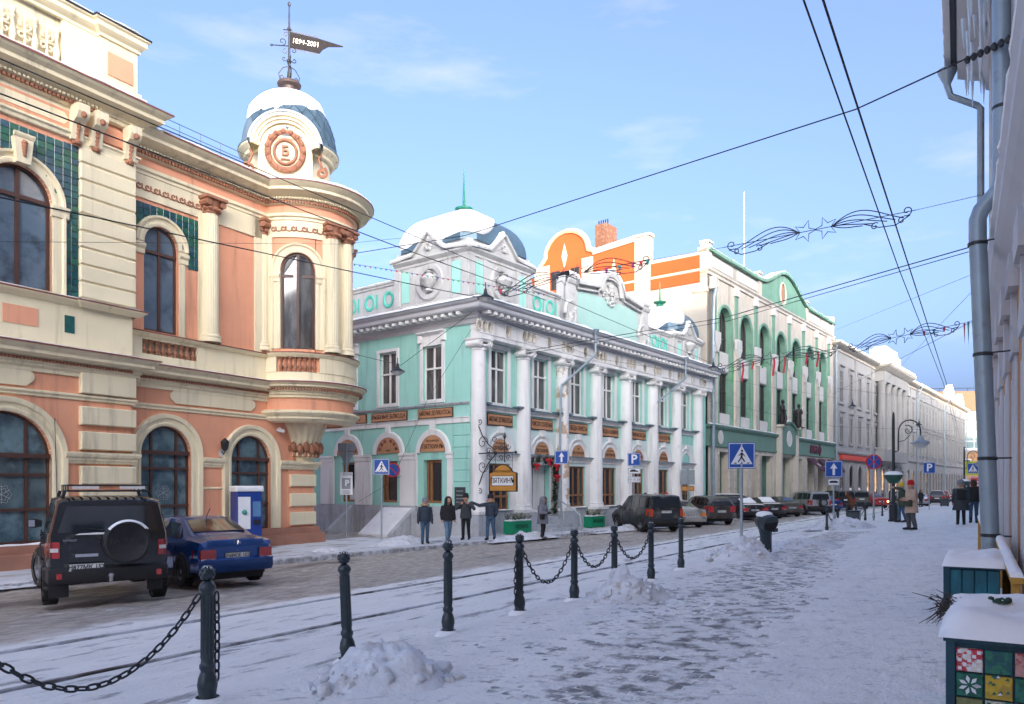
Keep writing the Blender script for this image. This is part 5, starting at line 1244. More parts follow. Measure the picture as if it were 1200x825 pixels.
rightb = right_building()
# unseen houses added behind the camera and opposite, only to shade the street
def plain_block(label, fr, x0, x1, h, cmat, rows, y0=0):
    root = thing('shade_house', label, 'building', fr.w(x0, 0, 0), fr.ang); W_ = x1 - x0
    MB().wall(rect(0, W_, -1, h), [], y0).box(0, W_, y0 + .01, y0 + 13, -1, h - .05).build('wall', cmat, root)
    MB().sweep([(0, y0), (W_, y0)], [(0, h - .5), (.3, h - .3), (.4, h), (0, h + .1)]).build('cornice', WHITE, root)
    wm = MB().wall(rect(-.75, .75, -.2, 2.3), [recthole(-.55, .55, 0, 2.1)], y0 - .08, .1).mesh('window', WHITE); pm = MB().add([(-.55, y0 - .01, 0), (.55, y0 - .01, 0), (.55, y0 - .01, 2.1), (-.55, y0 - .01, 2.1)], [(0, 1, 2, 3)]).mesh('pane', GLASS)
    for i in range(int(W_ / 3.2)):
        for z in rows: a = ob('window', wm, root, (1.8 + 3.2 * i, 0, z)); ob('pane', pm, a)
HB = [
    ('unseen tall cream house behind the viewpoint, added to shade the street', RB, 8.2, 70, 21.8, WHITE, (1.2, 5, 9), .2),
]
RF = Fr(*T.w(0, 23.5)[:2], 232.3)      # line of unseen houses added opposite the green building to block sun
HB += [('unseen narrow pale house added opposite the mint building to block the sun', RF, -4.5, 1.5, 17, CW, (1.2, 5, 9), 0),
       ('unseen tall pale house added opposite the green building to block the sun', RF, -27, -4.7, 26, CW, (1.2, 5, 9, 13, 17), 0),
       ('unseen grey house added opposite the portico building to block the sun', RF, -44, -27.2, 23, GR, (1.2, 5, 9), 0),
       ('unseen lower grey house added opposite the portico building to block the sun', RF, -92, -44.2, 20.5, GR, (1.2, 5, 9), 0),
       ('unseen pale house added opposite the cream building to block the sun', RF, -150, -92.2, 20, CW, (1.2, 5, 9), 0)]
for a in HB: plain_block(*a)
# ------------------------------------------------------------------ ground
GR0 = MB().add([(-900, -900, -.9), (900, -900, -.9), (900, 900, -.9), (-900, 900, -.9)], [(0, 1, 2, 3)]).build('ground', SNOWD); struct(GR0)
def ground_mat(name, kind):
    """procedural street surface: packed snow, brown slush and paving read from noise and from the lie of the street"""
    m = bpy.data.materials.new(name); m.use_nodes = True; t = m.node_tree; b = t.nodes['Principled BSDF']; N = t.nodes.new; K = t.links.new
    g = N('ShaderNodeNewGeometry')
    rot = N('ShaderNodeMapping'); rot.vector_type = 'POINT'; rot.inputs['Rotation'].default_value = (0, 0, AA); K(g.outputs['Position'], rot.inputs['Vector'])   # x' = -u, y' = t
    st = N('ShaderNodeMapping'); st.inputs['Scale'].default_value = (1, .28, 1); K(rot.outputs['Vector'], st.inputs['Vector'])
    def noise(scale, det=6, rough=.6, v=st):
        n = N('ShaderNodeTexNoise'); n.inputs['Scale'].default_value = scale; n.inputs['Detail'].default_value = det; n.inputs['Roughness'].default_value = rough; K(v.outputs['Vector'] if hasattr(v, 'outputs') else v, n.inputs['Vector']); return n.outputs['Fac']
    def rng(x, a, b_, c=0., d=1.):
        r = N('ShaderNodeMapRange'); r.interpolation_type = 'SMOOTHSTEP'; r.inputs[1].default_value = a; r.inputs[2].default_value = b_; r.inputs[3].default_value = c; r.inputs[4].default_value = d; K(x, r.inputs[0]); return r.outputs[0]
    def math_(op, a, b_=None):
        n = N('ShaderNodeMath'); n.operation = op
        for i, q in enumerate((a, b_)):
            if q is None: continue
            if isinstance(q, (int, float)): n.inputs[i].default_value = q
            else: K(q, n.inputs[i])
        return n.outputs[0]
    def mix(f, a, b_):
        n = N('ShaderNodeMix'); n.data_type = 'RGBA'; K(f, n.inputs['Factor'])
        for i, q in ((6, a), (7, b_)):
            if isinstance(q, tuple): n.inputs[i].default_value = (*q, 1)
            else: K(q, n.inputs[i])
        return n.outputs[2]
    fine = noise(9, 8, .65); mid = noise(2.2); big = noise(.55, 4)
    snow = mix(rng(mid, .35, .7), (.95, .925, .88), (.86, .84, .80))
    spk = N('ShaderNodeMapping'); spk.inputs['Rotation'].default_value = (0, 0, R(8)); spk.inputs['Scale'].default_value = (1.0, 2.6, 1); K(g.outputs['Position'], spk.inputs['Vector'])
    if kind == 'road':
        sep = N('ShaderNodeSeparateXYZ'); K(rot.outputs['Vector'], sep.inputs[0])
        u = math_('MULTIPLY', sep.outputs[0], -1.0)
        edge = math_('ADD', u, math_('MULTIPLY', math_('SUBTRACT', noise(.9, 6, .65), .5), 2.6))
        slush_f = rng(edge, 9.6, 10.4)
        slush = mix(rng(fine, .38, .62), (.33, .285, .24), (.56, .50, .44))
        slush = mix(rng(mid, .56, .72), slush, (.52, .49, .46)); slush = mix(rng(big, .56, .68), slush, (.19, .165, .145)); slush = mix(rng(noise(5, 8, .75), .58, .66), slush, (.74, .72, .69))
        snow = mix(rng(noise(3.2, 8, .7), .54, .64), snow, (.40, .385, .375))
        snow = mix(rng(noise(14, 6, .6), .60, .72), snow, (.50, .51, .53))
        c = mix(slush_f, snow, slush)
        rgh = rng(slush_f, 0, 1, .62, .50)
    elif kind == 'left':
        c = mix(rng(mid, .50, .66), (.66, .67, .69), (.36, .325, .295)); c = mix(rng(fine, .6, .75), c, (.25, .21, .18)); rgh = None
    else:
        c = mix(rng(fine, .58, .74), snow, (.60, .60, .61)); c = mix(rng(noise(3.4, 9, .72, spk), .55, .68), c, (.46, .46, .47)); c = mix(rng(noise(11, 6, .7, spk), .61, .70), c, (.30, .29, .29)); rgh = None
    K(c, b.inputs['Base Color'])
    if rgh: K(rgh, b.inputs['Roughness'])
    else: b.inputs['Roughness'].default_value = .68
    b.inputs['Specular IOR Level'].default_value = .35
    bp = N('ShaderNodeBump'); bp.inputs['Strength'].default_value = .85; bp.inputs['Distance'].default_value = .045
    iso = noise(22, 6, .65, rot); hsum = math_('ADD', math_('MULTIPLY', iso, .6), fine); K(hsum, bp.inputs['Height']); K(bp.outputs['Normal'], b.inputs['Normal'])
    return m
def sheet(name, m, ts, us, zf, smooth=True):
    """grid in street coordinates (t along, u across to the left)"""
    b = MB()
    for t_ in ts:
        for u_ in us:
            x, y = aw(t_, u_); b.v.append((x, y, zf(x, y, t_, u_)))
    n = len(us)
    for i in range(len(ts) - 1):
        for j in range(n - 1): b.f.append((i * n + j, i * n + j + 1, (i + 1) * n + j + 1, (i + 1) * n + j)); b.m.append(0)
    me = bpy.data.meshes.new(name); me.from_pydata(b.v, [], b.f); me.materials.append(m)
    for p in me.polygons: p.use_smooth = smooth
    o = ob(name, me); return struct(o)
def steps(a, b, s0, s1):
    out = []; x = a; n = 0
    while x < b: out.append(x); f = (x - a) / (b - a); x += s0 + (s1 - s0) * f
    return out + [b]
def n2(x, y, s, z=0.): return mnoise.noise(Vector((x * s, y * s, z)))
def fbm(x, y, s, z=0.): return n2(x, y, s, z) + .5 * n2(x, y, s * 2.1, z + 3) + .25 * n2(x, y, s * 4.3, z + 7)
def road_z(x, y, t_, u_):
    z = gz(x, y) + .010 * fbm(x, y, 2.2) - .02
    if u_ > 9.4:                                   # wheel ruts and lumps in the slush
        z += .030 * fbm(x * .6, y * 1.1, 2.6, 4) + .018 * fbm(x, y, 7, 2) + .022 * math.sin(u_ * 3.6 + 1.6 * n2(x, y, .3))
    else: z += .006 * fbm(x, y, 5, 2)
    return z
sheet('road', ground_mat('road_snow_and_slush', 'road'), steps(-12, 215, .10, 2.6), steps(4.7, 30, .12, .30), road_z)
FOOT = {}                                       # footprints trodden along the pavement
fr_ = random.Random(12)
for k in range(34):
    t0, u0, dr = fr_.uniform(2, 18), fr_.uniform(.1, 4.4), fr_.uniform(-.12, .12) + (math.pi if fr_.random() < .5 else 0)
    for q in range(fr_.randint(5, 13)):
        s_ = q * .62; sd = .10 if q % 2 else -.10; tt, uu = t0 + math.cos(dr) * s_ - math.sin(dr) * sd, u0 + math.sin(dr) * s_ + math.cos(dr) * sd
        FOOT.setdefault((int(tt * 2), int(uu * 2)), []).append((tt, uu, dr, fr_.uniform(.006, .014)))
def foot(t_, u_):
    z = 0
    for a in (-1, 0, 1):
        for b in (-1, 0, 1):
            for (tt, uu, dr, h) in FOOT.get((int(t_ * 2) + a, int(u_ * 2) + b), ()):
                dx, dy = t_ - tt, u_ - uu; x = (dx * math.cos(dr) + dy * math.sin(dr)) / .15; y = (-dx * math.sin(dr) + dy * math.cos(dr)) / .06; r2 = x * x + y * y
                if r2 < 4: z += h * (.45 * math.exp(-(r2 - 1.6) ** 2 * 2.5) - math.exp(-r2 * r2 * .9))
    return z
def lane(t_, u_): return abs(u_ - (1.75 + .095 * min(t_, 24))) / 1.15
def walk_z(x, y, t_, u_):
    l = lane(t_, u_); thick = .022 * min(1, max(0, l - .35)) if u_ < 3.2 else .012 * min(1, max(0, l - .35))
    return gz(x, y) - .0035 + .0085 * fbm(x, y, .9, 9) + .0060 * fbm(x, y, 4.5, 1) + (.005 + .004 * min(1, max(0, 2.2 - u_))) * fbm(x, y, 9.5, 4) + thick + max(0, (.9 - u_)) * .02 + (foot(t_, u_) if 1 < t_ < 24 else 0)
RWALK = sheet('pavement', ground_mat('pavement_snow', 'walk'), steps(-12, 3, .3, .3)[:-1] + steps(3, 70, .036, .5), steps(-1.4, 4.75, .045, .045), walk_z)
RFAR = sheet('far_pavement', MATS['trodden_snow'], steps(70, 215, 1, 3), steps(-60, 4.7, .8, 2), lambda x, y, t_, u_: gz(x, y) + .01)
# paving blocks under the thin snow: the nearest are pieces, the rest one mesh
PAV = mat('paving_block', (.23, .22, .215), .75, .35, 3, .4, 60, col2=(.80, .78, .75), thr=.47, scale2=4.5, soft=.10)
pm = MB().cbox(-.095, .095, -.02, .02, -.045, .045, .005).mesh('paving_block', PAV)
for v in pm.vertices: v.co = Vector((v.co.x, v.co.z, -v.co.y))
cand = []
for i in range(250):
    for j in range(34):
        t_ = 4.2 + i * .105; u_ = -.4 + j * .205 + (.1 if i % 2 else 0)
        x, y = aw(t_, u_)
        if u_ > 4.6 or y < 4.6 or lane(t_, u_) > (1.25 if t_ > 9 else 2.2): continue
        pxx = 600 + 900 * x / y
        if not (250 < pxx < 1110): continue
        if walk_z(x, y, t_, u_) - gz(x, y) > .009: continue
        cand.append((y, x, y))
cand.sort(key=lambda q: q[0])
rest = MB()
for k, (_, x, y) in enumerate(cand):
    z = gz(x, y) - .019 + .0022 * math.sin(k * 12.9)
    if k < 300:
        o = ob('paving_block', pm, RWALK, (x, y, z)); o.rotation_euler = (.01 * math.sin(k * 5.1), .012 * math.sin(k * 3.1), math.pi - AA)
    else:
        c, s = math.cos(-AA), math.sin(-AA)
        k0 = len(rest.v); rest.box(-.095, .095, -.045, .045, -.02, .02); rest.map(lambda a, b_, d: (x + a * c - b_ * s, y + a * s + b_ * c, z + d), k0)
stuff(rest.build('paving_block', PAV, RWALK))
# pavement on the left: in front of the salmon and the mint buildings
LWM = ground_mat('left_pavement_snow', 'left')
KERB = mat('kerb_stone', (.30, .29, .29), .85, .15, 3, .3, 30, col2=(.62, .64, .67), thr=.52)
def leftwalk(fr, x0, x1, w_, name):
    xs = steps(x0, x1, .25, .3); ys = steps(-.3, w_, .14, .14); b = MB()
    for xx in xs:
        for yy in ys:
            p = fr.w(xx, yy); b.v.append((p.x, p.y, -.49 + .014 * fbm(p.x, p.y, 1.8, 5)))
    n = len(ys)
    for i in range(len(xs) - 1):
        for j in range(n - 1): b.f.append((i * n + j, i * n + j + 1, (i + 1) * n + j + 1, (i + 1) * n + j)); b.m.append(0)
    me = bpy.data.meshes.new(name); me.from_pydata(b.v, [], b.f); me.materials.append(LWM)
    for p in me.polygons: p.use_smooth = True
    o = struct(ob(name, me))
    L_ = 1.2
    for i in range(int((x1 - x0) / L_)):
        k = MB().cbox(.01, L_ - .01, -.13, 0, -.9, -.485, .02).build('kerb_stone', KERB, o); p = fr.w(x0 + i * L_, w_); k.location = p; k.rotation_euler = (0, 0, fr.ang)
leftwalk(P, -12, 12, 3.6, 'left_pavement'); leftwalk(T, -12, 60, 2.6, 'left_pavement')
# tram rails
def rail(u0, label):
    b = MB(); pts = []
    for i in range(120):
        t_ = -10 + i * 1.0; x, y = aw(t_, u0); pts.append((x, y, gz(x, y) - .012))
    rings = []
    for (x, y, z) in pts: rings.append([(x + NL[0] * o, y + NL[1] * o, z + h) for o, h in ((-.027, -.05), (-.027, .018), (.027, .018), (.027, -.05))])
    b.rings(rings); o = b.build('tram_rail', mat('rail_steel', (.07, .055, .05), .5, .3, 6, metal=.4, col2=(.62, .65, .69), thr=.49, scale2=1.1), None); tag(o, label, 'tram rail', 'tram rails in the street')
rail(6.65, 'tram rail nearer the bollards, half buried in packed snow'); rail(9.0, 'tram rail farther from the bollards, at the edge of the brown slush')
# ------------------------------------------------------------------ cars (local x forward, y left)
TYRE = mat('tyre_rubber', (.018, .017, .017), .8, .3, 12, .3, 60, col2=(.16, .13, .11), thr=.62, scale2=6)
RIM = mat('alloy_rim', (.34, .35, .36), .35, .15, 8, metal=.7)
CARGL = mat('car_glass', (.014, .018, .022), .05, .3, 1.5, spec=.9, coat=.5)
PLATE = mat('number_plate', (.72, .72, .70), .5, .06, 8)
INK = mat('plate_ink', (.02, .02, .02), .6, .05, 8)
REDL = mat('red_lens', (.42, .012, .012), .16, .15, 20, spec=.7, coat=.6)
WHL = mat('white_lens', (.70, .66, .62), .18, .1, 20, spec=.7, coat=.5)
ORL = mat('amber_lens', (.75, .19, .02), .2, .1, 20, coat=.5)
PLAS = mat('black_plastic', (.022, .022, .024), .55, .2, 15, .15, 60)
CHROME = mat('chrome', (.6, .6, .62), .2, .05, 5, metal=.9)
def wheel(root, x, y, r, w_, steer=0):
    s = 1 if y > 0 else -1
    e = MB(); e.lathe([(r * .62, -w_ * .5), (r * .92, -w_ * .5), (r, -w_ * .34), (r, w_ * .34), (r * .92, w_ * .5), (r * .62, w_ * .5)], n=24)
    for i in range(24):
        a = R(15 * i); k = len(e.v); e.box(-.012, .012, -w_ * .45, w_ * .45, r - .004, r + .012); e.map(lambda p, q, t: (t * math.cos(a) - p * math.sin(a), t * math.sin(a) + p * math.cos(a), q), k)
    e.map(lambda a, b, c: (a, c * s, b)); t = e.build('wheel', TYRE, root, True, 40, (x, y, r))
    m = MB(); m.lathe([(r * .62, -w_ * .2), (r * .64, w_ * .42), (r * .58, w_ * .40), (r * .54, w_ * .2), (.0, w_ * .15)], n=20)
    for i in range(5):
        a = R(72 * i); k = len(m.v)
        m.box(.03, r * .58, -.032, .032, w_ * .16, w_ * .36); m.map(lambda p, q, z: (p * math.cos(a) - q * math.sin(a), p * math.sin(a) + q * math.cos(a), z), k)
    m.lathe([(r * .16, w_ * .2), (r * .15, w_ * .42), (0, w_ * .44)], n=10)
    m.map(lambda a, b, c: (a, c * s, b)); m.build('rim', RIM, t, True, 30)
    if steer: t.rotation_euler = (0, 0, steer)
    return t
def ringpts(q):
    x, zb, wl, wm, zm, wb, zt, wr, zr, sl = q
    h = [(wl * .90, zb), (wl, zb + .07), (wm, zm), (wm * .995, zm + (zt - zm) * .55), (wb, zt), (wr, zr - .05), (wr * .88, zr - .012), (wr * .45, zr)]
    f = lambda y, z: (x + sl * max(0, z - zt), y, z)
    return [f(-y, z) for y, z in h] + [f(y, z) for y, z in reversed(h)]
def lerp(a, b, t): return tuple(a[i] + (b[i] - a[i]) * t for i in range(3))
def patch(A, B, ta, tb, sa, sb, off, flip=False):
    """pane on the loft quad between ring point pairs A=(a0,a1) (rear), B=(b0,b1) (front)"""
    c = [lerp(lerp(A[0], B[0], t), lerp(A[1], B[1], t), s) for t, s in ((ta, sa), (tb, sa), (tb, sb), (ta, sb))]
    v = [Vector(p) for p in c]; n = (v[1] - v[0]).cross(v[3] - v[0]).normalized()
    return v, n
CARS = []
def car(name, kind, paint, rear, heading, label, plate='', snow=(), lens=None, rack=False, spare=False, group='cars parked along the street', front=False, litlamp=False, detail=True):
    """rear = world point on the ground under the middle of the rear bumper; heading measured from +Y to the right"""
    K_ = dict(
        sedan=dict(L=4.35, W=.85, r=.31, wb=(.82, 3.42), st=[
            (0, .42, .66, .74, .62, .70, .86, .62, .90, 0), (.06, .34, .74, .82, .62, .78, .95, .68, 1.0, 0), (.42, .26, .80, .85, .60, .82, .98, .70, 1.04, 0), (.78, .22, .82, .85, .58, .80, .98, .66, 1.10, 0),
            (1.45, .20, .82, .85, .56, .79, .97, .56, 1.40, 0), (2.0, .20, .82, .85, .55, .79, .96, .58, 1.455, 0), (2.5, .20, .82, .85, .55, .79, .95, .57, 1.42, 0), (3.22, .22, .82, .85, .55, .78, .93, .66, 1.02, 0),
            (3.85, .26, .80, .83, .55, .72, .80, .60, .86, 0), (4.2, .32, .72, .76, .52, .64, .68, .52, .72, 0), (4.35, .40, .58, .62, .5, .52, .58, .42, .60, 0)], side=(3, 6), rear_g=(3, 4), front_g=(6, 7)),
        suv=dict(L=4.75, W=.93, r=.37, wb=(.92, 3.72), st=[
            (0, .50, .78, .86, .72, .84, 1.14, .72, 1.70, .12), (.10, .40, .84, .92, .70, .88, 1.16, .76, 1.76, .06), (.5, .34, .90, .93, .68, .89, 1.15, .76, 1.80, 0), (1.2, .32, .90, .93, .66, .88, 1.13, .76, 1.83, 0),
            (2.1, .32, .90, .93, .66, .88, 1.11, .76, 1.82, 0), (2.75, .32, .90, .93, .66, .88, 1.09, .73, 1.74, 0), (3.45, .32, .90, .93, .66, .86, 1.07, .78, 1.14, 0), (4.2, .36, .88, .90, .64, .80, .98, .70, 1.04, 0),
            (4.62, .42, .80, .83, .62, .72, .84, .60, .90, 0), (4.75, .5, .66, .68, .6, .6, .72, .5, .76, 0)], side=(1, 5), rear_g=None, front_g=(5, 6)),
        crossover=dict(L=4.5, W=.92, r=.36, wb=(.88, 3.55), st=[
            (0, .48, .76, .84, .72, .80, 1.08, .62, 1.42, .55), (.10, .38, .82, .90, .70, .86, 1.10, .66, 1.52, .40), (.5, .30, .88, .92, .66, .87, 1.10, .68, 1.60, .10), (1.2, .28, .88, .92, .64, .86, 1.07, .70, 1.655, 0),
            (2.0, .28, .88, .92, .64, .86, 1.05, .70, 1.66, 0), (2.6, .28, .88, .92, .64, .86, 1.03, .68, 1.58, 0), (3.3, .28, .88, .92, .64, .84, 1.01, .74, 1.08, 0), (4.0, .32, .86, .88, .62, .78, .93, .68, .98, 0),
            (4.38, .38, .78, .80, .6, .7, .8, .58, .85, 0), (4.5, .46, .62, .64, .58, .58, .7, .46, .73, 0)], side=(1, 5), rear_g=None, front_g=(5, 6)),
        jeep=dict(L=4.5, W=.94, r=.40, wb=(.78, 3.54), st=[
            (0, .56, .84, .88, .80, .875, 1.22, .76, 1.80, .10), (.10, .54, .90, .93, .80, .91, 1.22, .79, 1.85, .06), (.5, .56, .92, .94, .78, .91, 1.22, .79, 1.875, 0), (1.3, .55, .92, .94, .78, .91, 1.21, .79, 1.885, 0),
            (2.1, .55, .92, .94, .78, .91, 1.20, .79, 1.875, 0), (2.7, .55, .92, .94, .78, .90, 1.19, .76, 1.80, 0), (3.25, .55, .92, .93, .78, .89, 1.18, .82, 1.23, 0), (4.1, .56, .90, .92, .76, .84, 1.12, .78, 1.16, 0),
            (4.42, .58, .86, .88, .74, .8, 1.02, .72, 1.07, 0), (4.5, .62, .78, .8, .72, .72, .92, .64, .96, 0)], side=(1, 5), rear_g=None, front_g=(5, 6)))[kind]
    st = K_['st']; W = K_['W']; r = K_['r']
    root = thing(name, label, 'car', rear, R(90) - heading, group)
    rg = [ringpts(q) for q in st]
    n = 16; b = MB(); b.rings(rg, caps=False)
    for ring in (rg[0], rg[-1]):
        k0 = len(b.v); b.v += ring
        for i in range(7): b.f.append((k0 + i, k0 + i + 1, k0 + 14 - i, k0 + 15 - i)); b.m.append(0)
    body = b.build('body', paint, root, True, 32)
    def pane(v, nrm, off=.008, name='window', m=CARGL):
        cs = [p + nrm * off for p in v]; q = MB(); q.add(cs + [p - nrm * .01 for p in v], [(0, 1, 2, 3), (0, 4, 5, 1), (1, 5, 6, 2), (2, 6, 7, 3), (3, 7, 4, 0)]); return q.build(name, m, root)
    a, z = K_['side']
    for sgn in (0, 1):
        for i in range(a, z):
            i4, i5 = (4, 5) if sgn == 0 else (11, 10)
            A = (rg[i][i4], rg[i][i5]); B = (rg[i + 1][i4], rg[i + 1][i5])
            ta, tb = .05, .95
            if kind == 'sedan' and i == a:
                v = [Vector(lerp(lerp(A[0], B[0], t), lerp(A[1], B[1], t), s)) for t, s in ((.42, .1), (.95, .08), (.95, .86), (.80, .80))]
            elif i == z - 1:
                v = [Vector(lerp(lerp(A[0], B[0], t), lerp(A[1], B[1], t), s)) for t, s in ((.06, .08), (.80, .10), (.30, .82), (.06, .86))] if kind != 'sedan' else [Vector(lerp(lerp(A[0], B[0], t), lerp(A[1], B[1], t), s)) for t, s in ((.05, .08), (.95, .08), (.95, .86), (.05, .86))]
            else: v, _ = patch(A, B, ta, tb, .08, .86, 0)
            nn = (v[1] - v[0]).cross(v[3] - v[0]).normalized()
            if nn.y * (1 if sgn else -1) < 0: nn = -nn
            pane(v, nn)
        if kind == 'sedan':
            i4, i5 = (4, 5) if sgn == 0 else (11, 10); A = (rg[6][i4], rg[6][i5]); B = (rg[7][i4], rg[7][i5])
            v = [Vector(lerp(lerp(A[0], B[0], t), lerp(A[1], B[1], t), s)) for t, s in ((.05, .1), (.72, .14), (.30, .82), (.05, .86))]; nn = (v[1] - v[0]).cross(v[3] - v[0]).normalized()
            if nn.y * (1 if sgn else -1) < 0: nn = -nn
            pane(v, nn)
    def topglass(i, j, t0, t1, nm):
        A, B = rg[i], rg[j]; q = MB(); P0 = [lerp(A[k], B[k], t0) for k in (5, 6, 7, 8, 9, 10)]; P1 = [lerp(A[k], B[k], t1) for k in (5, 6, 7, 8, 9, 10)]
        P0[0] = lerp(P0[0], P0[5], .05); P1[0] = lerp(P1[0], P1[5], .05); P0[5] = lerp(P0[5], P0[0], .05); P1[5] = lerp(P1[5], P1[0], .05)
        nn = (Vector(P1[2]) - Vector(P0[2])).cross(Vector(P0[3]) - Vector(P0[2])).normalized()
        if nn.z < 0: nn = -nn
        q.rings([[tuple(Vector(p) + nn * .014) for p in P0], [tuple(Vector(p) + nn * .014) for p in P1]], caps=False, closed=False); q.build(nm, CARGL, root, True)
    topglass(*K_['front_g'], .10, .92, 'windscreen')
    r0 = rg[0]
    if K_['rear_g']: topglass(*K_['rear_g'], .12, .90, 'rear_window')
    else:
        L4, L5, R4, R5 = [Vector(r0[k]) for k in (4, 5, 11, 10)]
        v = [L4.lerp(R4, .06) + (L5 - L4) * .10, L4.lerp(R4, .94) + (L5 - L4) * .10, L5.lerp(R5, .93) - (L5 - L4) * .07, L5.lerp(R5, .07) - (L5 - L4) * .07]
        nn = (v[1] - v[0]).cross(v[3] - v[0]).normalized(); nn = nn if nn.x < 0 else -nn
        pane(v, nn, .012, 'rear_window')
        if detail: MB().tube([tuple(v[0].lerp(v[1], .42) + nn * .03), tuple(v[0].lerp(v[1], .75) + nn * .03 + Vector((0, 0, .07)))], .008, 5).build('rear_wiper', PLAS, root)
    # wheels; shade of the arch hollows painted as flat black discs
    for x in K_['wb']:
        for s in (1, -1):
            ar = MB(); ar.lathe([(0, .0), (r + .075, 0), (r + .085, -.02), (r + .085, -.2)], n=24); ar.map(lambda p, q, t: (x + p, s * (W + .006 + t), r + .02 + q)); ar.v = [(p[0], p[1], max(p[2], st[3][1] - .02)) for p in ar.v]; ar.build('arch_shade_disc', PLAS, root)
            wheel(root, x, s * (W - .08), r, .22 if kind != 'jeep' else .25, (.30 if (kind == 'jeep' and x > 2) else 0))
    # bumpers, sills
    zb0 = st[0][1]
    bw = W - .03
    bm = PLAS if kind in ('jeep', 'suv') else paint
    bp = MB(); z0, z1 = (zb0 - .10, zb0 + .20) if kind != 'jeep' else (.42, .70)
    sec = lambda y, x: [(x, y, z0), (x - .05, y, z0 + .06), (x - .06, y, z1 - .04), (x, y, z1)]
    bp.rings([[(.35, -W - .005, z0 + .02), (.33, -W - .01, z0 + .06), (.33, -W - .01, z1 - .02), (.35, -W + .0, z1)], sec(-bw, .06), sec(-bw * .8, -.02), sec(0, -.06), sec(bw * .8, -.02), sec(bw, .06), [(.35, W + .005, z0 + .02), (.33, W + .01, z0 + .06), (.33, W + .01, z1 - .02), (.35, W, z1)]], closed=False, caps=False)
    bp.build('rear_bumper', bm, root, True, 40)
    bp = MB(); xf = K_['L']; bp.rings([[(xf - .4, y * W, zb0 - .12), (xf - .4 + .42 * (1 - abs(y) ** 3), y * W * .97, zb0 - .10), (xf - .4 + .44 * (1 - abs(y) ** 3), y * W * .97, zb0 + .12), (xf - .4, y * W, zb0 + .18)] for y in (-1, -.85, -.5, 0, .5, .85, 1)], closed=False, caps=False); bp.build('front_bumper', bm, root, True, 40)
    for s in (1, -1): MB().box(K_['wb'][0] + r + .08, K_['wb'][1] - r - .08, min(s * (W - .06), s * (W + .012)), max(s * (W - .06), s * (W + .012)), st[3][1] - .02, st[3][1] + .10).build('sill', PLAS, root)
    MB().box(.3, K_['L'] - .4, -W + .12, W - .12, st[3][1] - .08, st[3][1] + .1).build('underbody', PLAS, root)
    # lamps
    zt = st[0][6]
    for s in (1, -1):
        y0, y1 = s * (W * .56), s * (st[1][3] + .012)
        if kind == 'jeep': y0 = s * (W - .19)
        za, zb_ = ((zt - .37, zt - .10) if kind == 'jeep' else (zt - .30, zt - .06) if kind == 'sedan' else (zt - .34, zt + .0))
        if kind == 'suv': y0 = s * (W - .22); za, zb_ = zt - .38, zt - .02
        q = MB(); dx = .03 if kind == 'sedan' else .012; q.add([(-.015 - dx, y0, za), (-.015 - dx, y0, zb_), (.02 - dx, y1 - s * .05, za - .0), (.02 - dx, y1 - s * .05, zb_), (.30, y1 + s * .012, za + .06), (.30, y1 + s * .012, zb_ - .02), (.1, y0, za), (.1, y0, zb_)], [(0, 1, 3, 2), (2, 3, 5, 4), (1, 7, 5, 3), (0, 2, 4, 6)])
        lm = q.build('tail_lamp', lens or REDL, root)
        if kind in ('jeep', 'sedan'):
            h = (zb_ - za); f0, f1 = (.38, .62) if kind == 'jeep' else (.04, .22)
            q = MB(); e = .02
            q.add([(-.022 - dx, y0 + s * .02, za + h * f0), (-.022 - dx, y0 + s * .02, za + h * f1), (.012 - dx, y1 - s * .056, za + h * f1), (.012 - dx, y1 - s * .056, za + h * f0)], [(0, 1, 2, 3)]); q.build('reversing_lens', WHL if kind == 'jeep' else WHL, lm)
        hl = MB(); xf = K_['L']; zf = st[-2][6]; hl.add([(xf - .04, s * W * .40, zf - .12), (xf - .06, s * W * .42, zf + .02), (xf - .32, s * (W - .09), zf - .06), (xf - .32, s * (W - .07), zf + .08)], [(0, 1, 3, 2)]); hl.build('headlamp', WHL, root)
        if kind == 'jeep': MB().box(-.08, -.05, s * (W - .14), s * (W - .22), .50, .60).build('reflector', REDL, root)
        m = MB(); xm = K_['wb'][1] - .55; zm = st[-4][6] + .08 if kind != 'jeep' else 1.32
        m.rings([[(xm, s * (W - .02), zm - .06), (xm + .1, s * (W - .02), zm - .05), (xm + .1, s * (W - .02), zm + .05), (xm, s * (W - .02), zm + .06)], [(xm - .02, s * (W + .10), zm - .09), (xm + .14, s * (W + .10), zm - .07), (xm + .14, s * (W + .10), zm + .08), (xm - .02, s * (W + .10), zm + .10)], [(xm, s * (W + .22), zm - .07), (xm + .10, s * (W + .21), zm - .05), (xm + .10, s * (W + .21), zm + .06), (xm, s * (W + .22), zm + .08)]])
        mo = m.build('mirror', PLAS if kind != 'sedan' else paint, root, True, 50)
        MB().box(xm - .026, xm - .02, s * (W + .10) if s > 0 else s * (W + .205), s * (W + .205) if s > 0 else s * (W + .10), zm - .06, zm + .07).build('mirror_glass', CHROME, mo)
        if detail:
            for xh in (K_['wb'][0] + 1.0, K_['wb'][0] + 1.85):
                MB().box(xh, xh + .18, min(s * (W - .03), s * (W + .02)), max(s * (W - .03), s * (W + .02)), zt - .13, zt - .09).build('door_handle', PLAS if kind == 'jeep' else paint, root)
            dl = MB()
            for xh in (K_['wb'][0] + .42, K_['wb'][0] + 1.28, K_['wb'][0] + 2.12): dl.box(xh, xh + .012, min(s * (W - .02), s * (W + .004)), max(s * (W - .02), s * (W + .004)), st[3][1] + .12, zt - .02)
            dl.build('door_gap', PLAS, root)
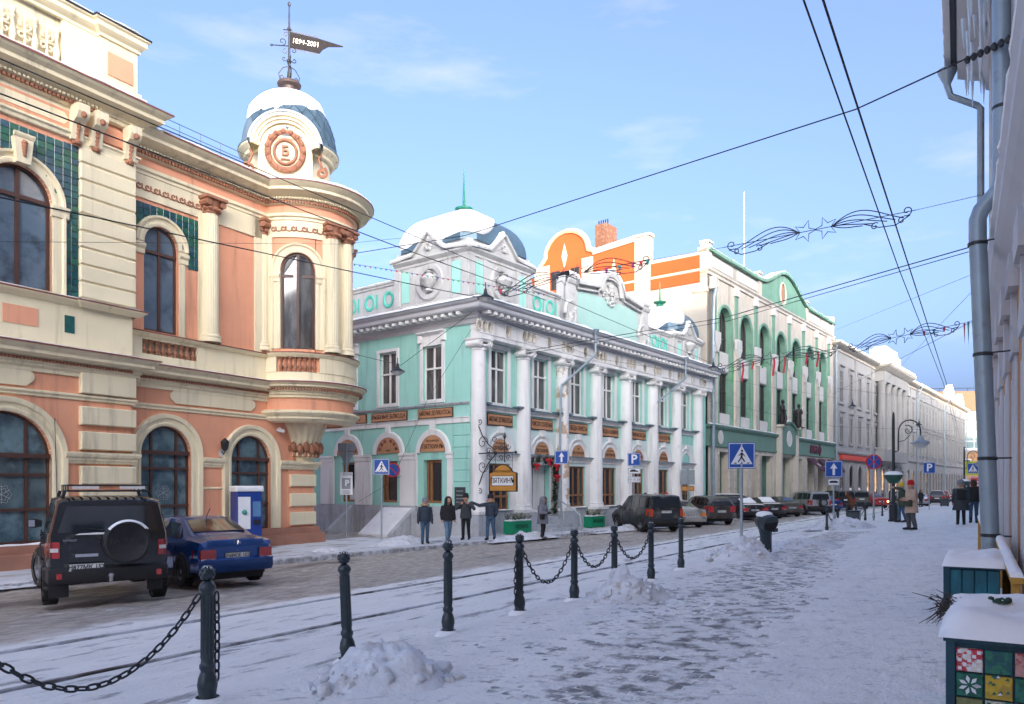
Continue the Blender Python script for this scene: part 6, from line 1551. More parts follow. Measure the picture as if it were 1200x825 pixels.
    # plate and badge
    zp = {'sedan': zt - .20, 'suv': zt - .16, 'crossover': zt - .30, 'jeep': .69}[kind]; yp = .36 if kind == 'jeep' else 0
    xb = -.075 if kind == 'jeep' else -.012
    pl = MB().box(xb - .012, xb, -.26 + yp, .26 + yp, zp - .056, zp + .056).build('number_plate', PLATE, root)
    MB().box(xb - .008, xb + .004, -.275 + yp, .275 + yp, zp - .07, zp + .07).build('plate_frame', INK, pl)
    if plate:
        o = ob('lettering', text_mesh(plate, .105, INK, .002, squash=.92, bold=.002), pl, (xb - .014, yp, zp)); o.rotation_euler = (0, 0, R(-90))
    if kind == 'sedan': MB().box(-.014, .0, -.34, .34, zp + .075, zp + .10).build('boot_handle', paint, root)
    # snow lying on the car
    for (x0, x1, yw, z, h) in snow:
        s_ = MB(); rr = []
        for i in range(9):
            x = x0 + (x1 - x0) * i / 8; ee = .05 * n2(x, yw, 3, 2)
            zz = z if not callable(z) else z(x)
            rr.append([(x, -yw - ee, zz), (x, -yw * .9, zz + h * .8), (x, -yw * .3, zz + h * (1 + 2 * ee)), (x, yw * .4, zz + h), (x, yw * .92, zz + h * .7), (x, yw + ee, zz)])
        s_.rings(rr).build('snow', SNOW, root, True, 60)
    if rack:
        k = MB(); zr = 1.97
        for z in (zr, zr + .10):
            k.tube([(.15, -.62, z), (2.0, -.62, z), (2.0, .62, z), (.15, .62, z)], .016, 6, True)
        for x in (.15, .77, 1.4, 2.0):
            for y in (-.62, .62): k.tube([(x, y, zr), (x, y, zr + .10)], .012, 5); 
            k.tube([(x, -.62, zr), (x, .62, zr)], .014, 5)
        for i in range(9): k.box(.2, 1.95, -.55 + i * .137 - .02, -.55 + i * .137 + .02, zr - .012, zr + .004)
        for x in (.35, 1.8):
            for y in (-.66, .66): k.tube([(x, y * 1.06, 1.82), (x, y, zr)], .03, 6)
        k.build('roof_rack', PLAS, root)
        for y in (-.36, .36): MB().box(.11, .14, y - .2, y + .2, zr + .035, zr + .085).build('work_lamp', WHL, root)
        MB().tube([(1.6, .72, 1.85), (1.55, .74, 2.6), (1.5, .76, 3.3)], .006, 4).build('antenna', PLAS, root)
    if spare:
        yc, zc, R_ = (-.24, 1.10, .37) if kind == 'jeep' else (-.1, .95, .34)
        q = MB(); q.lathe([(0, .0), (R_ * .80, 0), (R_ * .86, .012), (R_ * .97, .0), (R_, -.03), (R_, -.20), (R_ * .9, -.22)], n=36); q.map(lambda a, b, c: (-.26 - c * 1., yc + a, zc + b)) ; sp = q.build('spare_wheel_cover', PLAS, root, True, 30)
        if kind == 'jeep':
            o = ob('lettering', text_mesh('PATRIOT', .115, mat('raised_black', (.03, .03, .032), .4, .1, 5), .006, squash=1.1, bold=.004), sp, (-.263, yc, zc + .02)); o.rotation_euler = (0, 0, R(-90))
            sn = MB(); sn.arch(0, 0, [(R_ - .01, -.22), (R_ + .012, -.20), (R_ + .02, -.10), (R_ + .006, -.04), (R_ - .02, -.03)], 38, 142, 16); sn.map(lambda x, y, z: (-.26 - y * 1 - .0, yc + x, zc + z))
            sn.map(lambda x, y, z: (-.52 - x, y, z)); sn.build('snow', SNOW, sp, True)
        else:
            m = MB().lathe([(0, 0), (R_ * .6, .01), (R_ * .62, -.02)], n=20).map(lambda a, b, c: (-.275 - c, yc + a, zc + b)); m.build('rim', RIM, sp)
        MB().box(-.06, .03, yc - .12, yc + .12, zc - .12, zc + .12).build('spare_bracket', PLAS, root)
    if litlamp: MB().blob((-.03, -W * .75, zt - .18), .07, 8).build('brake_light', emit('lit_tail_lamp', (1., .35, .12), 6), root)
    return root, body
def paintm(nm, c, rough=.3, metal=.3, dirt=.62): return mat(nm, c, rough, .12, 2, metal=metal, coat=.7, spec=.5, col2=(.17, .15, .13), thr=dirt, scale2=1.8, soft=.1)
jr, jb = car('parked_off_roader', 'jeep', paintm('black_paint', (.012, .012, .014), .22, .2, .66), onground(129, 13.2), R(-33), 'black boxy off-roader with roof rack and covered spare wheel by the salmon building', 'Н877МК 152', rack=True, spare=True, snow=((-.04, .0, .5, 1.235, .03),))
MB().box(-.012, .02, .18, .52, .86, .91).build('tailgate_handle', CHROME, jr)
o = ob('lettering', text_mesh('PATRIOT', .05, CHROME, .003), jr, (-.006, .60, 1.14)); o.rotation_euler = (0, 0, R(-90))
tw = MB(); tw.tube([(.2, 0, .45), (-.2, 0, .45), (-.22, 0, .52)], .03, 6); tw.blob((-.22, 0, .55), .045, 8); tw.build('tow_bar', CHROME, jr, True)
for s in (1, -1): MB().box(.28, .30, s * .60 if s < 0 else .60, s * .90 if s < 0 else .90, .16, .42).build('mud_flap', PLAS, jr) if s > 0 else MB().box(.30, .32, -.88, -.62, .2, .42).build('mud_flap', PLAS, jr)
sr, sb = car('parked_sedan', 'sedan', paintm('blue_paint', (.012, .07, .26), .20, .45, .72), onground(278, 16.3), R(-45), 'dark blue sedan with snow on its rear bumper, beside the black off-roader', 'Р689ОЕ 152', snow=((-.06, .06, .62, .565, .03),))
MB().lathe([(.055, 0), (.07, .01), (.07, -.02)], n=20).map(lambda a, b, c: (.01 - c, a, .93 + b)).build('badge_ring', CHROME, sr)
bd = MB()
for (ya, za, yb, zb) in ((-.035, .03, 0, -.045), (0, -.045, .035, .03), (-.02, .045, 0, .0), (0, 0, .02, .045)): bd.tube([(-.004, ya, .93 + za), (-.004, yb, .93 + zb)], .006, 4)
bd.build('badge', CHROME, sr)
MB().tube([(1.55, 0, 1.42), (1.35, 0, 1.62)], .008, 5).build('antenna', PLAS, sr)
rowz = 'cars parked at an angle along the left kerb'
def rowcar(nm, kind, pm_, pxx, Y, hd, label, **k): return car(nm, kind, pm_, onground(pxx, Y), R(hd), label, group=rowz, **k)
rowcar('parked_suv', 'suv', paintm('graphite_paint', (.022, .026, .028), .3, .3, .58), 781, 36.8, -16, 'dark grey suv with roof rails parked first beyond the mint doorway', plate='К318ТН 52', lens=mat('orange_red_lens', (.5, .05, .01), .2, .1, 9, coat=.5))
rowcar('parked_sedan', 'sedan', paintm('silver_paint', (.50, .48, .44), .3, .5, .60), 812, 40.6, -15, 'pale silver sedan between the dark grey suv and the brown crossover', plate='М204ОР 52', lens=ORL)
rowcar('parked_crossover', 'crossover', paintm('brown_paint', (.055, .046, .040), .3, .4, .56), 846, 43.6, -12, 'dirty brown crossover beside the pale silver sedan', plate='О561СК 152')
rowcar('parked_estate', 'crossover', paintm('black_paint_b', (.016, .017, .02), .3, .3, .64), 868, 50.5, -14, 'dark crossover with snowy roof half hidden behind a black snow-covered sedan', plate='', snow=((.6, 2.4, .6, 1.66, .05),))
rowcar('parked_sedan', 'sedan', paintm('black_paint_c', (.014, .015, .018), .3, .3, .64), 885, 49.4, -10, 'black sedan with snow over its rear window, left of two black sedans', plate='Е730ВА 52', snow=((.08, .8, .62, 1.02, .06), (.8, 1.5, .52, lambda x: 1.12 + (x - .8) * .42, .05), (1.5, 2.6, .5, 1.43, .05)))
rowcar('parked_sedan', 'sedan', paintm('dark_green_paint', (.018, .02, .02), .3, .3, .62), 908, 52.2, -9, 'black sedan with a white snowy back, right of two black sedans', plate='Т115УМ 152', snow=((.3, .8, .6, 1.03, .05), (.8, 1.5, .5, lambda x: 1.12 + (x - .8) * .42, .05)))
rowcar('parked_sedan', 'sedan', paintm('bronze_paint', (.10, .085, .07), .3, .5, .58), 929, 55.4, -8, 'bronze sedan with a blue-green rear window beside the silver off-roader', plate='А482ЕХ 52')
rowcar('parked_off_roader', 'suv', paintm('pale_silver_paint', (.46, .46, .46), .3, .5, .60), 962, 59.0, -10, 'silver off-roader with a spare wheel on its back door', spare=True, plate='')
rowcar('parked_sedan', 'sedan', paintm('bright_blue_paint', (.015, .06, .26), .3, .4, .66), 977, 65, -6, 'bright blue sedan parked just beyond the silver off-roader', plate='')
rowcar('parked_van', 'suv', paintm('black_paint_d', (.02, .02, .022), .3, .3, .64), 992, 69.5, -6, 'black suv parked between the bright blue sedan and the olive one', detail=False)
rowcar('parked_van', 'suv', paintm('olive_paint', (.13, .13, .09), .35, .3, .6), 1010, 73.5, -4, 'olive green suv parked beside the red car', detail=False)
rowcar('parked_sedan', 'sedan', paintm('red_paint', (.36, .012, .016), .28, .2, .68), 1033, 78, 0, 'red car with a glowing tail lamp near the street lamp', litlamp=True, detail=False)
rowcar('parked_sedan', 'sedan', paintm('grey_silver_paint', (.36, .37, .39), .3, .5, .62), 1078, 84, 25, 'silver grey car beyond the street lamp', detail=False)
rowcar('parked_estate', 'crossover', paintm('black_paint_e', (.02, .02, .022), .3, .3, .66), 1098, 92, 30, 'black crossover with a snowy roof beyond the street lamp', detail=False, snow=((.6, 2.6, .6, 1.65, .06),))
rowcar('parked_estate', 'crossover', paintm('maroon_paint', (.16, .014, .02), .3, .3, .68), 1104, 104, 30, 'maroon crossover far down the street', detail=False)
rowcar('parked_sedan', 'sedan', paintm('white_paint', (.66, .66, .66), .3, .1, .66), 1121, 112, 30, 'white car farthest down the street', detail=False)
# ------------------------------------------------------------------ people
SKIN = mat('skin', (.52, .28, .19), .6, .1, 10)
def person(label, pos, face, H, coat, legs, boots, hat=None, hem=.47, stride=.0, arms=((.05, 0), (.05, 0)), hood=None, fur=None, bag=None, hair=None, scarf=None, lean=0, coatw=1., group='people in the street', skirt=False, trousers_wide=1., held=None, headpitch=0):
    """face: heading the figure looks towards (from +Y to the right). arms: (elbow offset forward, hand target) tuples in body axes"""
    root = thing('person', label, 'person', pos, -face, group)          # local +y is forward, x to the right
    s = H / 1.75
    P_ = lambda x, y, z: Vector((x * s, (y + lean * max(0, z - .9)) * s, z * s))
    hip, sh, neck, head = P_(0, 0, .93), P_(0, 0, 1.42), P_(0, .01, 1.50), P_(0, .03 + headpitch, 1.63)
    # joints
    J = {}
    for sd, sg in (('l', -1), ('r', 1)):
        f = stride * sg
        J['hip' + sd] = P_(.09 * sg, 0, .90); J['knee' + sd] = P_(.10 * sg, .5 * f + .03, .49); J['ank' + sd] = P_(.11 * sg, f * 1.0 - .03, .08 + max(0, -f) * .18); J['toe' + sd] = P_(.13 * sg, f + .14, .04 + max(0, -f) * .05)
        J['sh' + sd] = P_(.19 * sg, 0, 1.40)
    for sd, sg, a in (('l', -1, arms[0]), ('r', 1, arms[1])):
        J['el' + sd] = P_(*a[0]) if len(a) and isinstance(a[0], tuple) else P_(sg * .25, -.03, 1.13)
        J['ha' + sd] = P_(*a[1]) if len(a) > 1 and isinstance(a[1], tuple) else P_(sg * .27, .06, .88)
    names = ['pel', 'chest', 'neck', 'head']; V = [hip, P_(0, 0, 1.25), neck, head]; E_ = [(0, 1), (1, 2), (2, 3)]; RD = [.13, .15, .055, .095]
    def addv(p, r, frm): V.append(p); RD.append(r); E_.append((frm, len(V) - 1)); return len(V) - 1
    for sd in 'lr':
        a = addv(J['hip' + sd], .085, 0); a = addv(J['knee' + sd], .058, a); a = addv(J['ank' + sd], .04, a); addv(J['toe' + sd], .035, a)
        a = addv(J['sh' + sd], .07, 1); a = addv(J['el' + sd], .045, a); addv(J['ha' + sd], .034, a)
    me = bpy.data.meshes.new('body'); me.from_pydata([tuple(v) for v in V], E_, []); me.materials.append(SKIN)
    bo = ob('body', me, root); bo.modifiers.new('skin', 'SKIN'); 
    for i, v in enumerate(me.skin_vertices[0].data): v.radius = (RD[i] * s, RD[i] * s); v.use_root = i == 0
    sub = bo.modifiers.new('sub', 'SUBSURF'); sub.levels = 1; sub.render_levels = 1; bo.modifiers['skin'].use_smooth_shade = True
    # head with face
    h = MB(); h.blob((head.x, head.y, head.z), .108 * s, 14, 1.22, 1, .04); h.blob((head.x, head.y + .108 * s, head.z - .012 * s), .022 * s, 6, 1.5)
    for sg in (-1, 1): h.blob((head.x + sg * .102 * s, head.y - .005, head.z), .025 * s, 6, 1.4)
    h.build('head', SKIN, root, True, 80)
    e = MB()
    for sg in (-1, 1): e.blob((head.x + sg * .038 * s, head.y + .098 * s, head.z + .018 * s), .012 * s, 6)
    e.tube([(head.x - .025 * s, head.y + .100 * s, head.z - .06 * s), (head.x + .025 * s, head.y + .100 * s, head.z - .06 * s)], .006 * s, 4)
    e.build('face_features', mat('dark_features', (.07, .03, .025), .6, .1, 9), root)
    # coat
    c = MB(); hw = .20 * coatw; zl = 1.75 * hem if hem > 1 else 1.75 * hem
    rings = []
    for f, w_, d_ in ((0, 1.18 if hem < .45 else 1.08, 1.15), (.25, 1.06, 1.08), (.5, 1.0, 1.0), (.75, 1.06, 1.02), (.92, 1.05, .95), (1.0, .55, .6)):
        z = zl + (1.475 - zl) * f; wv = hw * w_ * 1.05; dv = .145 * coatw * d_ * 1.05
        rings.append([tuple(P_(wv * math.cos(R(a)) * (1 + .05 * math.sin(5 * R(a) + z * 9)), dv * math.sin(R(a)), z + .01 * math.sin(3 * R(a)))) for a in range(0, 360, 22)])
    c.rings(rings)
    for sd in 'lr':
        S0, E0, H0 = J['sh' + sd], J['el' + sd], J['ha' + sd]; wr = E0.lerp(H0, .93)
        c.tube([tuple(S0.lerp(P_(0, 0, 1.38), .25)), tuple(S0), tuple(S0.lerp(E0, .5)), tuple(E0), tuple(E0.lerp(wr, .5)), tuple(wr)], [.07 * s * coatw, .088 * s * coatw, .078 * s * coatw, .07 * s * coatw, .06 * s * coatw, .056 * s], 10)
    co = c.build('coat', coat, root, True, 60)
    # trousers and boots
    t = MB()
    for sd in 'lr':
        H0, K0, A0 = J['hip' + sd], J['knee' + sd], J['ank' + sd]
        t.tube([tuple(H0 + Vector((0, 0, .06 * s))), tuple(H0), tuple(H0.lerp(K0, .5)), tuple(K0), tuple(K0.lerp(A0, .45)), tuple(A0 + Vector((0, 0, .02 * s)))], [x * s * trousers_wide for x in (.10, .105, .088, .07, .066, .058)], 10)
    t.blob(tuple(P_(0, 0, .90)), .155 * s, 10, .9, 1, .05)
    t.build('trousers', legs, root, True, 60)
    for sd in 'lr':
        A0, T0 = J['ank' + sd], J['toe' + sd]; b = MB()
        b.tube([tuple(A0 + Vector((0, 0, .15 * s))), tuple(A0 + Vector((0, 0, .04 * s))), tuple(A0 + Vector((0, 0, -.02 * s)))], [.056 * s, .055 * s, .058 * s], 9)
        d = (T0 - A0); d.z = 0; d.normalize(); b.tube([tuple(A0 - d * .055 * s + Vector((0, 0, -.035 * s))), tuple(A0 + d * .04 * s + Vector((0, 0, -.03 * s))), tuple(T0 + Vector((0, 0, .002))), tuple(T0 + d * .05 * s)], [.045 * s, .052 * s, .045 * s, .025 * s], 9)
        b.build('boot', boots, root, True, 60)
        H0, E0 = J['ha' + sd], J['el' + sd]; d = (H0 - E0).normalized(); sd_ = d.cross(Vector((0, 1, 0))); sd_ = sd_.normalized() if sd_.length > .1 else Vector((1, 0, 0))
        g = MB(); g.tube([tuple(H0 - d * .05 * s), tuple(H0), tuple(H0 + d * .045 * s)], [.03 * s, .038 * s, .034 * s], 8)
        for q in range(4):
            o = sd_ * (q - 1.5) * .018 * s; L_ = (.05, .06, .057, .045)[q] * s; bend = Vector((0, .012, 0)) * s
            g.tube([tuple(H0 + d * .04 * s + o), tuple(H0 + d * (.04 * s + L_ * .6) + o + bend * .4), tuple(H0 + d * (.04 * s + L_) + o + bend * 1.6)], [.0105 * s, .0098 * s, .008 * s], 5)
        g.tube([tuple(H0 - d * .005 + sd_ * .03 * s), tuple(H0 + d * .025 * s + sd_ * .052 * s), tuple(H0 + d * .05 * s + sd_ * .054 * s)], [.013 * s, .011 * s, .009 * s], 5)
        g.build('hand', boots if fur is not None or held == 'gloves' else SKIN, root, True, 60)
    hd = (head.x, head.y, head.z)
    if hood:
        m = MB(); m.lathe([(.01, .19), (.075, .176), (.128, .115), (.150, .01), (.150, -.08), (.17, -.15), (.15, -.2)], (0, 0, 0), 18, 125, 415)
        m.map(lambda x, y, z: (hd[0] + x * s, hd[1] + y * s - .015 * s, hd[2] + z * s)); m.build('hood', hood, root, True, 70)
        if fur:
            f = MB(); f.tube([(hd[0] + .135 * s * math.sin(R(a)), hd[1] + .085 * s, hd[2] + .135 * s * math.cos(R(a)) * 1.15) for a in range(-150, 151, 20)], .038 * s, 6); f.build('fur_trim', fur, root, True)
    elif fur:
        f = MB(); f.tube([(.14 * s * math.cos(R(a)), neck.y + .10 * s * math.sin(R(a)) + .01, neck.z + .03 * s) for a in range(0, 360, 30)], .042 * s, 7, True); f.build('fur_collar', fur, root, True)
    if hat:
        m = MB(); m.lathe([(.0, .175), (.05, .168), (.095, .135), (.118, .08), (.123, .02), (.128, .0), (.126, -.02)], (0, 0, 0), 16); m.map(lambda x, y, z: (hd[0] + x * s, hd[1] + y * s - .012 * s, hd[2] + z * s + .035 * s)); m.build('hat', hat, root, True, 70)
    if hair:
        m = MB(); m.lathe([(.0, .145), (.08, .12), (.118, .05), (.122, -.04), (.11, -.14)], (0, 0, 0), 16, 130, 410); m.map(lambda x, y, z: (hd[0] + x * s, hd[1] + y * s - .01 * s, hd[2] + z * s)); m.build('hair', hair, root, True, 70)
    if scarf:
        f = MB(); f.tube([(.095 * s * math.cos(R(a)), neck.y + .085 * s * math.sin(R(a)) + .01, neck.z + .01 * s) for a in range(0, 360, 30)], .045 * s, 7, True); f.build('scarf', scarf, root, True)
    if bag:
        bm_, bx, by, bz, bw_, bh = bag
        b = MB(); b.cbox(-bw_ / 2, bw_ / 2, -.07, .07, -bh / 2, bh / 2, .03); b.map(lambda x, y, z: tuple(P_(bx + x, by + y, bz + z))); bo2 = b.build('bag', bm_, root)
        if bz < 1.2: q = MB(); q.tube([tuple(P_(bx - bw_ * .4, by, bz + bh / 2)), tuple(P_(-.16 if bx > 0 else .16, .13, 1.25)), tuple(P_(-.12 if bx > 0 else .12, 0, 1.47)), tuple(P_(bx * .5, -.15, 1.25)), tuple(P_(bx + bw_ * .4, by - .03, bz + bh / 2))], .012, 5); q.build('strap', bm_, bo2)
    return root
JEAN = mat('blue_denim', (.05, .10, .17), .85, .25, 8, .2, 80); BLKC = mat('black_cloth', (.016, .016, .018), .85, .25, 8, .3, 60); NAVY = mat('navy_quilt', (.022, .034, .055), .7, .25, 7, .4, 30)
GREYC = mat('grey_puffer', (.17, .17, .20), .75, .2, 6, .4, 25); CHAR = mat('charcoal_coat', (.045, .05, .055), .8, .2, 6, .4, 30); BEIGEC = mat('beige_coat', (.52, .36, .26), .8, .15, 5, .3, 40)
OLIVE = mat('olive_parka', (.055, .075, .05), .85, .2, 6, .3, 40); REDH = mat('red_knit', (.55, .015, .02), .9, .2, 20, .5, 60); YELH = mat('yellow_knit', (.72, .50, .04), .9, .2, 20, .5, 60)
FURT = mat('tan_fur', (.40, .26, .16), .95, .4, 25, .9, 60); FURB = mat('brown_fur', (.13, .05, .022), .95, .5, 14, 1., 40); BOOTB = mat('boot_black', (.014, .013, .013), .6, .2, 9); GREYT = mat('grey_trousers', (.09, .085, .09), .85, .2, 8); KNIT = mat('grey_knit', (.20, .22, .25), .9, .2, 20, .5, 60); BRB = mat('brown_boots', (.09, .03, .022), .6, .2, 9)
def pp(pxx, pyf, hgt=None):
    """point on the street under pixel column pxx whose feet show at row pyf"""
    lo, hi = 5., 160.
    for _ in range(50):
        Y = (lo + hi) / 2; p = onground(pxx, Y); y = 570 + (1.6 - p.z) / Y * 900
        if y > pyf: lo = Y
        else: hi = Y
    return onground(pxx, Y)
G1 = 'people walking in front of the mint building'
def up(p, dz=.0):
    x_, o_ = T.loc(p.x, p.y)
    return Vector((p.x, p.y, (-.485 if (o_ < 2.6 and -12 < x_ < 60) else p.z) + dz))
person('person in navy jacket with fur-trimmed hood, leftmost of the group by the mint building', up(pp(498, 641)), R(165), 1.62, NAVY, JEAN, BOOTB, hat=KNIT, hem=.50, stride=.10, hood=None, fur=FURT, group=G1)
person('person in black furry hooded coat and light jeans by the mint building', up(pp(525, 640)), R(150), 1.66, BLKC, mat('light_denim', (.13, .22, .32), .85, .2, 8), BRB, hem=.50, stride=.16, hood=BLKC, coatw=1.2, group=G1)
person('person in dark grey coat with hands raised to the face near the mint corner', up(pp(546, 636)), R(190), 1.75, CHAR, BLKC, BOOTB, hat=BLKC, hem=.48, stride=.05, arms=(((-.36, .12, 1.22), (-.12, .17, 1.42)), ((.36, .12, 1.22), (.14, .17, 1.42))), group=G1)
person('person in dark jacket with tan fur collar pointing left in front of the mint building', up(pp(575, 636)), R(195), 1.72, NAVY, JEAN, BOOTB, hat=BLKC, hem=.55, stride=.14, fur=FURT, arms=(((-.26, -.02, 1.15), (-.25, .12, .98)), ((.46, .05, 1.36), (.72, .10, 1.47))), group=G1)
person('person in long grey hooded puffer coat looking at a phone by the mint doorway', up(pp(636, 632)), R(120), 1.72, GREYC, BLKC, BOOTB, hem=.38, stride=.04, hood=GREYC, fur=mat('grey_fur', (.22, .20, .21), .95, .4, 25, .9, 60), coatw=1.25, arms=(((-.27, .05, 1.12), (-.10, .28, 1.12)), ((.27, .05, 1.12), (.10, .28, 1.12))), bag=(BLKC, .22, .1, .95, .28, .2), group=G1)
G2 = 'people on the right pavement'
person('person in beige coat and red knitted hat with an olive shoulder bag', up(pp(1068, 622), .03), R(-90), 1.70, BEIGEC, GREYT, BOOTB, hat=REDH, hem=.36, stride=.06, coatw=1.2, trousers_wide=1.25, bag=(mat('olive_bag', (.05, .055, .03), .7, .2, 8), -.1, .16, .98, .38, .24), arms=(((-.26, .05, 1.12), (-.12, .30, 1.10)), ((.27, .02, 1.14), (.12, .30, 1.12))), group=G2)
person('person in olive parka and yellow hat with an arm raised beside the lamp post', up(pp(1057, 613), .03), R(-80), 1.74, OLIVE, JEAN, BOOTB, hat=YELH, hem=.42, stride=.10, arms=(((-.40, .12, 1.5), (-.25, .42, 1.58)), ((.26, 0, 1.13), (.22, .16, .95))), group=G2)
person('person walking away in a long dark coat with a black backpack', up(pp(1126, 616), .03), R(28), 1.72, CHAR, BLKC, BOOTB, hat=KNIT, hem=.34, stride=.08, coatw=1.2, bag=(BLKC, 0, -.19, 1.22, .30, .40), group=G2)
person('person walking away in a black jacket and blue jeans next to the drainpipe', up(pp(1141, 614), .03), R(28), 1.78, BLKC, JEAN, BOOTB, hair=mat('brown_hair', (.07, .035, .02), .8, .2, 10), hem=.50, stride=.10, coatw=1.3, group=G2)
person('person bent over in shaggy brown fur coat behind the bollards', up(pp(998, 601), .0), R(-70), 1.72, FURB, FURB, BOOTB, hood=FURB, fur=FURT, hem=.36, coatw=1.55, lean=.45, trousers_wide=1.3, group=G2)
person('person in dark hooded jacket standing among the far parked cars', up(pp(1079, 594)), R(180), 1.75, BLKC, BLKC, BOOTB, hood=BLKC, hem=.5, group='people among the parked cars')
for q, (pxx, ht, lb) in enumerate(((756, BLKC, 'person in black hat behind the dark grey suv, leftmost of three heads'), (768, mat('red_white_knit', (.40, .06, .06), .9, .3, 20, .5, 60, col2=(.7, .7, .7), thr=.5, scale2=30), 'person in patterned hat behind the dark grey suv, middle of three heads'), (781, REDH, 'person in red hood behind the dark grey suv, rightmost of three heads'))):
    p = T.w(15.9 + q * 1.05, 1.6, -.49); k = (pxx - 600) / 900
    Y = (T.w(0, 1.5).y * T.d[0] - T.w(0, 1.5).x * T.d[1]) / (T.d[0] - k * T.d[1]); p = Vector((k * Y, Y, -.49))
    person(lb, p, R(60), 1.66, (BLKC, CHAR, REDH)[q], BLKC, BOOTB, hat=ht, hem=.45, group='people walking behind the parked suv')

# ------------------------------------------------------------------ bollards and chains
bp_ = [(.072, 0), (.075, .03), (.060, .06), (.066, .10), (.072, .14), (.064, .19), (.046, .235), (.050, .25), (.056, .26), (.056, .285), (.047, .295), (.0445, .31), (.0425, .80), (.047, .815), (.059, .835), (.060, .85), (.053, .87), (.038, .885), (.028, .895)]
BODYM = MB().lathe([(.0, 0.)] + bp_, n=24).mesh('shaft', BOLL, True, 35)
hm = MB(); hm.blob((0, 0, .95), .053, 14, 1.1, 1, .0)
for j in range(4):
    for i in range(8):
        a = R(45 * i + 22 * (j % 2)); ph = R(35 + 32 * j); hm.blob((.048 * math.sin(ph) * math.cos(a), .048 * math.sin(ph) * math.sin(a), .95 + .05 * math.cos(ph)), .0145, 5)
HEADM = hm.mesh('knob', BOLL, True, 60)
FLUTE = MB()
for i in range(12): FLUTE.tube([(.044 * math.cos(R(30 * i)), .044 * math.sin(R(30 * i)), .33), (.0422 * math.cos(R(30 * i)), .0422 * math.sin(R(30 * i)), .79)], .0045, 4)
FLUTEM = FLUTE.mesh('fluting', BOLL, True)
SNCAP = MB().blob((0, 0, .988), .040, 10, .45, 2, .2).mesh('snow', SNOW, True); SNBASE = MB().lathe([(.16, -.02), (.13, .02), (.10, .04), (.085, .05)], n=14).mesh('snow', SNOW, True)
BPOS = {}
def bollard(key, p, label, tilt=(0, 0)):
    t = thing('bollard', label, 'bollard', p, rnd.random() * 6, 'bollards along the pavement edge'); t.rotation_euler = (tilt[0], tilt[1], rnd.random())
    ob('shaft', BODYM, t); ob('knob', HEADM, t); ob('fluting', FLUTEM, t); ob('snow', SNCAP, t); ob('snow', SNBASE, t)
    BPOS[key] = p; return t
near = [(-24, 880), (243, 822), (408, 775), (525, 742), (609, 718), (673, 703), (720, 690), (763, 680), (798, 667)]
lab = ['bollard just outside the left edge holding the end of the nearest chain', 'nearest bollard, left of the picture with a chain on each side', 'leaning bollard without chains behind the nearest snow heap', 'upright bollard without chains, third from the left', 'bollard with doubled chain hanging on its left side', 'bollard between two sagging chains, left of the second snow heap', 'bollard right behind the second snow heap', 'last chained bollard right of the second snow heap', 'free-standing bollard right of the chained row']
for i, (a, b) in enumerate(near):
    t_ = [0, 0, 0, 0, 0, 0, 0, 0, 0][i]
    u_ = 4.85; p = pp(a, b) if i else None
    if i == 0: q = aw(2.0, 4.85); p = Vector((q[0], q[1], gz(*q)))
    bollard(i, up(p, -.015), lab[i], ((0, -.045) if i == 2 else (0, 0)))
far = [969, 982, 993, 1003, 1014, 1024, 1034, 1043, 1082, 1089, 1096, 1102, 1108, 1115]
for i, a in enumerate(far):
    k = (a - 600) / 900; t_ = (4.157 + 2.498 * k) / (.515 - .857 * k); q = aw(t_, 4.85)
    bollard(20 + i, Vector((q[0], q[1], gz(*q) - .01)), ('far bollard %s in the row beyond the arrow sign' % ('nearest the arrow sign', 'second from the arrow sign', 'by the square bin', 'fourth from the arrow sign', 'fifth from the arrow sign', 'beside the no-stopping sign pole', 'seventh from the arrow sign', 'eighth, next to the street lamp')[i]) if i < 8 else 'far small bollard beyond the street lamp, %s of the six' % ('leftmost', 'second', 'third', 'fourth', 'fifth', 'rightmost')[i - 8])
lk = MB(); lk.tube([(.020 * math.cos(R(a)) * 1., 0, .031 * math.sin(R(a)) * 1. + (.012 if 0 < a < 180 else -.012 if a > 180 else 0)) for a in range(0, 360, 30)], .0075, 6, True)
LINK = lk.mesh('link', IRON, True)
def chain(pts, label):
    """links laid end to end along a curve"""
    t = thing('chain', label, 'chain', pts[0], 0, 'chains between the bollards')
    P0 = Vector(pts[0]); seg = [Vector(p) for p in pts]; L_ = [0]
    for i in range(len(seg) - 1): L_.append(L_[-1] + (seg[i + 1] - seg[i]).length)
    pitch = .068; n = int(L_[-1] / pitch)
    for k in range(n):
        d = (k + .5) * L_[-1] / n; i = max(j for j in range(len(L_)) if L_[j] <= d); i = min(i, len(seg) - 2)
        f = (d - L_[i]) / (L_[i + 1] - L_[i]); p = seg[i].lerp(seg[i + 1], f); dr = (seg[i + 1] - seg[i]).normalized()
        o = ob('link', LINK, t); q = dr.to_track_quat('Z', 'Y').to_matrix().to_4x4(); o.matrix_local = Matrix.Translation(p - P0) @ q @ Matrix.Rotation(R(90) * (k % 2) + .4, 4, 'Z')
def catenary(a, b, sag, n=24): return [tuple(Vector(a).lerp(Vector(b), i / n) - Vector((0, 0, sag * (1 - (2 * i / n - 1) ** 2)))) for i in range(n + 1)]
for (i, j, sag, lb) in ((0, 1, .50, 'nearest sagging black chain at the left edge'), (4, 5, .47, 'sagging chain between the fourth and fifth bollards'), (5, 6, .38, 'sagging chain left of the second snow heap'), (6, 7, .36, 'sagging chain above the second snow heap'), (20, 21, .4, 'far sagging chain beside the arrow sign'), (23, 24, .4, 'far sagging chain left of the no-stopping sign'), (26, 27, .4, 'far sagging chain next to the street lamp')):
    a, b = BPOS[i], BPOS[j]; d = (b - a).normalized() * .065
    chain(catenary(a + d + Vector((0, 0, .80)), b - d + Vector((0, 0, .80)), sag), lb)
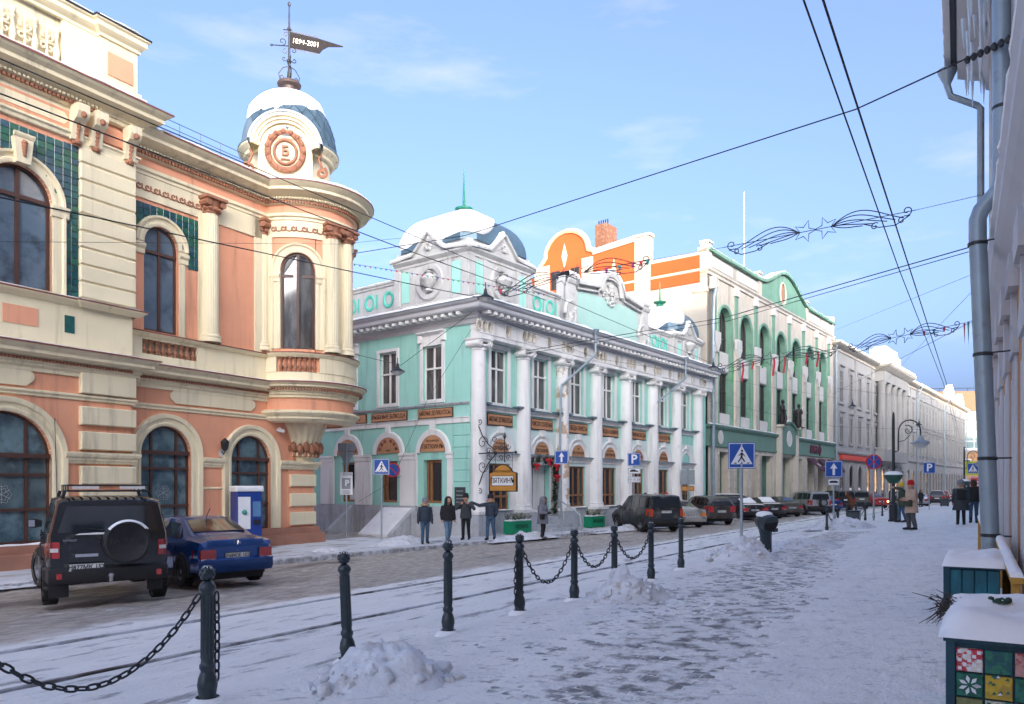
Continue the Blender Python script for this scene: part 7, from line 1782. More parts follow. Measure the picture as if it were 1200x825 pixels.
for (i, sgn, n_, lb) in ((1, 1, 1, 'loose chain hanging straight down from the nearest bollard'), (4, -1, 2, 'doubled chain hanging from the fourth bollard')):
    a = BPOS[i]; d = Vector((AL[0], AL[1], 0)) * .08 * sgn; p = a + d
    pts = [tuple(p + Vector((0, 0, .80))), tuple(p + Vector((0.005, 0, .45))), tuple(p + Vector((0, 0, .15)))]
    if n_ == 2: pts = [tuple(p + Vector((0, 0, .80))), tuple(p + Vector((-.012, 0, .4))), tuple(p + Vector((-.005, 0, .12))), tuple(p + Vector((.018, 0, .12))), tuple(p + Vector((.026, 0, .5))), tuple(p + Vector((.022, 0, .78)))]
    chain(pts, lb)
# ------------------------------------------------------------------ heaps of swept snow
def heap(p, rx, ry, h, label, seed, rot=0):
    b = MB(); n = 46; m = 18; rings = []
    for j in range(m + 1):
        f = j / m; row = []
        for i in range(n):
            a = 2 * math.pi * i / n; ca, sa = math.cos(a), math.sin(a)
            rr = f * (1 + .22 * n2(ca * 1.3, sa * 1.3, 1.2, seed))
            x, y = rx * rr * ca, ry * rr * sa
            z = h * (1 - f * f) ** 1.25 * (1 + .5 * fbm(x * 1.0, y, 2.6, seed + 2)) + .085 * fbm(x, y, 6, seed) * (1 - f * f) + .04 * n2(x, y, 15, seed) * (1 - f * f) - .02 * f
            row.append((x * math.cos(rot) - y * math.sin(rot), x * math.sin(rot) + y * math.cos(rot), z))
        rings.append(row)
    rings[0] = [(0 + .001 * math.cos(i), .001 * math.sin(i), rings[0][0][2]) for i in range(n)]
    b.rings(rings, caps=False)
    rr = random.Random(seed)
    for q in range(70):                     # crumbs on and round the heap
        a = rr.random() * 6.28; f = .5 + rr.random() * .65; x, y = rx * f * math.cos(a), ry * f * math.sin(a); z = h * max(0, (1 - f * f)) ** 1.25
        b.blob((x * math.cos(rot) - y * math.sin(rot), x * math.sin(rot) + y * math.cos(rot), z), .012 + .065 * rr.random() ** 2.5, 6, .8, q, .7)
    o = b.build('snow_heap', PILE, None, True, 75); o.location = p; tag(o, label, 'snow heap', 'swept heaps of snow'); return o
heap(up(pp(448, 800)), .60, .48, .30, 'nearest heap of swept snow beside the leaning bollard', 3, .5); heap(up(pp(738, 702)), .62, .50, .36, 'heap of swept snow among the chained bollards', 7, .3)
heap(up(pp(872, 655)), .85, .70, .40, 'heap of swept snow at the foot of the crossing sign', 11); heap(up(pp(986, 620)), 1.6, 1.0, .42, 'low wide heap of snow by the arrow sign', 15); heap(up(pp(940, 641)), 1.3, .8, .18, 'flat trampled snow heap right of the leaning bin', 19)
# banks of snow left by the plough along the left kerb
def bank(fr, x0, x1, out_, w_, h, label, seed):
    b = MB(); rings = []; n = int((x1 - x0) / .16)
    for i in range(n + 1):
        x = x0 + (x1 - x0) * i / n; p0 = fr.w(x, out_); row = []
        amp = h * max(.05, .45 + .9 * n2(x, seed, .45, seed) + .35 * n2(x, seed, 1.6, 3)) * min(1, i / 6, (n - i) / 6)
        for j in range(11):
            q = j / 10; off = (q - .5) * w_ * (1 + .2 * n2(x, 0, .9, seed)); p = fr.w(x, out_ + off)
            row.append((p.x, p.y, -.56 + amp * math.sin(math.pi * q) ** 1.2 * (1 + .5 * n2(p.x, p.y, 4.2, seed)) + .05 * n2(p.x, p.y, 9, seed) * math.sin(math.pi * q)))
        rings.append(row)
    b.rings(rings, caps=False, closed=False); o = b.build('snow_bank', PILE, None, True, 80); tag(o, label, 'snow bank', 'snow banks along the left kerb')
bank(P, 5.4, 13.0, 3.4, 1.3, .34, 'ploughed snow bank along the kerb right of the blue sedan', 2); bank(T, -2.2, 2.6, 2.5, 1.1, .36, 'ploughed snow bank by the corner of the mint building', 5); bank(T, 5.2, 14, 2.6, 1.2, .32, 'ploughed snow bank in front of the mint doorway', 8); bank(P, -4.5, -.5, 3.3, 1.2, .36, 'snow bank beside the front wheel of the off-roader', 13)
# ------------------------------------------------------------------ signs and street furniture
SBLUE = mat('sign_blue', (.012, .075, .33), .4, .06, 4); SWHITE = mat('sign_white', (.74, .75, .76), .4, .05, 4); SRED = mat('sign_red', (.50, .02, .025), .4, .05, 4); SBACK = mat('sign_back', (.26, .29, .31), .5, .1, 4, metal=.3); SBLK = mat('sign_black', (.015, .015, .017), .5, .1, 4)
def pole(root, h, r=.035, z0=0, y=.03): return MB().lathe([(r, z0), (r, h), (0, h + .01)], (0, y, 0), 12).build('pole', STEEL, root, True)
def rot_to_cam(p): return math.atan2(p.x, p.y) * -1
def plate(root, w_, h, z, m, rim=SWHITE, name='sign_plate', y=0):
    o = MB().cbox(-w_ / 2, w_ / 2, y - .012, y + .004, z - h / 2, z + h / 2, .004).build(name, m, root)
    f = MB(); e = .018 * w_ / .7
    for (a, b, c, d) in ((-w_ / 2 + e, w_ / 2 - e, h / 2 - 2 * e, h / 2 - e), (-w_ / 2 + e, w_ / 2 - e, -h / 2 + e, -h / 2 + 2 * e), (-w_ / 2 + e, -w_ / 2 + 2 * e, -h / 2 + 2 * e, h / 2 - 2 * e), (w_ / 2 - 2 * e, w_ / 2 - e, -h / 2 + 2 * e, h / 2 - 2 * e)): f.box(a, b, y - .016, y - .010, z + c, z + d)
    f.build('sign_border', rim, o); return o
def flat(o, poly, m, y=-.018, name='sign_symbol', th=.004): return MB().prism(poly, y, y + th).build(name, m, o)
def crossing(root, S, z):
    o = plate(root, S, S, z, SBLUE)
    k = S / 2; flat(o, [(-.80 * k, z - .66 * k), (.80 * k, z - .66 * k), (0, z + .78 * k)], SWHITE)
    def bar(a, b, w_):
        (x0, z0), (x1, z1) = a, b; L_ = math.hypot(x1 - x0, z1 - z0); nx, nz = -(z1 - z0) / L_ * w_, (x1 - x0) / L_ * w_
        flat(o, [(x0 + nx, z0 + nz), (x0 - nx, z0 - nz), (x1 - nx, z1 - nz), (x1 + nx, z1 + nz)], SBLK, -.023)
    q = lambda x, y: (x * k, z + y * k)
    bar(q(.02, .22), q(.0, -.10), .075 * k); bar(q(.0, -.10), q(.22, -.48), .05 * k); bar(q(-.02, -.10), q(-.12, -.30), .05 * k); bar(q(-.12, -.30), q(-.26, -.50), .045 * k); bar(q(.03, .20), q(.17, .02), .035 * k); bar(q(.17, .02), q(.26, -.06), .03 * k); bar(q(0, .20), q(-.14, .06), .035 * k); bar(q(-.14, .06), q(-.22, -.02), .03 * k)
    flat(o, [(.03 * k + .085 * k * math.cos(R(a)), z + .36 * k + .085 * k * math.sin(R(a))) for a in range(0, 360, 30)], SBLK, -.023)
    for xx in (-.58, -.12, .36): flat(o, [q(xx, -.62), q(xx + .18, -.62), q(xx + .24, -.54), q(xx + .08, -.54)], SBLK, -.023)
def arrow(root, S, z):
    o = plate(root, S, S, z, SBLUE); k = S / 2
    flat(o, [(-.14 * k, z - .72 * k), (.14 * k, z - .72 * k), (.14 * k, z + .10 * k), (.42 * k, z + .06 * k), (0, z + .74 * k), (-.42 * k, z + .06 * k), (-.14 * k, z + .10 * k)], SWHITE)
def disc_sign(root, r, z, cross, y=0):
    o = MB().lathe([(0, 0), (r, 0), (r, -.015)], n=36).map(lambda a, b, c: (a, y - .004 - c, z + b)).build('sign_plate', SRED, root)
    MB().lathe([(0, 0), (r * .82, 0)], n=36).map(lambda a, b, c: (a, y - .009, z + b)).build('sign_face', SBLUE, o)
    for s in ((1, -1) if cross else (-1,)):
        L_ = r * .84 * .7071; w_ = r * .085
        flat(o, [(-L_ + w_, z - s * L_ - 0 * w_ + s * -w_ * 0), (-L_ - w_ * .0, z - s * (L_ - w_)), (L_ - w_, z + s * L_), (L_, z + s * (L_ - w_))], SRED, y - .014)
SG = 'road signs on poles'
def sign_at(pxx, pyb, label, name='road_sign', Y=None, z=None):
    p = up(pp(pxx, pyb)) if Y is None else onground(pxx, Y)
    return thing(name, label, 'road sign', p, rot_to_cam(p) * .55, SG)
s = sign_at(869, 634, 'blue square pedestrian crossing sign rising from the snow heap in the foreground'); pole(s, 3.2, .05); crossing(s, .86, 2.80)
s = sign_at(977, 617, 'blue arrow sign beside the low wide snow heap'); pole(s, 2.95, .042); arrow(s, .74, 2.58); o = plate(s, .5, .3, 2.0, SWHITE, SBLK); flat(o, [(-.18, 1.96), (.18, 1.96), (.18, 2.02), (.1, 2.06), (-.12, 2.06), (-.18, 2.02)], SBLK)
s = sign_at(1024, 610, 'round red and blue no-stopping sign left of the lamp post'); pole(s, 4.0, .045); disc_sign(s, .40, 3.1, True)
s = sign_at(447, 636, 'smaller blue pedestrian crossing sign by the side of the mint building'); pole(s, 3.2, .035); crossing(s, .62, 2.85)
s = sign_at(406, 634, 'grey sign backs with parking zone plate right of the salmon building'); pole(s, 3.85, .035, y=-.03)
MB().box(-.34, .34, 0, .02, 3.52, 3.82).build('sign_back', SBACK, s); MB().prism([(-.3, 3.48), (.3, 3.48), (.0, 2.75)], .0, .02).build('sign_back', SBACK, s)
o = MB().cbox(-.25, .25, -.08, -.06, 1.75, 2.65, .004).build('sign_plate', SWHITE, s); text('ЗОНА', .14, SBLK, o, .05, -.085, 2.56); MB().box(-.17, .17, -.088, -.08, 1.98, 2.42).build('sign_symbol', SBACK, o); text('P', .34, SWHITE, o, .03, -.093, 2.21, bold=.01)
for z in (1.90, 1.82): MB().box(-.14, .16, -.086, -.08, z - .02, z + .02).build('sign_symbol', SBACK, o)
s = sign_at(658, 622, 'blue arrow sign on the pavement beside the mint doorway', Y=35.6); s.location.z = -.49; pole(s, 3.75, .035); arrow(s, .62, 3.44)
p = onground(743, 38.5); s = thing('road_sign', 'blue parking sign with two white plates behind the dark grey suv', 'road sign', up(p), rot_to_cam(p) * .5, SG); pole(s, 3.95, .035)
o = plate(s, .64, .64, 3.65 - .1, SBLUE); text('P', .62, SWHITE, o, 0, -.018, 3.55, bold=.015)
o = plate(s, .64, .30, 2.98, SWHITE, SBLK); flat(o, [(-.22, 2.93), (.2, 2.93), (.22, 2.98), (.1, 3.0), (.05, 3.05), (-.1, 3.05), (-.2, 2.99)], SBLK); o = plate(s, .64, .30, 2.54, SWHITE, SBLK); text('10 15 20', .16, SBLK, o, 0, -.018, 2.54)
p = onground(806, 47.5); s = thing('road_sign', 'grey back of a sign with a small orange plate before the last mint column', 'road sign', up(p), rot_to_cam(p) * .5, SG); pole(s, 3.2, .035, y=-.03); MB().box(-.42, .42, 0, .02, 2.2, 3.1).build('sign_back', SBACK, s); o = plate(s, .8, .3, 1.95, mat('orange_plate', (.55, .24, .05), .5, .1, 4), SBLK)
# no-parking disc on the side wall of the mint building
p = T.w(-.42, -4.3, 2.35); s = thing('road_sign', 'round no-parking sign tilted on the side of the mint building', 'road sign', p, R(10), SG); disc_sign(s, .33, 0, False); MB().tube([(0, .01, 0), (.42, .3, 0)], .02, 6).build('bracket', STEEL, s)
for (pxx, Y, lb, z, kind) in ((1089, 62, 'far blue parking sign beyond the lamp post', 3.4, 'P'), (1140, 84, 'far yellow-edged crossing sign near the end of the street', 3.9, 'C')):
    p = onground(pxx, Y); s = thing('road_sign', lb, 'road sign', up(p), rot_to_cam(p) * .6, SG); pole(s, z + .5, .04)
    if kind == 'P': o = plate(s, .9, .9, z, SBLUE); text('P', .85, SWHITE, o, 0, -.02, z, bold=.02)
    else: MB().box(-.75, .75, .0, .03, z - .75, z + .75).build('sign_surround', mat('yellow_green_sign', (.55, .62, .05), .5, .05, 3), s); crossing(s, 1.1, z)
p = onground(1146, 82); s = thing('banner_sign', 'red and white banner beside the far crossing sign', 'sign', up(p), rot_to_cam(p), None); pole(s, 2.9, .05); o = plate(s, 1.5, 1.3, 2.2, mat('banner_red', (.6, .05, .06), .6, .1, 2), SWHITE)
for z in (2.35, 2.0): MB().box(-.5, .5, -.02, -.012, z - .07, z + .07).build('sign_stripe', SWHITE, o)
# lamp posts with curled arms and planter bowls
BOWL = mat('green_bowl', (.02, .085, .055), .5, .15, 6)
def lamp_post(p, rz, label):
    t = thing('street_lamp', label, 'street lamp', p, rz, 'curled-arm street lamps')
    MB().lathe([(.24, 0), (.25, .05), (.20, .10), (.20, .75), (.23, .80), (.17, .88), (.10, .95), (.085, 1.2), (.075, 1.3), (.065, 5.0), (.05, 5.25), (.02, 5.35)], n=14).build('post', IRON, t, True, 30)
    a = MB(); a.tube([(.05, 0, 3.4), (.22, 0, 3.45), (.24, 0, 4.4)] + [(.24 + .5 * (1 - math.cos(R(q))), 0, 4.4 + .55 * math.sin(R(q))) for q in range(15, 181, 15)] + [(1.24, 0, 4.15)], .032, 7)
    a.tube([(p_[0], 0, p_[2]) for p_ in spiral((.66, 4.45), .06, .26, 90, 480, 18)], .022, 6); a.tube([(.26, 0, 3.9), (.5, 0, 3.95), (.75, 0, 4.2)], .02, 6); a.build('arm', IRON, t, True)
    MB().lathe([(.05, 4.18), (.10, 4.10), (.14, 4.0), (.40, 3.86), (.43, 3.82), (.41, 3.80), (.1, 3.84)], (1.24, 0, 0), 18).build('lamp_hood', STEEL, t, True, 40)
    MB().lathe([(.36, 3.82), (.30, 3.68), (.16, 3.58), (0, 3.55)], (1.24, 0, 0), 16).build('lamp_glass', mat('milky_glass', (.55, .55, .52), .3, .05, 3), t, True)
    MB().lathe([(.08, 1.85), (.22, 1.90), (.36, 2.08), (.42, 2.24), (.44, 2.28)], n=16).build('planter_bowl', BOWL, t, True); MB().lathe([(.44, 2.27), (.36, 2.38), (.15, 2.45), (0, 2.46)], n=16).build('snow', SNOW, t, True)
lamp_post(up(pp(1047, 611)), R(-8), 'black street lamp with curled arm and green bowl near the red-hatted person'); lamp_post(onground(1130, 68), R(-8), 'smaller far street lamp with green bowl near the end of the street')
# bins
t = thing('litter_bin', 'dark leaning litter bin with round mouth and snow on top', 'litter bin', up(pp(898, 649)), 0); t.rotation_euler = (R(6), R(-7), R(20))
MB().lathe([(.13, 0), (.14, .03), (.13, .06), (.135, .45), (.16, .60), (.21, .72), (.22, .86)], n=20).build('body', BOLL, t, True, 40)
q = MB(); q.tube([(0, .16, .74), (0, 0, .80), (0, -.20, .74)], [.17, .21, .21], 20); q.build('hood', BOLL, t, True, 50)
MB().lathe([(0, 0), (.165, 0)], n=20).map(lambda a, b, c: (a, -.212 - .0, .735 + b)).build('mouth', DARK, t)
MB().blob((0, .03, .95), .19, 12, .38, 4, .15).build('snow', SNOW, t, True); MB().box(.2, .32, -.05, .05, .50, .58).build('ash_flap', BOLL, t)
for (a, b, w_, h, lb) in ((1000, 616, .55, .62, 'square dark litter bin between the far bollards'), (1107, 594, .75, .75, 'far dark litter bin beyond the street lamp')):
    t = thing('litter_bin', lb, 'litter bin', up(pp(a, b), .02), -AA, 'square litter bins'); MB().cbox(-w_ / 2, w_ / 2, -w_ / 2, w_ / 2, .08, h, .03).build('body', BOLL, t); MB().cbox(-w_ / 2 - .02, w_ / 2 + .02, -w_ / 2 - .02, w_ / 2 + .02, h, h + .05, .015).build('lid', BOLL, t)
    for sx in (-1, 1): MB().box(sx * w_ * .35 - .03, sx * w_ * .35 + .03, -w_ * .4, w_ * .4, 0, .08).build('foot', BOLL, t)
# blue pay kiosk by the salmon wall
t = thing('pay_kiosk', 'blue and white pay kiosk behind the dark blue sedan', 'kiosk', P.w(5.2, .75, -.49), P.ang + R(-20)); KB = mat('kiosk_blue', (.012, .045, .24), .4, .1, 5)
MB().cbox(-.42, .42, -.3, .3, 0, 1.92, .03).build('cabinet', KB, t); MB().cbox(-.46, .46, -.34, .34, 1.92, 2.06, .03).build('roof', SWHITE, t); MB().box(-.38, .02, -.312, -.298, .7, 1.75).build('poster', SWHITE, t); MB().box(.10, .36, -.312, -.298, 1.1, 1.6).build('screen', mat('kiosk_screen', (.10, .22, .40), .2, .1, 5), t); MB().box(.12, .34, -.33, -.30, .85, 1.0).build('card_slot', SBLK, t)
MB().blob((-.18, -.315, 1.25), .09, 8).build('emblem', mat('kiosk_green', (.05, .3, .25), .5, .1, 5), t); MB().box(-.44, .44, -.32, .32, 2.06, 2.11).build('snow', SNOW, t)
# low rail left of the mint side wall, fir planters, notice board
t = thing('hand_rail', 'low grey metal rail at the foot of the mint side wall', 'railing', T.w(-1.7, -8.8, -.49), T.ang + R(90)); r = MB()
for z in (.35, .72): r.tube([(-1.2, 0, z), (3.0, 0, z)], .022, 6)
r.build('rail', STEEL, t, True)
for x in (-1.2, .2, 1.6, 3.0): MB().tube([(x, 0, 0), (x, 0, .74)], .025, 6).build('post', STEEL, t, True)
PG = mat('planter_green', (.0, .24, .11), .6, .12, 4); FIR = mat('fir_needles', (.03, .06, .025), .8, .4, 12)
def fir(b, c, L_, n, rr, up_=.4):
    for i in range(n):
        a = rr.random() * 6.28; e = .1 + rr.random() * up_; d = Vector((math.cos(a) * math.cos(e), math.sin(a) * math.cos(e), math.sin(e)))
        for k in range(9):
            p = Vector(c) + d * L_ * (k + 1) / 9
            for sg in (-1, 1):
                sdv = d.cross(Vector((0, 0, 1))).normalized() * sg; q = p + (sdv * .7 + d * .6 + Vector((0, 0, .15 * rr.random()))) * .085
                w_ = d * .012; b.add([tuple(p - w_), tuple(p + w_), tuple(q)], [(0, 1, 2)])
def fir_planter(x, out_, label, w_=1.35):
    t = thing('planter', label, 'planter', T.w(x, out_, -.485), T.ang, 'green restaurant planters with fir branches')
    MB().cbox(-w_ / 2, w_ / 2, -.22, .22, .03, .58, .02).build('box', PG, t)
    for sx in (-1, 1): MB().box(sx * w_ * .4 - .05, sx * w_ * .4 + .05, -.18, .18, 0, .03).build('foot', SBLK, t)
    text('ПЯТКИНЪ', .22, mat('planter_letters', (.005, .08, .04), .6, .1, 4), t, 0, -.225, .32, squash=.9, bold=.006)
    rr = random.Random(int(x * 10)); b = MB()
    for i in range(9): fir(b, (-w_ * .45 + w_ * .9 * i / 8, rr.uniform(-.1, .1), .56), .42, 8, rr, .9)
    stuff(b.build('fir_branches', FIR, t)); s_ = MB(); s_.rings([[(x_, -.2, .57), (x_, -.1, .63 + .03 * math.sin(x_ * 9)), (x_, .1, .64), (x_, .2, .57)] for x_ in [-w_ / 2 + w_ * i / 10 for i in range(11)]]); s_.build('snow', SNOW, t, True)
    b = MB()
    for i in range(16): b.blob((rr.uniform(-w_ * .5, w_ * .5), rr.uniform(-.25, .1), .68 + rr.random() * .15), .028, 6)
    stuff(b.build('bauble', mat('gold_bauble', (.45, .30, .10), .35, .2, 9, metal=.4), t, True))
fir_planter(2.05, 1.0, 'green planter with fir branches left of the mint doorway', 1.5); fir_planter(8.55, .95, 'green planter with fir branches right of the mint doorway', 1.35)
t = thing('notice_board', 'dark notice board on the rusticated corner of the mint building', 'notice board', T.w(-.06, -.52, .62), T.ang + R(-90)); MB().cbox(-.3, .3, -.03, .01, 0, .95, .01).build('panel', CHAR, t)
for z in (.78, .6, .45, .3): MB().box(-.2, .2, -.036, -.03, z - .02, z + .02).build('notice', SBACK, t)
# christmas garland round the doorway
t = thing('door_garland', 'fir garland with red bows and lights round the mint doorway', 'garland', T.w(.35 + 3.2 + 1.62, .1, .2), T.ang); rr = random.Random(5); b = MB(); x1 = .95
path = [(-.9, 2.45), (-.4, 2.62), (.2, 2.62), (.7, 2.5), (x1, 2.2), (x1, 1.8), (x1, 1.4), (x1, 1.0), (x1, .6), (x1, .25)]
for (x, z) in path:
    for q in range(5): fir(b, (x + rr.uniform(-.06, .06), -.08, z + rr.uniform(-.2, .2)), .22, 6, rr, 1.2)
stuff(b.build('fir_branches', FIR, t)); b = MB()
for i in range(46): x, z = rr.choice(path); b.blob((x + rr.uniform(-.2, .2), -.22, z + rr.uniform(-.22, .22)), .022, 5)
stuff(b.build('bauble', mat('gold_bauble', (.45, .30, .10), .35, .2, 9, metal=.4), t, True))
for (x, z) in ((.9, 1.9), (.85, 2.42), (.2, 2.66), (-.8, 2.4)):
    b = MB(); b.blob((x - .12, -.26, z), .12, 8, .7); b.blob((x + .12, -.26, z), .12, 8, .7); b.tube([(x, -.28, z), (x - .08, -.28, z - .25)], .035, 5); b.tube([(x, -.28, z), (x + .08, -.28, z - .25)], .035, 5); b.build('bow', mat('red_ribbon', (.50, .012, .02), .5, .15, 9), t, True)
# wrought-iron bracket with hanging restaurant sign at the corner
t = thing('hanging_sign', 'orange hanging restaurant sign on a wrought-iron scroll bracket at the mint corner', 'sign', T.w(.10, .0, 0), T.ang + R(-90) ); W2 = IRON
# local x = outward from the facade after the turn
b = MB(); b.box(.30, .38, -.03, .03, 1.15, 4.65)
b.tube([(.38, 0, 4.2), (.6, 0, 3.75), (.95, 0, 3.35), (1.3, 0, 3.12)], .025, 6); b.tube([(.38, 0, 1.6), (.6, 0, 2.1), (.95, 0, 2.6), (1.3, 0, 2.92)], .025, 6); b.tube([(.38, 0, 3.0), (2.35, 0, 3.0)], .028, 6)
for (c, r0, a0, a1) in (((.62, 3.45), .30, 0, 500), ((.62, 2.45), .30, 0, -500), ((.95, 3.1), .14, 0, 420), ((.95, 2.86), .14, 0, -420), ((.46, 4.35), .14, 200, 640), ((.46, 1.4), .14, 160, -280), ((1.25, 3.55), .13, 0, 420), ((1.25, 2.45), .13, 0, -420), ((1.62, 3.25), .14, 180, 560), ((1.98, 3.25), .14, 0, -380), ((1.62, 2.78), .12, 180, -200), ((1.98, 2.78), .12, 0, 380)):
    b.tube(spiral(c, r0, .03, a0, a1, 20), .017, 5)
b.tube([(1.8, 0, 2.6), (1.8, 0, 3.55)], .022, 6); b.lathe([(.0, 3.85), (.09, 3.68), (.03, 3.55)], (1.8, 0, 0), 4); b.blob((2.38, 0, 3.0), .06, 6); b.blob((1.3, 0, 3.0), .09, 8)
b.build('bracket', W2, t, True)
OB = mat('sign_amber', (.52, .24, .045), .5, .08, 3); z0 = 1.42
shp = [(1.05, z0), (2.42, z0), (2.42, z0 + .72), (2.2, z0 + .78), (2.1, z0 + .92), (1.92, z0 + 1.03), (1.735, z0 + 1.07), (1.55, z0 + 1.03), (1.37, z0 + .92), (1.27, z0 + .78), (1.05, z0 + .72)]
o = MB().prism(shp, -.05, .05).build('board', OB, t)
MB().prism([(1.735 + (x - 1.735) * 1.05, z0 + .5 + (z - z0 - .5) * 1.07) for x, z in shp], -.04, .04).build('board_rim', SBLK, o)
for yy, ro in ((-.055, 0), (.055, math.pi)):
    pn = MB().box(1.16, 2.31, yy - .006, yy + .006, z0 + .20, z0 + .62).build('name_panel', SBLK, o); MB().box(1.18, 2.29, yy - .009, yy + .009, z0 + .22, z0 + .60).build('name_panel', SWHITE, o)
    q = ob('lettering', text_mesh('ПЯТКИНЪ', .30, SBLK, .003, squash=.86, bold=.003), o, (1.735, yy + (-.012 if yy < 0 else .012), z0 + .41)); q.rotation_euler = (0, 0, ro)
    q = ob('lettering', text_mesh('РЕСТОРАЦІЯ', .13, SBLK, .003), o, (1.735, yy + (-.004 if yy < 0 else .004), z0 + .80)); q.rotation_euler = (0, 0, ro)
for x in (1.3, 2.2): MB().tube([(x, 0, z0 + .8), (x, 0, 3.0)], .010, 5).build('hanger', W2, t)
# wall lantern and camera on the salmon building
t = thing('wall_lantern', 'small black wall lantern on the salmon wall between the arched windows', 'lantern', P.w(4.78, .05, 2.85), P.ang); MB().lathe([(.02, .34), (.14, .22), (.13, .18), (.10, -.02), (.05, -.08), (0, -.1)], (0, -.16, 0), 10).build('lantern', IRON, t, True, 40); MB().tube([(0, 0, -.1), (0, -.1, -.2), (0, -.16, -.1)], .02, 6).build('bracket', IRON, t); MB().lathe([(.0, .0), (.13, 0), (.13, .03)], n=16).map(lambda a, b, c: (a, -c, b - .15)).build('back_plate', WHITE, t)
t = thing('security_camera', 'white security camera under the round corner bay', 'camera', P.w(7.25, .05, 3.62), P.ang + R(-30)); MB().tube([(0, .1, .1), (0, -.1, .05), (0, -.14, .0)], .03, 6).build('bracket', WHITE, t); q = MB(); q.tube([(-.12, -.14, .0), (.12, -.16, -.06)], .07, 10); q.build('housing', SWHITE, t, True)
# ------------------------------------------------------------------ right foreground: planters, wooden rails, block
PAINT = [mat('painted_%s' % n_, c, .6, .25, 14, .2, 40, col2=c2, thr=.52, scale2=18, soft=.04) for n_, c, c2 in (('red_check', (.55, .04, .06), (.70, .62, .55)), ('green', (.01, .11, .07), (.02, .16, .11)), ('yellow', (.55, .36, .03), (.40, .26, .04)), ('blue_green', (.02, .10, .12), (.03, .17, .10)), ('pale', (.55, .55, .45), (.10, .25, .18)), ('olive', (.16, .17, .06), (.22, .22, .10)), ('rose', (.55, .28, .25), (.35, .08, .08)))]
TEALW = mat('teal_boards', (.008, .095, .13), .6, .25, 5, .4, 30, col2=(.015, .24, .31), thr=.55, scale2=2.2, stretch=(1, 1, .35)); TEALD = mat('teal_trim', (.006, .05, .075), .6, .2, 6, .3, 40)
def snowcap(root, w_, l_, z, h, seed):
    b = MB(); n, m = 14, 22; rows = []
    for j in range(m + 1):
        row = []
        for i in range(n + 1):
            fx, fy = i / n, j / m; ex = min(1, 4.5 * min(fx, 1 - fx)); ey = min(1, 6 * min(fy, 1 - fy)); e = (ex * (2 - ex)) * (ey * (2 - ey)); e = max(0, e) ** .55
            x = -.05 + (w_ + .10) * fx; y = -.05 + (l_ + .10) * fy
            row.append((x, y, z + h * e * (1 + .55 * n2(x, y, 2.6, seed) + .22 * n2(x, y, 6, seed))))
        rows.append(row)
    b.rings(rows, caps=False, closed=False); return b.build('snow', SNOW, root, True, 80)
# tile-painted planter (local x towards the wall, y along the pavement)
def planter_at(t0, u0, label): p = aw(t0, u0); return thing('planter', label, 'planter', (p[0], p[1], gz(*p) + .01), -AA, 'wooden planters by the right wall')
t = planter_at(5.28, .13, 'wooden planter painted with colourful squares, heaped with snow'); PW, PLN, PH = .60, 1.6, .56
MB().box(.02, PW - .02, .02, PLN - .02, .0, PH - .04).build('box', TEALD, t)
sq = .135
for j in range(3):
    for i in range(4):
        c = ((0, 3, 6, 1), (1, 2, 1, 5), (5, 4, 6, 2))[j][i]; x0 = .042 + i * (sq + .012); z0 = PH - .06 - (j + 1) * (sq + .012)
        if x0 + sq > PW - .02: continue
        q = MB().cbox(x0, x0 + sq, -.004, .022, z0, z0 + sq, .004).build('painted_square', PAINT[c], t)
        if (i, j) in ((0, 0), (1, 0), (2, 0), (1, 2)):
            d2 = (PAINT[2], SWHITE, PAINT[5], PAINT[1])[(0 if (i, j) == (0, 0) else 1 if i == 1 and j == 2 else 2)]
            for a in range(5):
                for b_ in range(5):
                    if (a + b_) % 2: continue
                    MB().box(x0 + .008 + a * .0245, x0 + .028 + a * .0245, -.007, -.003, z0 + .008 + b_ * .0245, z0 + .028 + b_ * .0245).build('painted_check', (SWHITE if j == 0 and i == 0 else PAINT[1] if i == 1 else PAINT[6]), q)
        if (i, j) == (0, 1):
            for a in range(0, 360, 51): MB().prism([(x0 + sq / 2 + .012 * math.cos(R(a)), z0 + sq / 2 + .012 * math.sin(R(a))), (x0 + sq / 2 + .04 * math.cos(R(a + 16)), z0 + sq / 2 + .04 * math.sin(R(a + 16))), (x0 + sq / 2 + .06 * math.cos(R(a)), z0 + sq / 2 + .06 * math.sin(R(a))), (x0 + sq / 2 + .04 * math.cos(R(a - 16)), z0 + sq / 2 + .04 * math.sin(R(a - 16)))], -.007, -.003).build('painted_petal', SWHITE, q)
        if (i, j) == (1, 1):
            rr = random.Random(4)
            for a in range(11): xx, zz = x0 + .015 + rr.random() * .12, z0 + .015 + rr.random() * .12; MB().prism([(xx - .012, zz), (xx + .012, zz + .004), (xx + .002, zz + .018)], -.007, -.003).build('painted_mark', rr.choice((SWHITE, PAINT[1])), q)
for (x0, x1, y0, y1) in ((-.012, .035, -.012, .03), (PW - .05, PW + .0, -.012, .03), (-.012, .03, PLN - .05, PLN)): MB().box(x0, x1, y0, y1, -.005, PH - .035).build('corner_post', TEALD, t)
MB().box(-.025, PW + .01, -.025, .05, PH - .035, PH).box(-.025, .04, .05, PLN, PH - .035, PH).build('rim', TEALD, t)
for i in range(4): MB().cbox(-.003, .02, .0, .36, .03, PH - .05, .004).map(lambda x, y, z: (x - .01, y + .03 + i * .375, z)).build('side_board', PAINT[(6, 4, 0, 2, 5, 1)[i]], t)
snowcap(t, PW, PLN, PH - .01, .12, 3)
b = MB(); rr = random.Random(9)
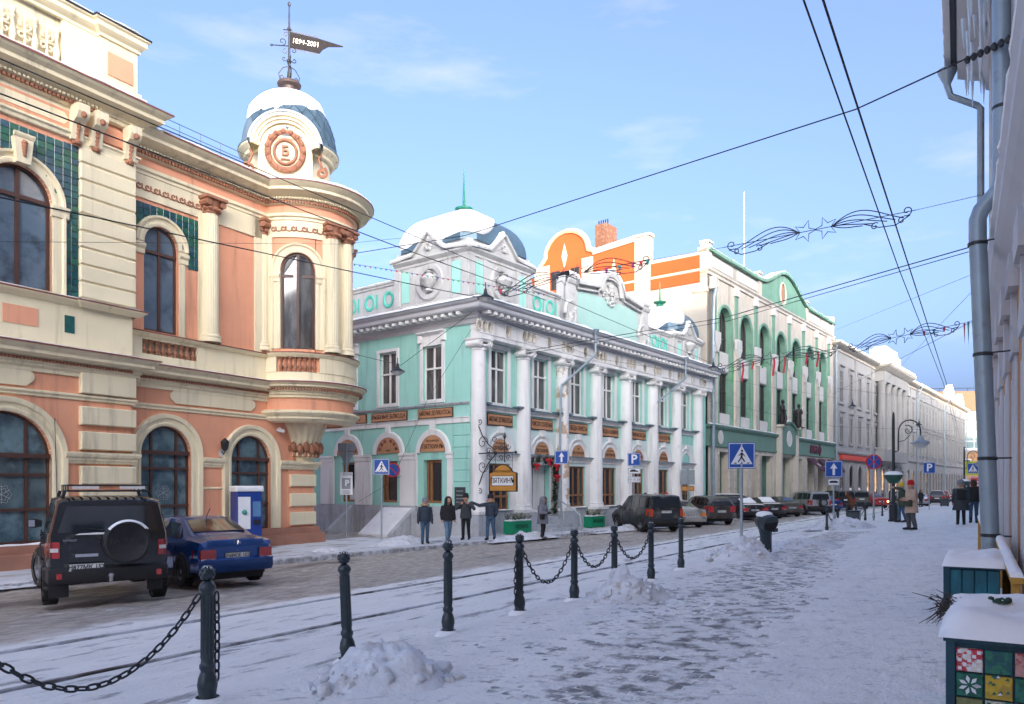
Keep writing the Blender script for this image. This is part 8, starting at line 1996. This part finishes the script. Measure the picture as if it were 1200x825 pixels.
for i in range(46):
    a = rr.uniform(1.6, 4.4); L_ = rr.uniform(.12, .34); p0 = (rr.uniform(-.02, .10), rr.uniform(.75, 1.0), PH + .02); d = (math.cos(a) * .8, math.sin(a) * .5, rr.uniform(-.5, .6))
    mpt = (p0[0] + d[0] * L_ * .5, p0[1] + d[1] * L_ * .5, p0[2] + d[2] * L_ * .5 + .03); b.tube([p0, mpt, (p0[0] + d[0] * L_, p0[1] + d[1] * L_, p0[2] + d[2] * L_)], [.005, .004, .002], 4)
    for q in range(3): f = rr.random(); b.add([(mpt[0], mpt[1], mpt[2]), (mpt[0] + rr.uniform(-.03, .03), mpt[1] + .02, mpt[2] + rr.uniform(-.03, .03)), (mpt[0] + rr.uniform(-.03, .03), mpt[1], mpt[2] + rr.uniform(-.03, .03))], [(0, 1, 2)])
stuff(b.build('dry_twigs', mat('dry_twig', (.06, .045, .04), .8, .3, 20), t))
b = MB()
for i in range(14): a = rr.random() * 6.28; r0 = .05 * rr.random(); b.blob((.28 + .05 * math.cos(a), .75 + .06 * math.sin(a), PH + .125 + .02 * rr.random()), .022, 5, .6)
b.build('evergreen_sprig', mat('evergreen', (.02, .06, .03), .7, .3, 20), t)
t = planter_at(9.9, .26, 'teal wooden planter heaped with snow behind the painted one'); PW, PLN, PH = .54, 1.3, .58
MB().box(.03, PW - .03, .03, PLN - .03, .0, PH - .04).build('box', TEALD, t)
for i in range(4): MB().cbox(.035 + i * .12, .035 + i * .12 + .113, -.006, .03, .0, PH - .04, .006).build('board', TEALW, t)
for i in range(7): MB().box(-.004, .03, .03 + i * .18, .2 + i * .18, 0, PH - .04).build('board', TEALW, t)
MB().box(-.03, .03, -.02, .03, -.01, PH).build('corner_post', TEALD, t); MB().box(-.03, PW + .03, -.03, .0, PH - .03, PH).box(-.03, .0, 0, PLN, PH - .03, PH).build('rim', TEALD, t); snowcap(t, PW, PLN, PH - .01, .13, 8)
YW = mat('yellow_wood', (.50, .26, .035), .6, .2, 8, .3, 40); TW_ = mat('tan_boards', (.36, .22, .09), .75, .25, 7, .3, 40)
def rail_at(pts, label, boards):
    t = thing('wooden_rail', label, 'railing', pts[0], 0, 'yellow wooden rails by the right wall'); P0 = Vector(pts[0]); q = [Vector(p) - P0 for p in pts]
    d = (q[1] - q[0]).normalized(); sd_ = Vector((d.y, -d.x, 0)).normalized() * .05; L_ = (q[1] - q[0]).length
    def slab(a, b, w_, z0, z1, m, nm):
        s = sd_ * (w_ / .05); vs = [a - s, a + s, b + s, b - s]; MB().add([tuple(v + Vector((0, 0, z0))) for v in vs] + [tuple(v + Vector((0, 0, z1))) for v in vs], [(0, 3, 2, 1), (4, 5, 6, 7), (0, 1, 5, 4), (1, 2, 6, 5), (2, 3, 7, 6), (3, 0, 4, 7)]).build(nm, m, t)
    slab(q[0], q[1], .05, -.06, 0, YW, 'top_rail')
    s_ = MB(); rr_ = []
    for i in range(13): a = q[0].lerp(q[1], i / 12); h = .06 * (1 + .3 * n2(a.x, a.y, 3, 1)); rr_.append([tuple(a - sd_ * 1.1 + Vector((0, 0, .0))), tuple(a - sd_ * .8 + Vector((0, 0, h * .8))), tuple(a + Vector((0, 0, h))), tuple(a + sd_ * .8 + Vector((0, 0, h * .75))), tuple(a + sd_ * 1.1)])
    s_.rings(rr_).build('snow', SNOW, t, True, 70)
    for f in (0.0, .5, 1.0): a = q[0].lerp(q[1], f); zb = gz(*(P0 + a).to_2d()) - (P0 + a).z; slab(a - d * .04 - d * .08 * f, a + d * .04 - d * .08 * f, .045, zb, -.06, YW, 'post')
    if boards:
        n_ = int(L_ / .125)
        for i in range(n_): a, b = q[0].lerp(q[1], (i + .06) / n_), q[0].lerp(q[1], (i + .94) / n_); zb = gz(*(P0 + a).to_2d()) - (P0 + a).z; slab(a - sd_ * .6, b - sd_ * .6, .012, zb + .08, -.07, TW_, 'board')
rail_at([px(1172, 632, 10.8), px(1192, 677, 7.3)], 'nearer wooden rail with tan boards and snow on top', True); rail_at([px(1149, 606, 15.5), px(1158, 626, 11.6)], 'farther yellow wooden rail beside the drainpipe', False)
p = onground(1133, 15.0); t = thing('concrete_block', 'small concrete block capped with snow near the drainpipe', 'concrete block', p, -AA); MB().cbox(-.30, .30, -.2, .2, 0, .16, .03).build('block', mat('concrete', (.20, .19, .18), .9, .2, 6, .4, 30), t); MB().blob((0, 0, .17), .33, 12, .34, 2, .15).map(lambda x, y, z: (x, y * .7, max(z, .14))).build('snow', SNOW, t, True)
# ------------------------------------------------------------------ overhead wires, hung lamps, garlands
def wire(pts, label, r=.012, sag=0, cat='wire', m=WIRE, grp='overhead wires'):
    b = MB(); P_ = [Vector(p) for p in pts]; out_ = []
    for i in range(len(P_) - 1):
        n = 14
        for k in range(n + (i == len(P_) - 2)): f = k / n; out_.append(tuple(P_[i].lerp(P_[i + 1], f) - Vector((0, 0, sag * 4 * f * (1 - f)))))
    b.tube(out_, r, 5); o = b.build('overhead_wire', m, None, True); tag(o, label, cat, grp); return o
a0, a1 = aw(3.6, 1.25), aw(70, 1.1)
wire([(a0[0], a0[1], 5.75), (*aw(16, 1.2), 5.68), (*aw(34, 1.0), 5.6), (a1[0], a1[1], 5.6)], 'left one of the two wires running along the street at upper right', .009); wire([(*aw(3.6, 1.12), 5.75), (*aw(16, 1.02), 5.66), (*aw(34, .9), 5.6), (*aw(70, .95), 5.6)], 'right one of the two wires running along the street at upper right', .011)
w0, w1 = px(1186, 44, 10.6), px(409, 298, 28.3)
wire([w0, px(1003, 128, 13.5), px(810, 190, 17.5), px(545, 276, 24), w1], 'long span wire from the right wall to the round corner bay', .013)
ins = thing('insulator_chain', 'black chain link insulator holding the span wire to the right wall', 'insulator', px(1160, 57, 10.9), 0); bb = MB(); v0, v1 = px(1186, 44, 10.6) - px(1160, 57, 10.9), px(1130, 72, 11.4) - px(1160, 57, 10.9)
for i in range(7): c = v0.lerp(v1, (i + .5) / 7); bb.blob(tuple(c), .045, 8, 1.3)
bb.build('links', IRON, ins, True)
wire([px(-30, 56, 13), px(440, 257, 24), px(830, 424, 50)], 'upper feeder wire crossing the salmon facade', .013); wire([px(-30, 98, 13), px(460, 287, 25), px(640, 352, 35)], 'second feeder wire crossing the salmon facade', .015); wire([px(-30, 225, 13), px(496, 336, 29), px(569, 350, 31.5)], 'wire from the left edge to the hanging lamp at the mint corner', .015); wire([px(-30, 283, 16), px(400, 286, 27), px(560, 270, 34)], 'thin level wire across the salmon upper floor', .006)
wire([px(600, 414, 36), px(850, 372, 25), px(1146, 287, 14.5)], 'dark double wire from the mint columns to the drainpipe', .012); wire([px(600, 417, 36), px(850, 377, 25), px(1146, 292, 14.5)], 'lower strand of the wire from the mint columns to the drainpipe', .009)
wire([px(560, 365, 32), px(700, 420, 40), px(990, 468, 70)], 'thin wire along the front of the mint building', .008); wire([px(415, 415, 36), px(470, 428, 33), px(553, 366, 31.6)], 'slack wire drooping over the mint side windows', .012); wire([px(552, 386, 31.6), px(500, 470, 32), px(466, 548, 35)], 'thin stay wire slanting down to the round no-parking sign', .008); wire([px(420, 588, 36), px(470, 558, 35)], 'thin cable slanting below the smaller crossing sign', .008)
wire([px(975, 462, 60), px(1148, 372, 20)], 'thin wire rising to the drainpipe above the far garland', .008); wire([px(976, 388, 60), px(1148, 318, 20)], 'thin wire over the far white buildings', .006); wire([px(1040, 445, 70), px(1150, 330, 18)], 'thin slanting wire near the right drainpipe', .006); wire([px(830, 470, 52), px(980, 500, 70), px(1120, 505, 80)], 'wire along the green facade', .010); wire([px(980, 455, 72), px(1110, 470, 95)], 'far thin wire along the white buildings', .012)
def hung_lamp(p, label, s=1.):
    t = thing('hanging_lamp', label, 'lamp', p, 0, 'lamps hung over the street'); MB().lathe([(.02, .34), (.05, .30), (.07, .18), (.10, .12), (.30, .0), (.31, -.02), (.1, .0)], n=16).build('hood', IRON, t, True, 40); MB().lathe([(.24, -.01), (.2, -.1), (.1, -.17), (0, -.19)], n=14).build('globe', mat('milky_glass', (.55, .55, .52), .3, .05, 3), t, True); MB().tube([(0, 0, .3), (0, 0, .55)], .02, 5).build('hanger', IRON, t); t.scale = (s, s, s)
hung_lamp(px(569, 349, 27.5), 'dark hanging lamp in front of the mint cornice corner'); hung_lamp(px(466, 435, 31.5), 'dark hanging lamp in front of the mint side windows'); hung_lamp(px(836, 431, 44), 'hanging lamp at the right end of the mint building'); hung_lamp(px(999, 476, 58), 'small hanging lamp over the far cars'); hung_lamp(px(1077, 498, 75), 'far hanging lamp beyond the street lamp', 1.1)
GIR = mat('garland_frame', (.03, .035, .05), .5, .2, 8); FL = [mat('flag_%s' % n_, c, .7, .1, 5) for n_, c in (('red', (.50, .03, .05)), ('teal', (.03, .28, .28)), ('plum', (.30, .04, .18)), ('green', (.08, .32, .10)), ('blue', (.04, .12, .42)))]
def star_garland(pa, pb, label, ribbons=False, flags=()):
    """two shooting stars of bent tube with curled tails, hung across the street"""
    pa, pb = Vector(pa), Vector(pb); mid = (pa + pb) / 2; d = pb - pa; L_ = d.length
    t = thing('star_garland', label, 'garland', mid, 0, 'shooting-star garlands over the street')
    ex = d.normalized(); ez = Vector((0, 0, 1)); M4 = lambda x, z: tuple(ex * (x * L_) + ez * (z * L_))
    rt = .0030 * L_
    for sg in (-1, 1):
        st = MB(); c = (sg * .055, 0.0); pts = []
        for i in range(10): a = R(90 + 18 * sg + 36 * i); rr_ = (.062 if i % 2 == 0 else .026); pts.append(M4(c[0] + rr_ * math.cos(a), c[1] + rr_ * math.sin(a)))
        st.tube(pts, rt, 5, True); st.build('star', GIR, t, True)
        tl = MB()
        for k, (w1_, w2_, e, ce) in enumerate(((.055, .050, .44, 1), (.040, .028, .40, 0), (.022, .006, .36, 0), (.006, -.012, .30, 2), (-.008, -.02, .24, 3))):
            q = []
            for i in range(15):
                f = i / 14; x = .085 + (e - .085) * f; z = (w1_ * math.sin(math.pi * min(1, f * 1.1)) * (1 - f) + w2_ * math.sin(math.pi * f) * .6) * (1 if sg > 0 else 1) - .03 * f * f
                q.append(M4(sg * x, z - .0))
            tl.tube(q, rt, 5)
        for (cx, cz, r0, a0, a1) in ((.455, .005, .028, -120, 330), (.43, -.04, .02, 60, 420), (.30, -.045, .022, 40, 420)):
            tl.tube([M4(sg * (cx + r_ * math.cos(a)), cz + r_ * math.sin(a)) for r_, a in [(r0 * (1 - .8 * i / 16), R(a0 + (a1 - a0) * i / 16)) for i in range(17)]], rt, 5)
        tl.tube([M4(sg * .24, -.02), M4(sg * .32, -.055), M4(sg * .40, -.06), M4(sg * .47, -.02)], rt, 5); tl.build('tail', GIR, t, True)
    w_ = MB(); w_.tube([M4(-.5, 0), M4(0, 0), M4(.5, 0)], rt * .7, 4); w_.build('span', WIRE, t)
    for i, (x, k) in enumerate(flags):
        f = MB(); f.add([M4(x - .012, 0), M4(x + .012, 0), M4(x + .004, -.035), M4(x - .006, -.033)], [(0, 1, 2, 3)]); f.map(lambda a, b, c: (a, b - .01, c)); f.build('pennon', FL[k], t)
    if ribbons:
        rr_ = random.Random(2)
        for i in range(9):
            x = -.35 + i * .085; h = .06 + .10 * rr_.random(); f = MB(); f.rings([[M4(x - .008 + .006 * math.sin(j), -h * j / 5), M4(x + .008 + .006 * math.sin(j), -h * j / 5)] for j in range(6)], caps=False, closed=False); f.build('ribbon', FL[0] if i % 3 else FL[3], t)
    return mid, ex, L_
star_garland(px(848, 290, 27), px(1074, 246, 24.5), 'shooting-star garland high against the sky at upper right'); wire([px(1074, 246, 24.5), px(1152, 228, 18)], 'span wire right of the highest garland', .008); wire([px(700, 316, 33), px(848, 290, 27)], 'span wire left of the highest garland', .008)
star_garland(px(580, 340, 32), px(765, 303, 30), 'shooting-star garland in front of the orange wall', flags=((.22, 2), (.30, 1), (.38, 2), (.43, 0), (.47, 1), (-.46, 0)))
star_garland(px(992, 407, 44), px(1128, 379, 38), 'far shooting-star garland over the white buildings', flags=((.2, 0), (.28, 1), (.36, 0))); star_garland(px(838, 430, 46), px(985, 408, 42), 'garland with red ribbons in front of the green building', True)
def bunting(pa, pb, n, label):
    t = thing('bunting', label, 'bunting', pa, 0, 'strings of small flags'); d = Vector(pb) - Vector(pa); MB().tube([(0, 0, 0), tuple(d)], .006, 4).build('cord', WIRE, t); w_ = d.length / n * .28; e = d.normalized() * w_
    for i in range(n): c = d * ((i + .5) / n); f = MB(); f.add([tuple(c - e), tuple(c + e), tuple(c + Vector((.01, 0, -w_ * 1.3)))], [(0, 1, 2)]); f.build('flag', FL[(0, 1, 3, 4, 2)[i % 5]], t)
bunting(px(400, 307, 29), px(640, 345, 30), 40, 'string of tiny red flags before the mint dome'); bunting(px(1128, 379, 30), px(1150, 372, 22), 4, 'few coloured flags beside the right drainpipe')
